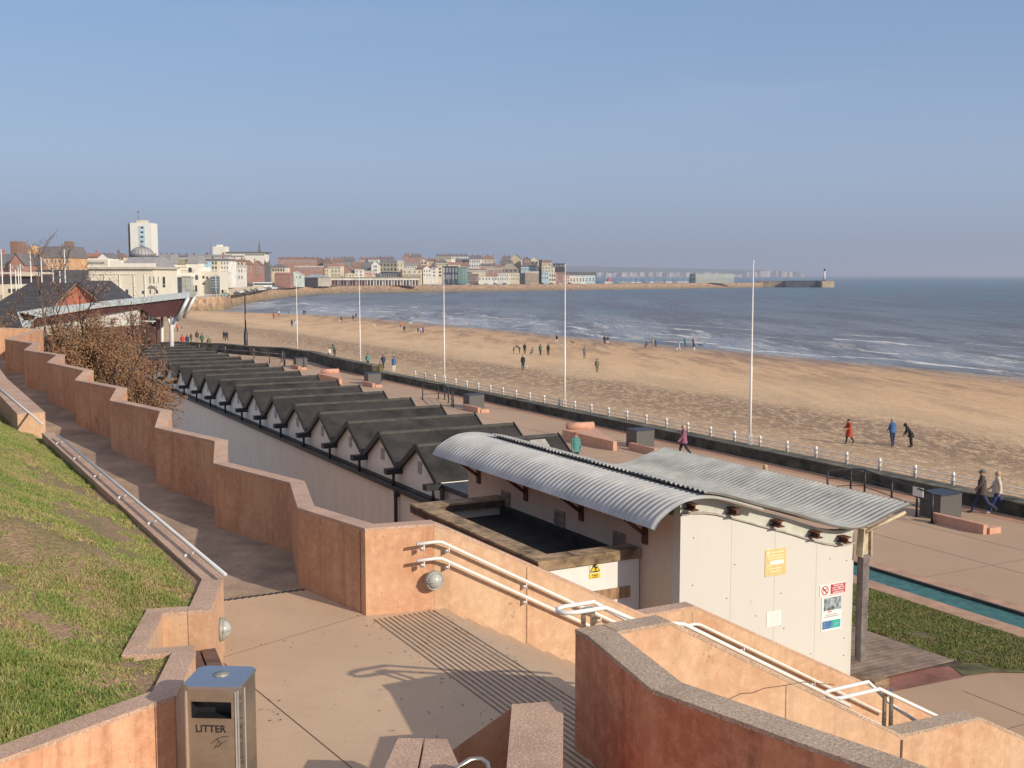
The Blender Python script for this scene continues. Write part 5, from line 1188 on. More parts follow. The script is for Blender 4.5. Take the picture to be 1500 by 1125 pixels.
for (q, lv) in random_t:
    if q.z < 1.2: continue
    dens = 7 if q.z < 6.7 else (3 if q.z < 7.7 else (1 if R.random() < .5 else 0))
    for k in range(dens):
        c = q+Vector((R.gauss(0, .13), R.gauss(0, .13), R.gauss(0, .10))); a = Vector((R.gauss(0, 1), R.gauss(0, 1), R.gauss(0, 1))).normalized(); b = a.orthogonal().normalized(); L = R.uniform(.03, .06); w_ = L*.5
        i = len(vs); vs += [c-a*L, c+b*w_, c+a*L, c-b*w_]; fs.append((i, i+1, i+2, i+3))
print('leaves', len(fs))
LV.add(vs, fs)
def leafmat():
    m, nt, b = new_mat('russet_leaves'); b.inputs['Roughness'].default_value = .8
    n1 = noise_node(nt, 7, 3, .7); n2 = noise_node(nt, .8, 3, .6)
    c = ramp(nt, n1.outputs['Fac'], [(.3, (.10, .05, .03)), (.5, (.22, .105, .06)), (.68, (.36, .19, .10))]).outputs[0]
    c = mixc(nt, ramp(nt, n2.outputs['Fac'], [(.4, 0.0), (.6, .5)]).outputs[0], c, (.27, .17, .07)); nt.links.new(c, b.inputs['Base Color']); return m
part(LV, 'crown', leafmat(), tr)
# ------------------------------------------------------------ cafe with swooping canopy
YC = 96.0
def V(u, v, y=YC): return PY(u, v, y)
cf_ = thing('cafe', 'beach cafe with white walls and a swooping metal edged canopy raised on slanting columns', 'cafe', V(160, 545))
back = Vector((-1.5, 7.5, 0))
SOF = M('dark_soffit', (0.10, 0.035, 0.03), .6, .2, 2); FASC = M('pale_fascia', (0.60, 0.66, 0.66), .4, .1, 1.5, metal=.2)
top = [(27, 457), (60, 451.5), (100, 448), (150, 441.5), (200, 437), (250, 431), (279, 428.5)]
bot = [(36, 470), (60, 465), (100, 458), (150, 450), (200, 445.5), (250, 439), (276, 436.5)]
mb = MB(); n = len(top); mb.prism([V(u, v) for u, v in bot]+[V(u, v) for u, v in reversed(top)], back); part(mb, 'canopy', FASC, cf_)
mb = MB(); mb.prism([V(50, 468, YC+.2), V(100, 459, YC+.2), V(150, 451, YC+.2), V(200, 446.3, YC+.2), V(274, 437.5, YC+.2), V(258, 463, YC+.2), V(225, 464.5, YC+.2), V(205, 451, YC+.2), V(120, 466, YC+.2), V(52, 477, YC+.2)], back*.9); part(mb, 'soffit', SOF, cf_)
mb = MB(); a = V(276, 436, YC); b = V(259, 470, YC+.1); mb.tube([a, b], .16, 6); mb.tube([a+back*.9, b+back*.9], .16, 6); part(mb, 'end_trim', FASC, cf_)
mb = MB(); mb.prism([V(25, 457, YC), V(36, 487, YC), V(40, 487, YC), V(52, 463, YC), V(36, 459, YC)], back*.15); part(mb, 'end_prow', FASC, cf_)
mb = MB(); mb.prism([V(52, 560, YC+.5), V(205, 560, YC+.5), V(205, 452, YC+.5), V(120, 464, YC+.5), V(52, 472, YC+.5)], back*.8); part(mb, 'wall_body', WHITEW, cf_)
mb = MB(); mb.prism([V(130, 540, YC+.4), V(205, 540, YC+.4), V(205, 476, YC+.4), V(130, 481, YC+.4)], back*.1); part(mb, 'brick_plinth', M('dark_brick', (0.16, 0.075, 0.055), .85, .3, 3), cf_); mb = MB(); mb.prism([V(36, 548, YC+.3), V(50, 548, YC+.3), V(50, 462, YC+.3), V(38, 462, YC+.3)], back*.5); part(mb, 'brick_pier', M('dark_brick', (0, 0, 0)), cf_)
mb = MB(); mb.prism([V(203, 500, YC+1), V(222, 500, YC+1), V(222, 452, YC+1), V(203, 452, YC+1)], back*.6); part(mb, 'glazed_bay', M('cafe_glass', (0.10, 0.06, 0.05), .2, .3, 2), cf_)
mb = MB()
for (u0, v0, u1, v1) in ((202, 453, 224, 451), (202, 471, 228, 470), (223, 451, 223.5, 474), (219, 453, 219.2, 472)):
    mb.tube([V(u0, v0, YC+.8), V(u1, v1, YC+.8)], .09, 5)
part(mb, 'window_frame', WHITE, cf_)
mb = MB(); mb.prism([V(205, 548, YC+1.5), V(228, 548, YC+1.5), V(228, 470, YC+1.5), V(205, 470, YC+1.5)], back*.5); part(mb, 'brick_wing', M('dark_brick', (0, 0, 0)), cf_)
for (pts_) in ([(251.5, 548), (251.5, 478), (260, 440)], [(250.5, 480), (246, 463)], [(252.5, 486), (258, 463)], [(237.5, 545), (237.5, 464)]):
    mb = MB(); mb.tube([V(u, v, YC+(.6 if pts_[0][0] > 245 else 5)*1) for u, v in pts_], .20 if len(pts_) == 3 else .13, 8); part(mb, 'column', WHITE, cf_)
# brick building with a slate roof, landward of the cafe
YB = 112.0
br_ = thing('slate_roof_building', 'brick building with a large dark slate roof and red gable at the left edge', 'building', PY(40, 545, YB))
SLT = M('dark_slate', (0.062, 0.056, 0.057), .55, .35, 1.2, stretch=(1, 1, 5)); BRK = M('red_brick', (0.36, 0.12, 0.07), .85, .22, 4)
mb = MB(); a = [PY(-60, 500, YB-4), PY(44, 413, YB+3), PY(112, 414, YB+3), PY(84, 447, YB-1), PY(36, 474, YB-5)]
ridge_l, ridge_r = PY(44, 413.5, YB+4), PY(112, 414.5, YB+4)
e_l, e_m, e_r = PY(-60, 478, YB-3), PY(36, 478, YB-4), PY(80, 449, YB+0)
mb.add([e_l, e_m, e_r, ridge_r, ridge_l], [(0, 1, 2, 3, 4)]); bk = Vector((0, 9, -3.5))
mb.add([ridge_l, ridge_r, ridge_r+bk, ridge_l+bk], [(0, 1, 2, 3)]); mb.add([e_l+Vector((0, 0, -.25)), e_m+Vector((0, 0, -.25)), e_m, e_l], [(0, 1, 2, 3)]); part(mb, 'roof', SLT, br_)
mb = MB(); mb.prism([PY(80, 449.5, YB+.1), PY(112, 416, YB+3.6), PY(142, 440, YB+1.2), PY(142, 470, YB+.6), PY(80, 470, YB-.2)], (1, 7, 0)); part(mb, 'brick_gable', BRK, br_)
mb = MB(); a, b = PY(111.5, 414.2, YB+3.55), PY(145, 441, YB+1.0); mb.prism([a, b, b+Vector((0, 0, .2)), a+Vector((0, 0, .2))], (1, 7.2, 0)); part(mb, 'roof', SLT, br_)
mb = MB(); mb.tube([PY(80, 449, YB-.1), PY(112, 414.8, YB+3.5)], .09, 5); mb.tube([PY(112, 414.8, YB+3.5), PY(143, 440, YB+1.1)], .09, 5); part(mb, 'verge', M('stone_verge', (0.30, 0.24, 0.17), .9, .3, 4), br_)
mb = MB(); mb.prism([PY(-60, 560, YB-2), PY(34, 560, YB-2.6), PY(34, 480.5, YB-2.8), PY(-60, 480.5, YB-2.2)], (1, 8, 0)); mb.prism([PY(34, 560, YB-2.3), PY(70, 560, YB), PY(70, 460, YB), PY(34, 482, YB-2.3)], (1, 8, 0)); part(mb, 'brick_wall', M('shaded_brick', (0.20, 0.08, 0.055), .85, .25, 4), br_)

# ------------------------------------------------------------ harbour front, town, cliffs
WL = [(150, 462), (255, 456), (330, 452), (380, 441), (430, 433.5), (470, 430.5), (500, 429.5), (600, 428), (700, 426.8), (800, 425.3), (900, 424), (1000, 422.6), (1060, 421.8), (1114, 421.2)]
def DW(u):
    for (a, va), (b, vb) in zip(WL, WL[1:]):
        if u <= b: v = va+(vb-va)*(max(u, a)-a)/(b-a); break
    else: v = WL[-1][1]
    z = -4.9 if u > 340 else -4.2
    return (H-z)*F/(v-403)
def D0(u): return DW(u)+(4 if u < 335 else 4+min(1, (u-335)/120)*30)
QZ = 0.6
def P2(u, D): return Vector(((u-750)/F*D*1.0047, D, 0))
mb = MB(); us = [150+i*2.4 for i in range(403)]; NJ = 9; vs = []
for i, u in enumerate(us):
    a, b = P2(u, DW(u)), P2(u, D0(u))
    for j in range(NJ+1):
        f = j/NJ; p = a+(b-a)*f; z = -5.6+(QZ+5.6)*(f if u > 335 else min(1, f*1.02))
        k = noise.noise(Vector((p.x*.12, p.y*.12, z*.3)))+.6*noise.noise(Vector((p.x*.4, p.y*.4, 2)))
        if 335 < u and 0 < j < NJ: z += 1.0*k; p.y += 2.2*k
        vs.append(Vector((p.x, p.y, z)))
mb.add(vs, [(i*(NJ+1)+j, (i+1)*(NJ+1)+j, (i+1)*(NJ+1)+j+1, i*(NJ+1)+j+1) for i in range(len(us)-1) for j in range(NJ)])
structure(mb, 'rock_revetment', ROCK)
def gzt(off): return QZ if off < 25 else min(15, QZ+(off-25)*.034)
mb = MB(); cols = [-60, 60, 150, 250, 330, 400, 450, 500, 600, 700, 800, 872]; offs = [0, 25, 120, 400, 900, 1600]; vs = []
for u in cols:
    for o in offs: p = P2(u, D0(u)+o); p.z = gzt(o); vs.append(p)
n = len(offs); mb.add(vs, [(i*n+j, (i+1)*n+j, (i+1)*n+j+1, i*n+j+1) for i in range(len(cols)-1) for j in range(n-1)]); structure(mb, 'town_ground', M('town_land', (0.13, 0.115, 0.085), .9, .4, .03))
mb = MB(); vs = []
cc = [872, 900, 950, 1000, 1050, 1112]
for u in cc:
    for o, z in ((0, QZ), (22, QZ), (24, -6)): p = P2(u, D0(u)+o); p.z = z; vs.append(p)
mb.add(vs, [(i*3+j, (i+1)*3+j, (i+1)*3+j+1, i*3+j+1) for i in range(len(cc)-1) for j in range(2)]); structure(mb, 'quay', M('quay_concrete', (0.27, 0.22, 0.17), .9, .3, .1))
# shared window units
def unit_window(fr):
    mb = MB(); mb.box(-.5, .5, -.10, .05, -.5, .5); mb.cur = 1; mb.add([(-.40, -.11, -.42), (.40, -.11, -.42), (.40, -.11, .42), (-.40, -.11, .42)], [(0, 1, 2, 3)]); mb.cur = 0
    mb.box(-.03, .03, -.13, -.112, -.42, .42); mb.box(-.40, -.03, -.13, -.112, -.03, .03); mb.box(.03, .40, -.13, -.112, -.03, .03); o = mb.build('window', [fr, GLASS]); me = o.data; bpy.data.objects.remove(o); return me
WU = unit_window(WHITE); WD = unit_window(M('dark_frame', (0.06, 0.05, 0.05), .6, .2, 3))
def tint(c, k=1.0): return tuple(max(0, min(1, x*k)) for x in c)
CC = dict(cream=(.66, .58, .42), white=(.76, .73, .67), red=(.38, .205, .16), brown=(.24, .15, .115), slate=(.165, .155, .155), orange=(.60, .37, .20), yellow=(.66, .59, .42), grey=(.30, .28, .26),
    redroof=(.40, .18, .125), mint=(.58, .68, .62), blue=(.42, .60, .72), lblue=(.48, .62, .70), pink=(.62, .42, .36), tan=(.62, .50, .34), navy=(.045, .06, .10), teal=(.16, .30, .27), dark=(.05, .045, .05), olive=(.28, .25, .15), stone=(.33, .29, .22), brownroof=(.26, .155, .11), pale=(.55, .50, .42), metal=(.34, .35, .35), sepia=(.42, .30, .20))
def BM(k, rough=.85): return M('wall_'+k, CC[k], rough, .16, .25)
def house(u0, u1, ve, vr, off, wall_, roof_, typ, rows, cols_, chim, label, dep=11, yaw=None, Dabs=None, win='w', vb=None, name='house', cat='building', z0=None):
    um = (u0+u1)/2; D = Dabs or D0(um)+off; zb = z0 if z0 is not None else gzt(D-D0(um)); 
    a, b = P2(u0, D), P2(u1, D); w = (b.x-a.x); ze = H-(ve-403)*D/F; zr = H-(vr-403)*D/F; cx = (a.x+b.x)/2
    if yaw is None: yaw = R.uniform(-.10, .10)
    th = thing(name, label, cat, (cx, D, zb-.3), yaw); h = ze-zb+.3; hr = zr-zb+.3; x0, x1 = -w/2, w/2
    mb = MB()
    if typ == 'gable':
        mb.prism([(x0, 0, 0), (x1, 0, 0), (x1, 0, h), (0, 0, hr-.1), (x0, 0, h)], (0, dep, 0))
    else: mb.box(x0, x1, 0, dep, 0, h)
    loc_part(mb, 'wall_body', BM(wall_), th)
    mb = MB(); e = .3; RF = BM(roof_, .75)
    if typ == 'gable':
        mb.prism([(x0-e, -e, h-.25), (0, -e, hr), (x1+e, -e, h-.25), (x1+e, -e, h+.1), (0, -e, hr+.35), (x0-e, -e, h+.1)], (0, dep+2*e, 0)) if False else [mb.add([(x0-e, -e, h-.15), (0, -e, hr+.1), (0, dep+e, hr+.1), (x0-e, dep+e, h-.15)], [(0, 1, 2, 3)]), mb.add([(0, -e, hr+.1), (x1+e, -e, h-.15), (x1+e, dep+e, h-.15), (0, dep+e, hr+.1)], [(0, 1, 2, 3)])]
    elif typ == 'ridge': mb.prism([(x0-e, -e, h), (x0-e, dep/2, hr), (x0-e, dep+e, h)], (w+2*e, 0, 0))
    elif typ == 'hip':
        k = min(dep/2, w*.35); mb.add([(x0-e, -e, h), (x1+e, -e, h), (x1+e, dep+e, h), (x0-e, dep+e, h), (x0+k, dep/2, hr), (x1-k, dep/2, hr)], [(0, 1, 5, 4), (1, 2, 5), (2, 3, 4, 5), (3, 0, 4), (3, 2, 1, 0)])
    elif typ == 'mansard': mb.add([(x0-e, -e, h), (x1+e, -e, h), (x1+e, dep+e, h), (x0-e, dep+e, h), (x0+.5, 1.4, hr), (x1-.5, 1.4, hr), (x1-.5, dep-1.4, hr), (x0+.5, dep-1.4, hr)], [(0, 1, 5, 4), (1, 2, 6, 5), (2, 3, 7, 6), (3, 0, 4, 7), (4, 5, 6, 7)])
    else: mb.box(x0-e*.5, x1+e*.5, -e*.5, dep+e*.5, h, max(hr, h+.3))
    rf = loc_part(mb, 'roof', RF, th)
    for k in range(chim):
        cxx = x0+w*(k+.5)/chim if chim > 1 else x0+w*.15; mb = MB(); q = max(.8, min(1.3, w*.06)); zt_ = hr+1.1
        mb.box(cxx-q/2, cxx+q/2, dep/2-.5, dep/2+.5, h-.1, zt_); mb.box(cxx-q*.55, cxx+q*.55, dep/2-.58, dep/2+.58, zt_-.3, zt_-.1)
        for i in (-1, 1): mb.tube([(cxx+i*q*.25, dep/2, zt_), (cxx+i*q*.25, dep/2, zt_+.5)], .14, 5)
        loc_part(mb, 'chimney', BM('red' if wall_ in ('red', 'orange') or R.random() < .4 else 'brown'), rf)
    if rows and cols_:
        vb_z = 0.3 if vb is None else (H-(vb-403)*D/F)-zb+.3
        hh = (h-vb_z)
        for r in range(rows):
            for c in range(cols_):
                o = bpy.data.objects.new('window', WU if win == 'w' else WD); COL.objects.link(o); o.parent = th
                o.location = (x0+w*(c+.5)/cols_+R.uniform(-.04, .04)*w/cols_, -.03, vb_z+hh*(r+.52)/rows); o.scale = (w/cols_*R.uniform(.42, .56), 1, hh/rows*.56)
    return th, w, h, hr, D, zb
# (u0,u1,v_eave,v_roof,offset,wall,roof,type,rows,cols,chimneys,label,[dep],[vb])
TB = [
 (-4, 20, 388, 372, -60, 'red', 'slate', 'ridge', 3, 3, 1, 'red brick terrace house with bay windows at the far left edge', 12, 412),
 (20, 43, 388, 372, -62, 'red', 'slate', 'gable', 3, 3, 0, 'red and white gabled house beside the big brick chimney', 14, 412),
 (24.5, 33, 372, 354, -40, 'brown', 'brown', 'flat', 0, 0, 0, 'massive dark brick chimney block at the upper left', 6, None),
 (62, 110, 378, 361, -20, 'orange', 'slate', 'mansard', 2, 8, 0, 'long orange brick building with grey mansard roof', 14, 397),
 (44, 61, 378, 361, -24, 'orange', 'orange', 'gable', 3, 2, 0, 'orange brick shaped gable with paired windows', 12, 400),
 (103, 109, 366, 354, -14, 'orange', 'brown', 'flat', 0, 0, 0, 'tall orange and brown chimney at the right of the orange building', 3, None),
 (30, 52, 402, 399, -90, 'cream', 'pale', 'flat', 1, 4, 0, 'low cream building with dark windows behind the slate roof', 9, 412),
 (112, 150, 376.5, 371, 80, 'red', 'redroof', 'ridge', 0, 0, 2, 'long red tiled roof behind the theatre sign', 12, None),
 (149, 166, 378, 371, 60, 'white', 'slate', 'gable', 0, 0, 0, 'white barge boarded gable behind the theatre parapet', 10, None),
 (172, 187, 377, 371, 90, 'cream', 'brown', 'hip', 1, 4, 1, 'small cream house between the white gable and the dome', 9, 382),
 (226, 250, 378, 374.5, 230, 'white', 'slate', 'ridge', 1, 6, 3, 'white far terrace just right of the dome', 10, 384),
 (250, 292, 377.5, 374, 260, 'white', 'slate', 'ridge', 1, 12, 4, 'long white far terrace with dark chimney stacks', 10, 382),
 (292, 340, 377, 373, 260, 'white', 'grey', 'ridge', 1, 14, 2, 'white far terrace in front of the long white office block', 10, 382),
 (286, 300, 382.5, 379, 110, 'yellow', 'slate', 'ridge', 3, 3, 1, 'pale yellow terrace house at the left of the coloured row', 11, 402),
 (297, 310, 382.5, 379, 108, 'blue', 'slate', 'ridge', 3, 3, 1, 'pale blue bay fronted house of the coloured row', 11, 402),
 (310, 323, 382.5, 379, 109, 'cream', 'slate', 'ridge', 3, 3, 1, 'cream house of the coloured row', 11, 402),
 (323, 340, 382.5, 379, 104, 'white', 'slate', 'ridge', 4, 4, 1, 'white end house of the coloured row', 11, 408),
 (340, 360, 392, 388, 60, 'white', 'pale', 'flat', 2, 5, 0, 'low white flat roofed block right of the coloured row', 10, 411),
 (341, 361, 384, 380, 160, 'cream', 'brownroof', 'ridge', 1, 4, 2, 'cream house with brown roof behind the low white block', 10, 391),
 (358, 373, 388, 381, 120, 'red', 'brownroof', 'hip', 3, 3, 1, 'square red brick house with hipped roof', 11, 401),
 (373, 387, 389, 382, 115, 'red', 'brownroof', 'gable', 3, 3, 1, 'red brick gabled house beside the square one', 11, 402),
 (386, 399, 392, 384, 150, 'slate', 'slate', 'gable', 0, 0, 2, 'dark slate hung house in shadow below the long office block', 10, None),
 (398, 421, 392, 387, 100, 'cream', 'slate', 'hip', 1, 6, 0, 'cream hall with a grey hipped roof', 14, 399),
 (405, 428, 402, 399.3, 30, 'red', 'redroof', 'ridge', 0, 0, 0, 'low long orange red tiled roof near the slipway', 9, None),
 (425, 445, 402.5, 397.6, 22, 'mint', 'pale', 'gable', 1, 4, 0, 'pale mint gabled pavilion with a pointed finial', 10, 409),
 (411, 466, 379.5, 377, 240, 'red', 'brownroof', 'ridge', 1, 12, 5, 'very long red brick block with a row of white windows', 13, 387),
 (466, 477, 381, 378, 200, 'brown', 'brownroof', 'gable', 0, 0, 1, 'dark brown gable end at the right of the long red brick block', 10, None),
 (434.6, 474, 391.5, 389.5, 90, 'red', 'pale', 'flat', 1, 6, 0, 'flat roofed red brick block with green tinted windows', 12, 397),
 (444, 484, 406.5, 401.5, 14, 'pale', 'metal', 'hip', 0, 0, 0, 'wide pale roofed market hall by the slipway', 16, None),
 (445, 467, 407, 406.5, 8, 'dark', 'dark', 'flat', 0, 0, 0, 'dark open fronted bay of the market hall', 4, None),
 (476, 489, 386, 378, 170, 'brown', 'brownroof', 'gable', 1, 2, 2, 'orange brown gabled house behind the yellow one', 12, 390),
 (489, 504, 384, 378, 190, 'grey', 'brownroof', 'ridge', 1, 4, 3, 'greyish house with stacked chimneys on the skyline', 10, 389),
 (482.7, 502, 390, 385.5, 60, 'yellow', 'redroof', 'hip', 3, 4, 0, 'pale yellow house with an orange hipped roof', 12, 405),
 (478, 484, 394.5, 393, 52, 'yellow', 'pale', 'flat', 2, 2, 0, 'low yellow annexe left of the yellow house', 8, 404),
 (502, 516, 397, 388.5, 70, 'red', 'brownroof', 'gable', 2, 3, 1, 'red brick gable with a steep brown roof', 12, 406),
 (516, 531, 392, 384, 120, 'red', 'brownroof', 'ridge', 1, 4, 2, 'red brick house with brown roof behind the white cafe building', 12, 398),
 (503, 520, 383, 377, 230, 'grey', 'slate', 'ridge', 0, 0, 3, 'grey slate roofs with three chimneys on the skyline', 10, None),
 (522, 534, 396, 394.5, 40, 'white', 'pale', 'flat', 2, 2, 0, 'white cube shaped building with a small turret', 10, 405),
 (534, 547, 398, 396.5, 42, 'pink', 'pale', 'flat', 1, 5, 0, 'pinkish arcaded low building beside the white cube', 10, 405),
 (508, 522, 401, 399.5, 38, 'cream', 'pale', 'gable', 1, 3, 0, 'low cream gabled building left of the white cube', 9, 406),
 (531, 547, 393, 384, 95, 'slate', 'slate', 'ridge', 1, 3, 0, 'big dark slate roof left of the tall white gable', 12, 398),
 (528, 541, 380.5, 377.5, 260, 'pink', 'brownroof', 'ridge', 1, 5, 2, 'pinkish white skyline terrace with two chimneys', 10, 385),
 (541, 556, 380.5, 377.5, 250, 'white', 'brownroof', 'ridge', 1, 6, 3, 'white skyline terrace behind the tall white gable', 10, 385),
 (556, 578, 380, 376.5, 270, 'grey', 'slate', 'ridge', 0, 0, 4, 'grey slate skyline terrace with four chimneys', 10, None),
 (546, 558, 388, 382.5, 55, 'white', 'slate', 'gable', 3, 1, 0, 'tall plain white gable ended building', 16, 404),
 (558, 583, 385.5, 381, 60, 'stone', 'slate', 'mansard', 2, 5, 0, 'grey stone hotel with a mansard roof', 14, 398),
 (559, 583, 399, 398.3, 40, 'navy', 'dark', 'flat', 1, 7, 0, 'dark blue grey shopfront below the stone hotel', 8, 408),
 (582.6, 592, 386, 382, 58, 'yellow', 'pale', 'flat', 2, 2, 0, 'narrow pale yellow building right of the stone hotel', 12, 398),
 (592, 612, 389.5, 386, 70, 'white', 'grey', 'ridge', 1, 6, 0, 'white building with a grey roof and a row of square windows', 11, 394),
 (591, 619, 396, 395, 40, 'yellow', 'pale', 'flat', 1, 4, 0, 'wide pale yellow flat fronted building', 10, 401),
 (590, 618, 402, 401.4, 30, 'tan', 'pale', 'flat', 1, 8, 0, 'tan shopfronts below the wide yellow building', 6, 407),
 (612, 626, 393, 388.5, 60, 'brown', 'brownroof', 'ridge', 0, 0, 0, 'brown tiled roof beside the small white gable', 12, None),
 (591.5, 603, 378, 372, 210, 'red', 'brown', 'gable', 2, 2, 2, 'tall red brick victorian house on the skyline', 10, 387),
 (603, 617, 377, 372.5, 205, 'red', 'slate', 'ridge', 2, 4, 3, 'tall red brick victorian terrace on the skyline', 10, 387),
 (617.6, 627, 383, 378.5, 130, 'cream', 'brownroof', 'gable', 1, 2, 1, 'cream gable with a dark porch on the hill', 10, 388),
 (627, 639, 383, 378.8, 135, 'pink', 'brownroof', 'ridge', 1, 4, 1, 'pinkish house with brown roof right of the cream gable', 10, 389),
 (621, 632.5, 394, 389, 36, 'white', 'brownroof', 'gable', 2, 3, 0, 'small white gable with dark ground floor windows', 12, 406),
 (633, 641, 392, 389.5, 34, 'white', 'slate', 'hip', 3, 1, 0, 'narrow white house with tall bay window', 10, 406),
 (642, 649, 391.5, 390.5, 34, 'cream', 'pale', 'flat', 3, 1, 0, 'narrow cream building left of the dark netting', 10, 406),
 (649, 671.5, 391, 390, 36, 'navy', 'dark', 'flat', 2, 5, 0, 'dark building wrapped in scaffold netting', 14, 411),
 (671.5, 684, 393, 391.5, 34, 'teal', 'teal', 'flat', 3, 3, 0, 'building wrapped in green scaffold netting', 14, 409),
 (684, 690, 400, 399, 30, 'teal', 'dark', 'flat', 1, 1, 0, 'low green netted corner beside the netted building', 10, 414),
 (639, 657, 385, 379.5, 120, 'tan', 'slate', 'hip', 1, 4, 1, 'low tan house with a dark slate hipped roof', 12, 390),
 (640.5, 662, 376.2, 373, 240, 'cream', 'slate', 'ridge', 1, 8, 4, 'left half of the cream skyline terrace', 10, 381),
 (662, 685.5, 376.2, 373, 236, 'white', 'slate', 'ridge', 1, 8, 4, 'right half of the cream skyline terrace', 10, 381),
 (657, 675, 387.5, 384, 110, 'cream', 'redroof', 'ridge', 0, 0, 0, 'cream house with a bright red roof edge', 11, None),
 (674, 688, 389, 384.5, 105, 'red', 'brownroof', 'ridge', 1, 4, 2, 'red brick dormered houses left of the tall white house', 11, 393),
 (668, 688, 382.5, 379, 170, 'slate', 'slate', 'ridge', 0, 0, 1, 'dark slate roofs below the skyline terrace', 10, None),
 (687.7, 704.5, 380, 374.2, 150, 'white', 'slate', 'ridge', 2, 5, 2, 'tall white house with grey roof and long windows', 12, 393),
 (704, 725.5, 380, 374.5, 200, 'cream', 'brownroof', 'hip', 1, 4, 3, 'cream hipped roof villa on the skyline', 12, 385),
 (704, 720, 390, 386, 120, 'pink', 'slate', 'ridge', 1, 5, 1, 'pinkish low terrace below the villa', 10, 394),
 (720, 736, 390, 387.5, 118, 'red', 'brownroof', 'ridge', 1, 5, 1, 'red low terrace below the villa', 10, 394),
 (687, 712, 395.5, 393.5, 70, 'cream', 'brownroof', 'ridge', 1, 8, 0, 'cream dormered block under a long roof', 10, 400),
 (712, 735, 395, 393.4, 68, 'red', 'pale', 'flat', 1, 8, 0, 'long dark red brick block with a pale roof edge', 10, 401),
 (688, 701, 403, 401, 26, 'brown', 'brownroof', 'ridge', 1, 4, 0, 'small brown shop building with red signs', 8, 414),
 (701, 729, 405.8, 405.2, 22, 'white', 'pale', 'flat', 1, 6, 0, 'low white harbour side building', 8, 411.5),
 (733, 758, 394.5, 386.5, 80, 'stone', 'stone', 'hip', 1, 4, 0, 'grey stone house with a broad hipped roof', 13, 399),
 (729, 745, 400.6, 400, 24, 'white', 'pale', 'flat', 2, 5, 0, 'left part of the long white modern block', 10, 411.5),
 (745, 760.5, 400.6, 400, 24, 'cream', 'pale', 'flat', 2, 5, 0, 'right part of the long white modern block', 10, 411.5),
 (732, 750, 383, 379, 150, 'slate', 'slate', 'hip', 1, 5, 1, 'dark hipped roof below the tan gable', 11, 387),
 (746.5, 763, 380, 372.3, 170, 'tan', 'slate', 'gable', 0, 0, 0, 'large plain tan gable end on the skyline', 20, None),
 (736, 747, 381, 375, 172, 'slate', 'slate', 'ridge', 0, 0, 2, 'dark roof leading up to the tan gable', 12, None),
 (760.5, 769, 400.5, 400, 22, 'dark', 'dark', 'flat', 0, 0, 0, 'narrow dark brown building beside the white block', 10, None),
 (769, 789, 400, 397.5, 24, 'sepia', 'pale', 'flat', 2, 5, 0, 'tan and red shop building in the harbour row', 10, 415),
 (763, 784, 391, 388.5, 80, 'blue', 'slate', 'ridge', 1, 5, 0, 'light blue fronted building with a dark roof', 12, 398),
 (766, 777, 381, 376.5, 140, 'brown', 'brown', 'gable', 1, 1, 1, 'brown gable at the left of the stepped cream house', 12, 386),
 (776, 789, 382, 376.8, 138, 'cream', 'brown', 'gable', 1, 2, 0, 'stepped cream house with a red chimney', 12, 388),
 (775, 789, 391, 383, 95, 'slate', 'slate', 'gable', 0, 0, 0, 'rounded dark slate roof above the blue building', 12, None),
 (789, 793, 397, 381, 60, 'dark', 'dark', 'flat', 0, 0, 0, 'tall narrow dark party wall', 12, None),
 (793, 811, 391, 386.8, 40, 'cream', 'brownroof', 'gable', 2, 4, 0, 'big cream double gabled house above the harbour', 14, 399),
 (790, 807, 384.5, 381, 110, 'tan', 'brownroof', 'ridge', 0, 0, 1, 'brown roof with a single chimney on the skyline', 10, None),
 (793, 803.5, 398, 397.4, 26, 'lblue', 'pale', 'flat', 2, 3, 0, 'light blue painted building with small windows', 10, 410),
 (803.5, 814, 400.5, 399.8, 24, 'cream', 'pale', 'flat', 2, 3, 0, 'cream shop right of the light blue building', 10, 413),
 (811, 827, 387, 386, 60, 'dark', 'dark', 'flat', 1, 4, 0, 'tall black clad building at the end of the hill', 14, 392),
 (814, 824.5, 401, 398.5, 22, 'red', 'brownroof', 'ridge', 2, 3, 0, 'small red brick harbour house with white windows', 10, 414),
 (824.5, 834, 403.5, 401.5, 20, 'pink', 'redroof', 'ridge', 2, 3, 1, 'small pink harbour house with red roof', 10, 414),
 (834, 856, 405, 403.5, 16, 'white', 'mint', 'flat', 1, 5, 0, 'white fish shed with dark openings', 14, 415),
 (856, 871, 404.5, 403.5, 18, 'lblue', 'mint', 'flat', 1, 3, 0, 'pale blue end of the fish shed', 14, 415),
]
for r in TB:
    u0, u1, ve, vr, off, wl, rf, ty, ro, co, ch_, lb, dp, vb = r
    house(u0, u1, ve, vr, off, wl, rf, ty, ro, co, ch_, lb, dep=dp, vb=vb, win='d' if wl in ('pale', 'tan', 'cream', 'stone', 'blue') and R.random() < .5 else 'w')
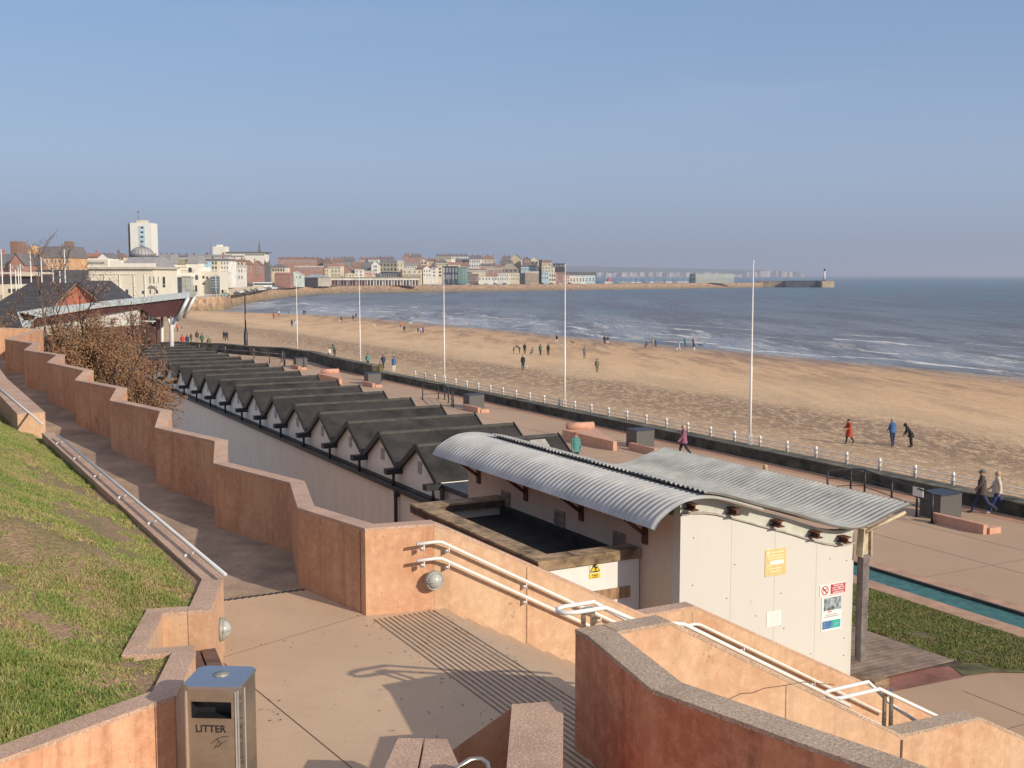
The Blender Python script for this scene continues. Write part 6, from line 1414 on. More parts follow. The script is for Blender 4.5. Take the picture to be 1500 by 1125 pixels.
# long arcade with a white canopy below the green lawn roof
D = D0(550)+10
th = thing('arcade', 'long low red brick arcade with white pillars and pale canopy along the harbour front', 'building', P2(550, D))
a, b = P2(483, D), P2(613, D); zt = H-(408-403)*D/F
mb = MB(); mb.box(a.x, b.x, D, D+9, QZ, zt-1.3); part(mb, 'wall_body', BM('red'), th)
mb = MB(); mb.box(a.x-1, b.x+1, D-1.5, D+9.5, zt-1.3, zt+.1); part(mb, 'canopy', BM('white'), th)
mb = MB(); mb.box(a.x-1, b.x+1, D+2, D+14, zt+.1, zt+1.2); part(mb, 'roof_lawn', BM('olive'), th)
for k in range(30):
    x = a.x+(b.x-a.x)*(k+.5)/30
    mb = MB(); mb.box(x-1.0, x-.4, D-1.2, D-.8, QZ, zt-1.3); part(mb, 'pillar', BM('white' if k > 12 else 'red'), th)
    mb = MB(); mb.box(x-.2, x+1.1, D-.05, D-.01, QZ+.2, zt-1.7); part(mb, 'shopfront', GLASS if k % 3 else BM('lblue'), th)
# theatre complex
def V2(u, v, D): return PY(u, v, D)
DS = 422.0
sp = thing('theatre', 'large cream theatre with a grey ribbed dome and a name panel on its parapet', 'building', PY(160, 440, DS))
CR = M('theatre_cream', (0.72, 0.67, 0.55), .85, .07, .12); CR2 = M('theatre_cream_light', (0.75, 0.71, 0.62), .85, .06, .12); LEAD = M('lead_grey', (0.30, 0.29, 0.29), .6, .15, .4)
def blk(u0, u1, v0, v1, D, dep, mat, name, th=sp):
    mb = MB(); a, b = V2(u0, v0, D), V2(u1, v1, D); mb.box(a.x, b.x, D, D+dep, min(a.z, b.z), max(a.z, b.z)); return part(mb, name, mat, th)
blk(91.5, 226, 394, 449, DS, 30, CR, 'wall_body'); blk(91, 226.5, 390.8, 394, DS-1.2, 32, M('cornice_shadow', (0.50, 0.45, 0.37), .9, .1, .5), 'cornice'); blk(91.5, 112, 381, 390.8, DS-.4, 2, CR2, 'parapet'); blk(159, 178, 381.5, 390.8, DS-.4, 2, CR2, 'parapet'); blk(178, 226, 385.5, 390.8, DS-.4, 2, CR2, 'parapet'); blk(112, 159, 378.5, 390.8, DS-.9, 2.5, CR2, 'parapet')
blk(115.5, 157.5, 380.8, 388.2, DS-1.0, .1, M('name_panel', (0.58, 0.55, 0.48), .8, .05, .5), 'name_panel')
mb = MB(); c = V2(136.5, 385.4, DS-1.15); add_text(mb, 'BRIDLINGTON SPA', .98, c, (1, 0, 0), (0, 0, 1)); part(mb, 'lettering', M('letter_grey', (0.16, 0.14, 0.15), .7, .1, 3), sp)
mb = MB()
for k in range(30):
    x = V2(93+k*4.4, 400, DS).x; mb.box(x-.10, x+.10, DS-.12, DS, V2(0, 401, DS).z, V2(0, 395, DS).z)
part(mb, 'frieze_ribs', CR2, sp)
for u in (92.5, 113, 133, 153, 175, 196, 212): blk(u-.8, u+.8, 402, 436, DS-.35, .4, CR2, 'pilaster')
blk(92, 200, 401.3, 402.2, DS-.3, .4, CR2, 'string_course')
for u0, u1, v0, v1 in ((219, 220.5, 405, 415), (224.5, 226, 405, 415), (184, 188, 424, 434), (208, 211, 426, 430.5), (141, 145, 430, 433), (168, 172, 430, 433), (231, 232.3, 405, 415), (219, 221, 424, 430), (228, 231.5, 425, 430), (238, 242, 405.5, 416.5), (238, 242, 417, 421)): blk(u0, u1, v0, v1, DS-.06, .1, GLASS, 'window')
blk(137, 179, 424.5, 426.5, DS-2, 2, CR2, 'porch_roof'); 
for u in (138, 147, 160, 171, 178): blk(u-.6, u+.6, 426.5, 438, DS-1.8, .5, CR2, 'porch_column')
blk(222, 236, 416, 419, DS-1.6, 1.6, CR2, 'balcony')
mb = MB(); cb = V2(208, 374, DS+16); r_ = 16.6*(DS+16)/F; hh = (374-361.8)*(DS+16)/F
mb.dome(cb, r_, r_, hh, 40, 8); dm = part(mb, 'dome', M('dome_lead', (0.36, 0.35, 0.34), .55, .1, .5), sp)
mb = MB()
for k in range(20):
    a = 2*PI*k/20; mb.tube([cb+Vector((r_*1.005*math.cos(b_)*math.cos(a), r_*1.005*math.cos(b_)*math.sin(a), hh*1.01*math.sin(b_))) for b_ in [PI/2*j/8 for j in range(9)]], .14, 4)
sub(mb, 'rib', M('dome_rib', (0.20, 0.19, 0.19), .6, .1, 2), dm)
mb = MB(); mb.tube([cb+Vector((0, 0, hh-.1)), cb+Vector((0, 0, hh+1.0)), cb+Vector((0, 0, hh+1.8))], [.5, .25, .05], 8); sub(mb, 'finial', LEAD, dm)
mb = MB(); mb.tube([cb+Vector((0, 0, -.8)), cb+Vector((0, 0, .1))], r_*1.08, 36); part(mb, 'dome_drum', M('drum_dark', (0.12, 0.12, 0.14), .7, .2, .5), sp)
mb = MB(); a0, a1 = V2(172, 385, DS+4), V2(232, 385, DS+4); zt_ = cb.z-.8; mb.hexa([(a0.x, DS+4, a0.z-2), (a1.x, DS+4, a0.z-2), (a1.x, DS+28, a0.z-2), (a0.x, DS+28, a0.z-2)], [(a0.x+3, DS+9, zt_), (a1.x-3, DS+9, zt_), (a1.x-3, DS+24, zt_), (a0.x+3, DS+24, zt_)]); part(mb, 'main_roof', LEAD, sp)
DS2 = 464.0
wg = thing('theatre_wing', 'cream theatre wing with grey mansard towers and tall glazed stair bays', 'building', PY(270, 440, DS2))
def blw(*a): return blk(*a, th=wg)
blw(226.6, 252, 386, 446, DS2-8, 20, CR2, 'wall_body'); blw(252, 291, 391, 446, DS2, 20, CR2, 'wall_body'); blw(291, 321, 397.5, 446, DS2+4, 16, CR, 'wall_body'); blw(252, 274, 388.5, 391, DS2-.5, 2, CR2, 'parapet'); blw(252, 281, 403, 406, DS2-4, 4, CR2, 'balcony'); blw(272, 291, 386, 391, DS2+1, 8, CR2, 'wall_body')
def mans(u0, u1, v0, v1, D, dep, mat):
    mb = MB(); a, b = V2(u0, v1, D), V2(u1, v0, D); e = .8; mb.hexa([(a.x, D, a.z), (b.x, D, a.z), (b.x, D+dep, a.z), (a.x, D+dep, a.z)], [(a.x+e, D+e, b.z), (b.x-e, D+e, b.z), (b.x-e, D+dep-e, b.z), (a.x+e, D+dep-e, b.z)]); part(mb, 'mansard_roof', mat, wg)
mans(230.5, 252, 373, 386, DS2-8.3, 12, LEAD); mans(272.5, 290.5, 374, 386, DS2+.6, 12, LEAD); mans(251, 274, 379, 389, DS2+1, 14, BM('olive'))
GB = M('blue_grey_glass', (0.12, 0.16, 0.20), .15, .25, .5)
blw(251.5, 265.5, 405.5, 430, DS2-3.0, 3, GB, 'glazed_bay'); blw(267, 279.5, 404.5, 430, DS2-4.0, 4, M('pale_glass', (0.42, 0.45, 0.42), .2, .2, .4), 'glazed_bay'); blw(308.5, 319.5, 404.5, 429, DS2+1, 3, GB, 'glazed_bay')
for v in (404.5, 410, 416, 422, 428): blw(267, 279.8, v, v+.5, DS2-4.15, .1, WHITE, 'glazing_bar')
for u in (251.5, 256, 265.5, 267, 273, 279.5): blw(u-.25, u+.25, 404.5, 430, DS2-4.2, .1, WHITE, 'glazing_bar')
for v in (404.5, 409, 413, 417, 421): blw(308.5, 319.5, v, v+.4, DS2+.9, .1, WHITE, 'glazing_bar')
for u0, u1, v0, v1 in ((286, 290, 403, 410), (276, 281, 392, 399), (296.5, 299.5, 404, 408), (296.5, 300, 414, 417), (302, 305, 405, 409), (285.5, 289, 418, 428), (281, 284, 418, 430)): blw(u0, u1, v0, v1, DS2-.05 if u0 < 291 else DS2+3.9, .2, GLASS, 'window')
mb = MB()
for u in range(266, 285, 2): mb.tube([V2(u, 400.5, DS2-3.9), V2(u, 396, DS2-3.9)], .05, 4)
mb.tube([V2(264, 396, DS2-3.9), V2(286, 396, DS2-3.9)], .06, 4); part(mb, 'balcony_rail', DKMET, wg)
o = blk(52, 93.5, 395, 458, 322, 20, M('slate_grey_wall', (0.075, 0.08, 0.095), .8, .15, .2), 'dark_flank'); 
cb_ = thing('cream_building', 'low cream building with small dark windows at the left edge behind the slate roof', 'building', PY(10, 440, 215))
blk(-25, 31, 417, 482, 215, 20, M('wall_cream', (0, 0, 0)), 'wall_body', cb_)
for u in (12, 18.5, 25): blk(u, u+4, 423, 428.5, 214.9, .2, GLASS, 'window', cb_)
cb2 = thing('shop_row', 'cream fronted shop with dark windows and awning left of the slate grey flank', 'building', PY(38, 440, 290))
blk(24, 52, 401.5, 404.5, 289, 3, BM('cream'), 'awning', cb2); blk(0, 52, 404.5, 462, 290, 12, BM('dark'), 'shopfront', cb2); blk(0, 52, 398.5, 401.5, 290, 12, BM('pale'), 'wall_body', cb2)
for u, vt in ((1.5, 366), (15, 388), (22.5, 396), (29.5, 388), (26.5, 393), (44, 368), (60, 378), (77, 387), (87.5, 398), (94, 366)):
    Dp = 205; p = PY(u, vt, Dp); th = thing('flagpole', 'one of the thin white poles rising behind the slate roof at the left', 'flagpole', (p.x, Dp, 0), 0, 'thin white poles at the left')
    mb = MB(); mb.tube([(0, 0, 0), (0, 0, p.z*.6), (0, 0, p.z)], [.13, .11, .07], 6); loc_part(mb, 'shaft', WHITE, th); mb = MB(); mb.dome((0, 0, p.z), .12, .12, .12, 8, 4, True); loc_part(mb, 'finial', WHITE, th)
# tower block
DT = 900
tw = thing('tower_block', 'tall plain white tower block with a pale blue window stripe and a mast', 'tower block', PY(206, 420, DT))
blk(190, 224, 326.5, 420, DT, 16, M('tower_white', (0.78, 0.76, 0.70), .8, .04, .05), 'wall_body', tw); 
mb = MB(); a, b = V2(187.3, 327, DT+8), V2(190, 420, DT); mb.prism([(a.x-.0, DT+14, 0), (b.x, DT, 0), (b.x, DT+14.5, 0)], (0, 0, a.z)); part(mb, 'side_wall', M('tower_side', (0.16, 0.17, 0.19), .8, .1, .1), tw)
blk(203, 213.5, 331, 380, DT-.3, .4, M('stripe_blue', (0.46, 0.62, 0.68), .7, .1, .2), 'window_stripe', tw)
for k in range(6): blk(206, 210, 332+k*6.8, 334.6+k*6.8, DT-.5, .4, GLASS, 'window', tw)
blk(200, 213, 322.5, 326.5, DT+3, 8, BM('cream'), 'roof_plant', tw)
mb = MB(); mb.tube([V2(203, 323, DT+5), V2(203, 309, DT+5)], .35, 6); mb.tube([V2(201.6, 310, DT+5), V2(204.4, 310, DT+5)], .8, 6); part(mb, 'mast', M('mast_grey', (0.25, 0.25, 0.25), .7, .1, 1), tw)
ob = thing('office_block', 'long white office block with a taller end block and a lattice mast', 'office block', PY(350, 420, DT+20))
def blo(*a): return blk(*a, th=ob)
WO = M('office_white', (0.76, 0.72, 0.62), .8, .05, .05)
blo(311.5, 330, 361, 400, DT+20, 14, WO, 'wall_body'); blo(317, 324, 358.5, 361, DT+24, 6, WO, 'roof_plant'); blo(330, 389, 370.3, 400, DT+22, 14, WO, 'wall_body'); blo(330, 392, 368.8, 370.3, DT+21, 16, BM('slate'), 'roof')
for k in range(14): blo(359+k*2.05, 360.4+k*2.05, 372.3, 374, DT+21.8, .4, GLASS, 'window')
for k in range(12): blo(333+k*2.1, 334.3+k*2.1, 374.5, 376, DT+21.8, .4, GLASS, 'window')
mb = MB(); 
for du in (-1, 1): mb.tube([V2(308.5+du, 380, DT+10), V2(308.5+du*.6, 350, DT+10)], .18, 4)
for k in range(10): mb.tube([V2(307.5, 380-k*3, DT+10), V2(309.5, 377-k*3, DT+10)], .12, 4)
mb.tube([V2(316, 361, DT+22), V2(316, 346, DT+22)], .08, 4); part(mb, 'mast', M('mast_grey', (0, 0, 0)), ob)
th = thing('church_spire', 'thin dark grey church spire rising behind the long white office block', 'church', PY(379.5, 420, 1050))
mb = MB(); a = PY(379.7, 350, 1052); k = 1050/F; mb.add([(a.x-2*k, 1050, a.z-19*k), (a.x+2*k, 1050, a.z-19*k), (a.x+2*k, 1054, a.z-19*k), (a.x-2*k, 1054, a.z-19*k), (a.x, 1052, a.z)], [(0, 1, 4), (1, 2, 4), (2, 3, 4), (3, 0, 4)]); part(mb, 'spire', BM('slate'), th)
mb = MB(); mb.box(a.x-2.4*k, a.x+2.4*k, 1049.5, 1054.5, 0, a.z-19*k); part(mb, 'tower', BM('stone'), th)
# parked vehicles
cp = None
def car(loc, rz, mat, label):
    th = thing('parked_car', label, 'car', loc, rz, 'cars parked on the sea front below the theatre')
    mb = MB(); mb.prism([(-2.1, -.85, .3), (2.1, -.85, .3), (2.1, -.85, .75), (1.2, -.85, .85), (-2.0, -.85, .95), (-2.1, -.85, .8)], (0, 1.7, 0)); mb.prism([(-1.7, -.75, .9), (1.1, -.75, .85), (.5, -.68, 1.42), (-1.3, -.68, 1.45)], (0, 1.45, 0)); loc_part(mb, 'body', mat, th)
    mb = MB(); mb.prism([(-1.5, -.77, .95), (.9, -.77, .92), (.45, -.71, 1.32), (-1.2, -.71, 1.34)], (0, 1.5, 0)); loc_part(mb, 'side_windows', GLASS, th)
    for x in (-1.35, 1.35):
        for y in (-.87, .67): mb = MB(); mb.tube([(x, y, .33), (x, y+.2, .33)], .33, 10); loc_part(mb, 'wheel', BLACK, th)
    return th
cw_ = ['black', 'green', 'black', 'navy', 'white', 'black', 'navy', 'black', 'white', 'white', 'white', 'black', 'white', 'white']
CM = dict(black=M('car_black', (.02, .02, .025), .25, .1, 2), white=M('car_white', (.75, .75, .75), .25, .05, 2), navy=M('car_navy', (.03, .05, .10), .25, .1, 2), green=M('car_green', (.02, .22, .14), .3, .1, 2))
nm = ['leftmost', 'second', 'third', 'fourth', 'fifth', 'sixth', 'seventh', 'eighth', 'ninth', 'tenth', 'eleventh', 'twelfth', 'thirteenth', 'rightmost']
for k, u in enumerate([322, 333, 342, 347, 354, 361, 370, 376, 382, 387, 392, 396, 400, 405]):
    p = P2(u, D0(u)+7); p.z = QZ; car(p, R.uniform(-.2, .2)+.9, CM[cw_[k]], f'{nm[k]} of the cars parked on the sea front, a {cw_[k]} one')
for k, (u, off, lb) in enumerate([(388, 16, 'white coach with a dark window band parked above the row of cars')]):
    p = P2(u, D0(u)+off); p.z = QZ+1.2; th = thing('coach', lb, 'coach', p, .2)
    mb = MB(); mb.box(-5.5, 5.5, -1.25, 1.25, .4, 3.3); loc_part(mb, 'body', CM['white'], th); mb = MB(); mb.box(-5.3, 5.52, -1.27, 1.27, 1.7, 2.7); loc_part(mb, 'window_band', GLASS, th)
    for x in (-3.6, 3.6): mb = MB(); mb.tube([(x, -1.28, .45), (x, 1.28, .45)], .45, 10); loc_part(mb, 'wheel', BLACK, th)
for k in range(16):
    u = 645+k*13.5; p = P2(u, D0(u)+6); p.z = QZ; c_ = ['white', 'black', 'navy', 'white', 'black'][k % 5]; th = car(p, R.uniform(-.3, .3), CM[c_], f'{c_} car parked on the harbour front, number '+['one', 'two', 'three', 'four', 'five', 'six', 'seven', 'eight', 'nine', 'ten', 'eleven', 'twelve', 'thirteen', 'fourteen', 'fifteen', 'sixteen'][k]+' counting from the netted building'); th['group'] = 'cars parked along the harbour front'
# sea front railing below the theatre and retaining wall behind the cars
th = thing('retaining_wall', 'tan retaining wall behind the parked cars on the sea front', 'wall', P2(350, D0(350)+12))
mb = MB()
us_ = [322+i*6 for i in range(14)]
for a, b in zip(us_, us_[1:]):
    pa, pb = P2(a, D0(a)+13), P2(b, D0(b)+13); mb.hexa([(pa.x, pa.y, QZ), (pb.x, pb.y, QZ), (pb.x, pb.y+3, QZ), (pa.x, pa.y+3, QZ)], [(pa.x, pa.y, 3.2), (pb.x, pb.y, 3.2), (pb.x, pb.y+3, 3.2), (pa.x, pa.y+3, 3.2)])
part(mb, 'wall_face', BM('tan'), th)
th = thing('white_railing', 'white railing on top of the far sea wall below the theatre', 'railing', P2(300, D0(300)))
pr_ = None; mr = MB()
for i in range(60):
    u = 276+i*2.2; p = P2(u, D0(u)+.4); p.z = QZ; mb = MB(); mb.box(p.x-.10, p.x+.10, p.y-.1, p.y+.1, QZ, QZ+1.1); part(mb, 'post', WHITE, th)
    if pr_: mr.tube([pr_+Vector((0, 0, 1.05)), p+Vector((0, 0, 1.05))], .07, 4)
    pr_ = p
part(mr, 'rail', WHITE, th)
gp = 'weathered groyne stumps on the far sand'
for k in range(12):
    u = 286+k*10.5; v = 453.2+k*.25; p = B(u, v); p.z -= .3; o = MB().tube([(0, 0, 0), (0, 0, 1.9)], .32, 6).build('groyne_post', BM('dark')); o.location = p; tag(o, 'one of the dark groyne stumps standing in a row at the far water edge', 'post', gp)
for k, u in enumerate([320, 341, 363, 345.5]):
    if k > 2: break
    p = P2(u, D0(u)+1.2); p.z = QZ; h = (428-397)*p.y/F; th = thing('street_lamp', ['left', 'middle', 'right'][k]+' one of three thin pale street lamps by the parked cars', 'street lamp', p, 0)
    mb = MB(); mb.tube([(0, 0, 0), (0, 0, h)], .12, 6); loc_part(mb, 'column', WHITE, th); mb = MB(); mb.box(-.9, .9, -.15, .15, h, h+.15); loc_part(mb, 'lamp_head', STEEL, th)
for k, (u, vt) in enumerate([(658, 402), (664.5, 400), (680, 395), (683.5, 394), (715, 394), (723.5, 390), (736, 391)]):
    p = P2(u, D0(u)+3); p.z = QZ; h = H-(vt-403)*p.y/F-QZ; th = thing('street_lamp', ['first', 'second', 'third', 'fourth', 'fifth', 'sixth', 'seventh'][k]+' thin pale pole from the left on the harbour front', 'street lamp', p, 0)
    mb = MB(); mb.tube([(0, 0, 0), (0, 0, h)], .16, 5); loc_part(mb, 'column', M('pole_pale', (.5, .5, .48), .6, .1, 1), th)
# boats ashore with masts, boat shed, pier
for k, (u, hu) in enumerate([(887, 12), (893, 13), (904, 4), (912, 5), (918, 8), (926, 9), (934, 10), (945, 6), (953, 7), (960, 5), (966, 5), (976, 12), (980, 9), (988, 13), (994, 11), (998, 13), (1003, 8)]):
    p = P2(u, D0(u)+8+R.uniform(-3, 6)); p.z = QZ+.5; kk = p.y/F; th = thing('sailing_boat', ['pale', 'white', 'small white', 'slender white'][k % 4]+' boat laid up on the pier, '+['first', 'second', 'third', 'fourth', 'fifth', 'sixth', 'seventh', 'eighth', 'ninth', 'tenth', 'eleventh', 'twelfth', 'thirteenth', 'fourteenth', 'fifteenth', 'sixteenth', 'seventeenth'][k]+' from the left', 'boat', p, R.uniform(-.5, .5), 'boats laid up along the pier')
    mb = MB(); mb.add([(-2.6, -.9, 1.1), (1.8, -.9, 1.1), (3.2, 0, 1.25), (1.8, .9, 1.1), (-2.6, .9, 1.1), (-2.3, -.4, 0), (1.6, -.3, 0), (2.2, 0, .2), (1.6, .3, 0), (-2.3, .4, 0)], [(0, 1, 6, 5), (1, 2, 7, 6), (2, 3, 8, 7), (3, 4, 9, 8), (4, 0, 5, 9), (0, 4, 3, 2, 1), (5, 6, 7, 8, 9)]); loc_part(mb, 'hull', WHITE, th)
    mb = MB(); hm = hu*kk; mb.tube([(0, 0, 1), (.05, 0, hm)], .14, 5); mb.tube([(0, 0, 1.8), (-2.2, 0, 1.9)], .10, 5); loc_part(mb, 'mast', WHITE, th)
p = P2(890, D0(890)+12); th = thing('kiosk', 'small red dome topped kiosk between two thin masts on the pier', 'kiosk', (p.x, p.y, QZ)); mb = MB(); mb.box(-3, 3, 0, 4, 0, 2.2); loc_part(mb, 'base', BM('pale'), th); mb = MB(); mb.dome((0, 2, 2.2), 2.1, 2.0, 3.4, 14, 6, True); loc_part(mb, 'dome', M('kiosk_red', (.5, .03, .06), .5, .1, 1), th)
DB = 1255; th = thing('boat_shed', 'large grey shed with a rounded roof standing on the pier', 'shed', PY(1043, 416, DB))
def arc(u0, u1, vt, vb_, D): 
    a = PY(u0, vb_, D); b = PY(u1, vb_, D); zt = PY(u0, vt, D).z; return a, b, zt
a, b, zt = arc(1012, 1075, 401, 418, DB); rr_ = zt-QZ; mb = MB()
ring = [(0, 0, 0)]+[(0, 4.5-4.5*math.cos(PI*k/10)+0, rr_*.45+rr_*.55*math.sin(PI*k/10)) for k in range(11)]+[(0, 9, 0)]
mb.prism([(a.x, DB+y, QZ+z) for _, y, z in ring], (b.x-a.x, 0, 0)); part(mb, 'shell', M('shed_grey', (.36, .38, .36), .6, .1, .2), th)
mb = MB(); mb.prism([(a.x-.3, DB-.3+y*1.05, QZ+z*1.03) for _, y, z in ring], (5.5, 0, 0)); part(mb, 'end_gable', M('shed_blue_dark', (.06, .08, .10), .6, .2, .4), th)
# pier
def pier(u0, u1, vt, vb_, D, mat, name, label, dep=9):
    a, b = PY(u0, vb_, D), PY(u1, vb_, D); zt = PY(u0, vt, D).z; th = thing(name, label, 'pier', (a.x, D, SEAZ)); mb = MB(); mb.box(a.x, b.x, D, D+dep, SEAZ-1.5, zt); part(mb, 'wall_face', mat, th)
    mb = MB(); mb.box(a.x, b.x, D-.3, D+1.0, zt, zt+.45); part(mb, 'parapet', mat, th); return th, zt
pier(1110, 1149.8, 412.4, 421, 1330, M('pier_stone', (.24, .18, .12), .95, .35, .12), 'harbour_pier', 'brownish stone pier wall beyond the rocks')
pier(1150, 1204, 411.6, 421.4, 1322, M('pier_dark', (.055, .06, .075), .95, .3, .12), 'harbour_pier', 'dark timber clad section of the pier')
thp, zt = pier(1204.5, 1222, 412, 421, 1312, M('pier_pale', (.46, .37, .25), .95, .15, .15), 'pier_head', 'pale square pier head at the end of the harbour wall', 14)
p = PY(1207.5, 412, 1316); th = thing('harbour_light', 'slender white harbour light with a dark top on the pier head', 'lighthouse', p)
mb = MB(); mb.tube([(0, 0, 0), (0, 0, 12)], [1.25, .95], 10); loc_part(mb, 'tower', WHITE, th); mb = MB(); mb.tube([(0, 0, 12), (0, 0, 12.4), (0, 0, 12.5), (0, 0, 14), (0, 0, 15.2)], [1.5, 1.5, .9, .9, .1], 10); loc_part(mb, 'lantern', BLACK, th); mb = MB(); mb.tube([(0, 0, -.1), (0, 0, 2.0)], 1.7, 10); loc_part(mb, 'base', BLACK, th)
for k, (u, vt) in enumerate([(1151.5, 395), (1165.5, 403), (1173, 403)]):
    p = PY(u, 412, 1325); h = (412-vt)*1325/F; th = thing('street_lamp', ['tallest', 'middle', 'right hand'][k]+' of the thin poles standing on the pier', 'street lamp', p); mb = MB(); mb.tube([(0, 0, 0), (0, 0, h)], .22, 5); loc_part(mb, 'column', M('pole_pale', (0, 0, 0)), th)
# chalk cliffs
def m_chalk():
    m, nt, b = new_mat('chalk_cliff'); b.inputs['Roughness'].default_value = .95
    n = noise_node(nt, 1.0, 5, .7, stretch=(.011, .011, .0015)); sp_ = nt.nodes.new('ShaderNodeSeparateXYZ'); tc = nt.nodes.new('ShaderNodeTexCoord'); nt.links.new(tc.outputs['Object'], sp_.inputs[0])
    c = ramp(nt, n.outputs['Fac'], [(.40, (.26, .22, .19)), (.55, (.58, .46, .38))]).outputs[0]; nt.links.new(c, b.inputs['Base Color']); return m
DCL = 9000; mb = MB(); mf = MB(); kk = DCL/F; vs = []; fs = []; n = 160
tops = []
for i in range(n+1):
    f = i/n; u = 560+(1182-560)*f; x = (u-750)*kk; cut = 1.0 if u < 1165 else max(0, (1181-u)/16)
    zc = .75*(30+34*(noise.noise(Vector((u*.035, 3, 0)))*.5+.5)*cut)*(.9 if 905 < u < 1170 else .8)+(8 if u > 1090 else 0); zc *= (0.35 if 1060 < u < 1088 else 1)*max(.35, cut)
    zt_ = (88-(max(0, u-860)*.12)+6*noise.noise(Vector((u*.02, 7, 0))))*(.4+.6*cut); zt_ = max(zt_, zc+3); yy = 90*noise.noise(Vector((u*.12, 1, 1)))
    tops.append((x, zc, zt_, yy))
mf.add([p for x, zc, zt_, yy in tops for p in ((x, DCL+yy, SEAZ-1), (x, DCL+yy+25, zc))], [(2*i, 2*i+2, 2*i+3, 2*i+1) for i in range(n)])
mb.add([p for x, zc, zt_, yy in tops for p in ((x, DCL+yy+25, zc), (x, DCL+900, zt_), (x, DCL+1600, zt_), (x, DCL+1700, SEAZ))], [(4*i+j, 4*i+4+j, 4*i+5+j, 4*i+1+j) for i in range(n) for j in range(3)], True)
structure(mf, 'cliffs', m_chalk()); structure(mb, 'hills', M('far_fields', (.10, .11, .06), .95, .3, .002))
# gull
for k, (u, v, D) in enumerate([(1058, 398, 900), (1060.5, 397, 905)]):
    th = thing('gull', ['left', 'right'][k]+' one of two dark gulls flying over the boat shed', 'bird', PY(u, v, D)); mb = MB(); mb.add([(-1.2, 0, .3), (0, -.2, 0), (1.2, 0, .35), (0, .2, .03)], [(0, 1, 3), (1, 2, 3)]); mb.dome((0, 0, 0), .12, .35, .12, 8, 4, True); loc_part(mb, 'body', BM('dark'), th)

# ------------------------------------------------------------ air, light, camera
HZ = 1.4e-4
mb = MB(); mb.box(-9700, 11200, -9700, 14000, -9, 112)
hz = mb.build('haze', []); m = bpy.data.materials.new('haze_air'); m.use_nodes = True; nt = m.node_tree
nt.nodes.remove(nt.nodes['Principled BSDF']); v = nt.nodes.new('ShaderNodeVolumePrincipled'); v.inputs['Density'].default_value = HZ; v.inputs['Color'].default_value = (.78, .83, .97, 1); v.inputs['Anisotropy'].default_value = .2
nt.links.new(v.outputs[0], nt.nodes['Material Output'].inputs['Volume']); hz.data.materials.append(m); tag(hz, 'thin pale haze filling the air over the bay and town', None, None, 'stuff')
EL = math.radians(24); AZ = math.radians(129.7)
w = bpy.data.worlds.new('World'); sc.world = w; w.use_nodes = True; nt = w.node_tree
k = nt.nodes.new('ShaderNodeTexSky'); k.sky_type = 'NISHITA'; k.sun_disc = False; k.sun_elevation = EL; k.sun_rotation = AZ; k.air_density = 1.0; k.dust_density = 0.8; k.ozone_density = 2.2; k.altitude = 0
bg = nt.nodes['Background']; bg.inputs[1].default_value = .094
tc = nt.nodes.new('ShaderNodeTexCoord'); sp_ = nt.nodes.new('ShaderNodeSeparateXYZ'); nt.links.new(tc.outputs['Generated'], sp_.inputs[0])
rp = ramp(nt, sp_.outputs[2], [(0.0, .88), (.04, .78), (.10, .42), (.20, .08), (.35, 0.0)])
wn = nt.nodes.new('ShaderNodeTexNoise'); wn.inputs['Scale'].default_value = 3.0; wn.inputs['Detail'].default_value = 6
mp = nt.nodes.new('ShaderNodeMapping'); mp.inputs['Scale'].default_value = (1, 1, 5); mp.inputs['Rotation'].default_value = (.3, .25, 0); nt.links.new(tc.outputs['Generated'], mp.inputs[0]); nt.links.new(mp.outputs[0], wn.inputs['Vector'])
bl2 = nt.nodes.new('ShaderNodeMix'); bl2.data_type = 'RGBA'; bl2.inputs[0].default_value = .55; nt.links.new(k.outputs[0], bl2.inputs[6]); bl2.inputs[7].default_value = (2.35, 3.85, 6.1, 1)
hzc = nt.nodes.new('ShaderNodeMix'); hzc.data_type = 'RGBA'; hzc.clamp_factor = True; nt.links.new(rp.outputs[0], hzc.inputs[0]); nt.links.new(bl2.outputs[2], hzc.inputs[6]); hm = nt.nodes.new('ShaderNodeMix'); hm.data_type = 'RGBA'; hr_ = ramp(nt, sp_.outputs[2], [(0.0, 0.0), (.10, 1.0)]); nt.links.new(hr_.outputs[0], hm.inputs[0]); hm.inputs[6].default_value = (2.42, 3.05, 4.0, 1); hm.inputs[7].default_value = (3.6, 4.4, 5.7, 1); nt.links.new(hm.outputs[2], hzc.inputs[7])
wsp = ramp(nt, wn.outputs['Fac'], [(.55, 0.0), (.8, .14)])
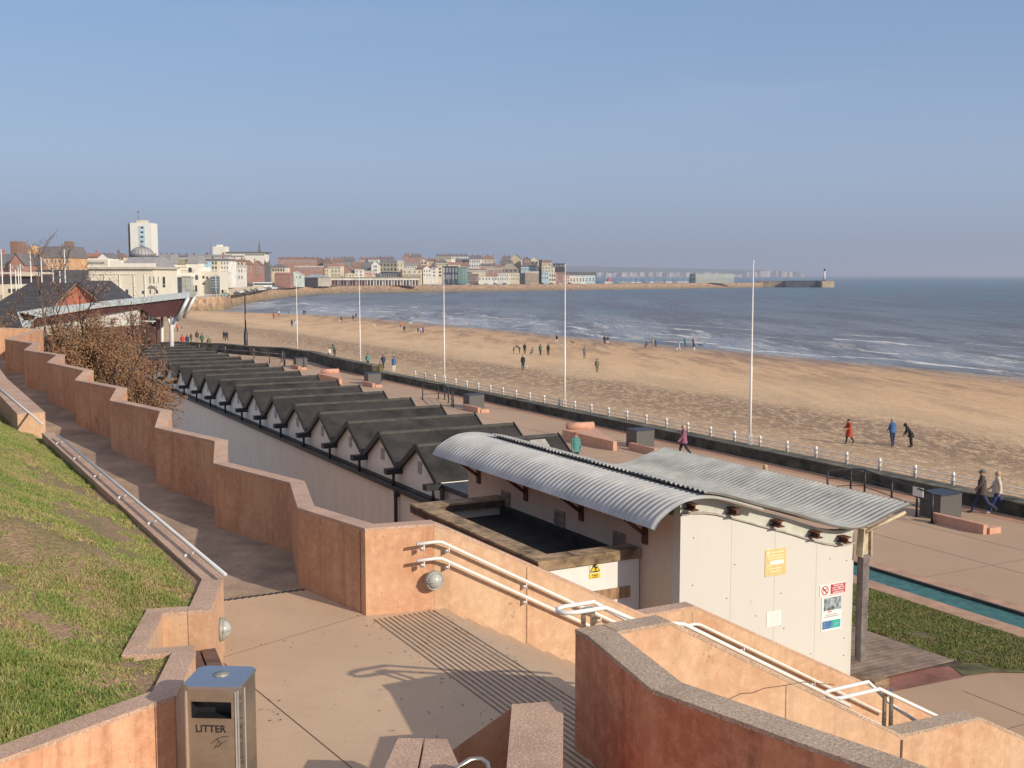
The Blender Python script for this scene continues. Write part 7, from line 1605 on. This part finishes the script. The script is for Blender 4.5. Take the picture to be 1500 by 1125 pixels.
cl = nt.nodes.new('ShaderNodeMix'); cl.data_type = 'RGBA'; nt.links.new(wsp.outputs[0], cl.inputs[0]); nt.links.new(hzc.outputs[2], cl.inputs[6]); cl.inputs[7].default_value = (5.2, 5.6, 6.4, 1)
zr_ = ramp(nt, sp_.outputs[2], [(.42, 0.0), (.7, .34)]); zm = nt.nodes.new('ShaderNodeMix'); zm.data_type = 'RGBA'; nt.links.new(zr_.outputs[0], zm.inputs[0]); nt.links.new(cl.outputs[2], zm.inputs[6]); zm.inputs[7].default_value = (9.0, 7.8, 6.6, 1); cl = zm  # bright warm zenith, added out of view to lift the shaded sides
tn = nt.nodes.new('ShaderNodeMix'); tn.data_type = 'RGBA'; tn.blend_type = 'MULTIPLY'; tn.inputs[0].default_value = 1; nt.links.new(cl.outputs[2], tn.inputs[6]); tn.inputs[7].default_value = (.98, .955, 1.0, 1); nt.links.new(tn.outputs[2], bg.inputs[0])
L = bpy.data.lights.new('sun', 'SUN'); L.energy = 3.9; L.angle = math.radians(.55); L.color = (1.0, .88, .71)
lo = bpy.data.objects.new('sun', L); COL.objects.link(lo)
dv = Vector((math.sin(AZ)*math.cos(EL), math.cos(AZ)*math.cos(EL), math.sin(EL))); lo.rotation_euler = dv.to_track_quat('Z', 'Y').to_euler(); lo.location = dv*60
c = bpy.data.cameras.new('camera'); c.sensor_width = 36; c.lens = F/1500*36; c.clip_end = 40000; c.clip_start = .1
co = bpy.data.objects.new('camera', c); COL.objects.link(co); co.location = (0, 0, H); co.rotation_euler = (PI/2-TH, 0, 0); sc.camera = co
vs_ = sc.view_settings; vs_.view_transform = 'Standard'; vs_.look = 'None'; vs_.exposure = 0.22; vs_.gamma = 1
sc.cycles.use_denoising = True
try: sc.cycles.denoiser = 'OPENIMAGEDENOISE'
except Exception: pass
sc.cycles.max_bounces = 6; sc.cycles.volume_bounces = 0; sc.cycles.transparent_max_bounces = 6
for ob in list(bpy.data.objects):
    if '_o' in ob: del ob['_o']

for ob in bpy.data.objects:
    if ob.parent is None and 'label' in ob and not 4 <= len(ob['label'].split()) <= 16: print('LABEL', len(ob['label'].split()), ob['label'])
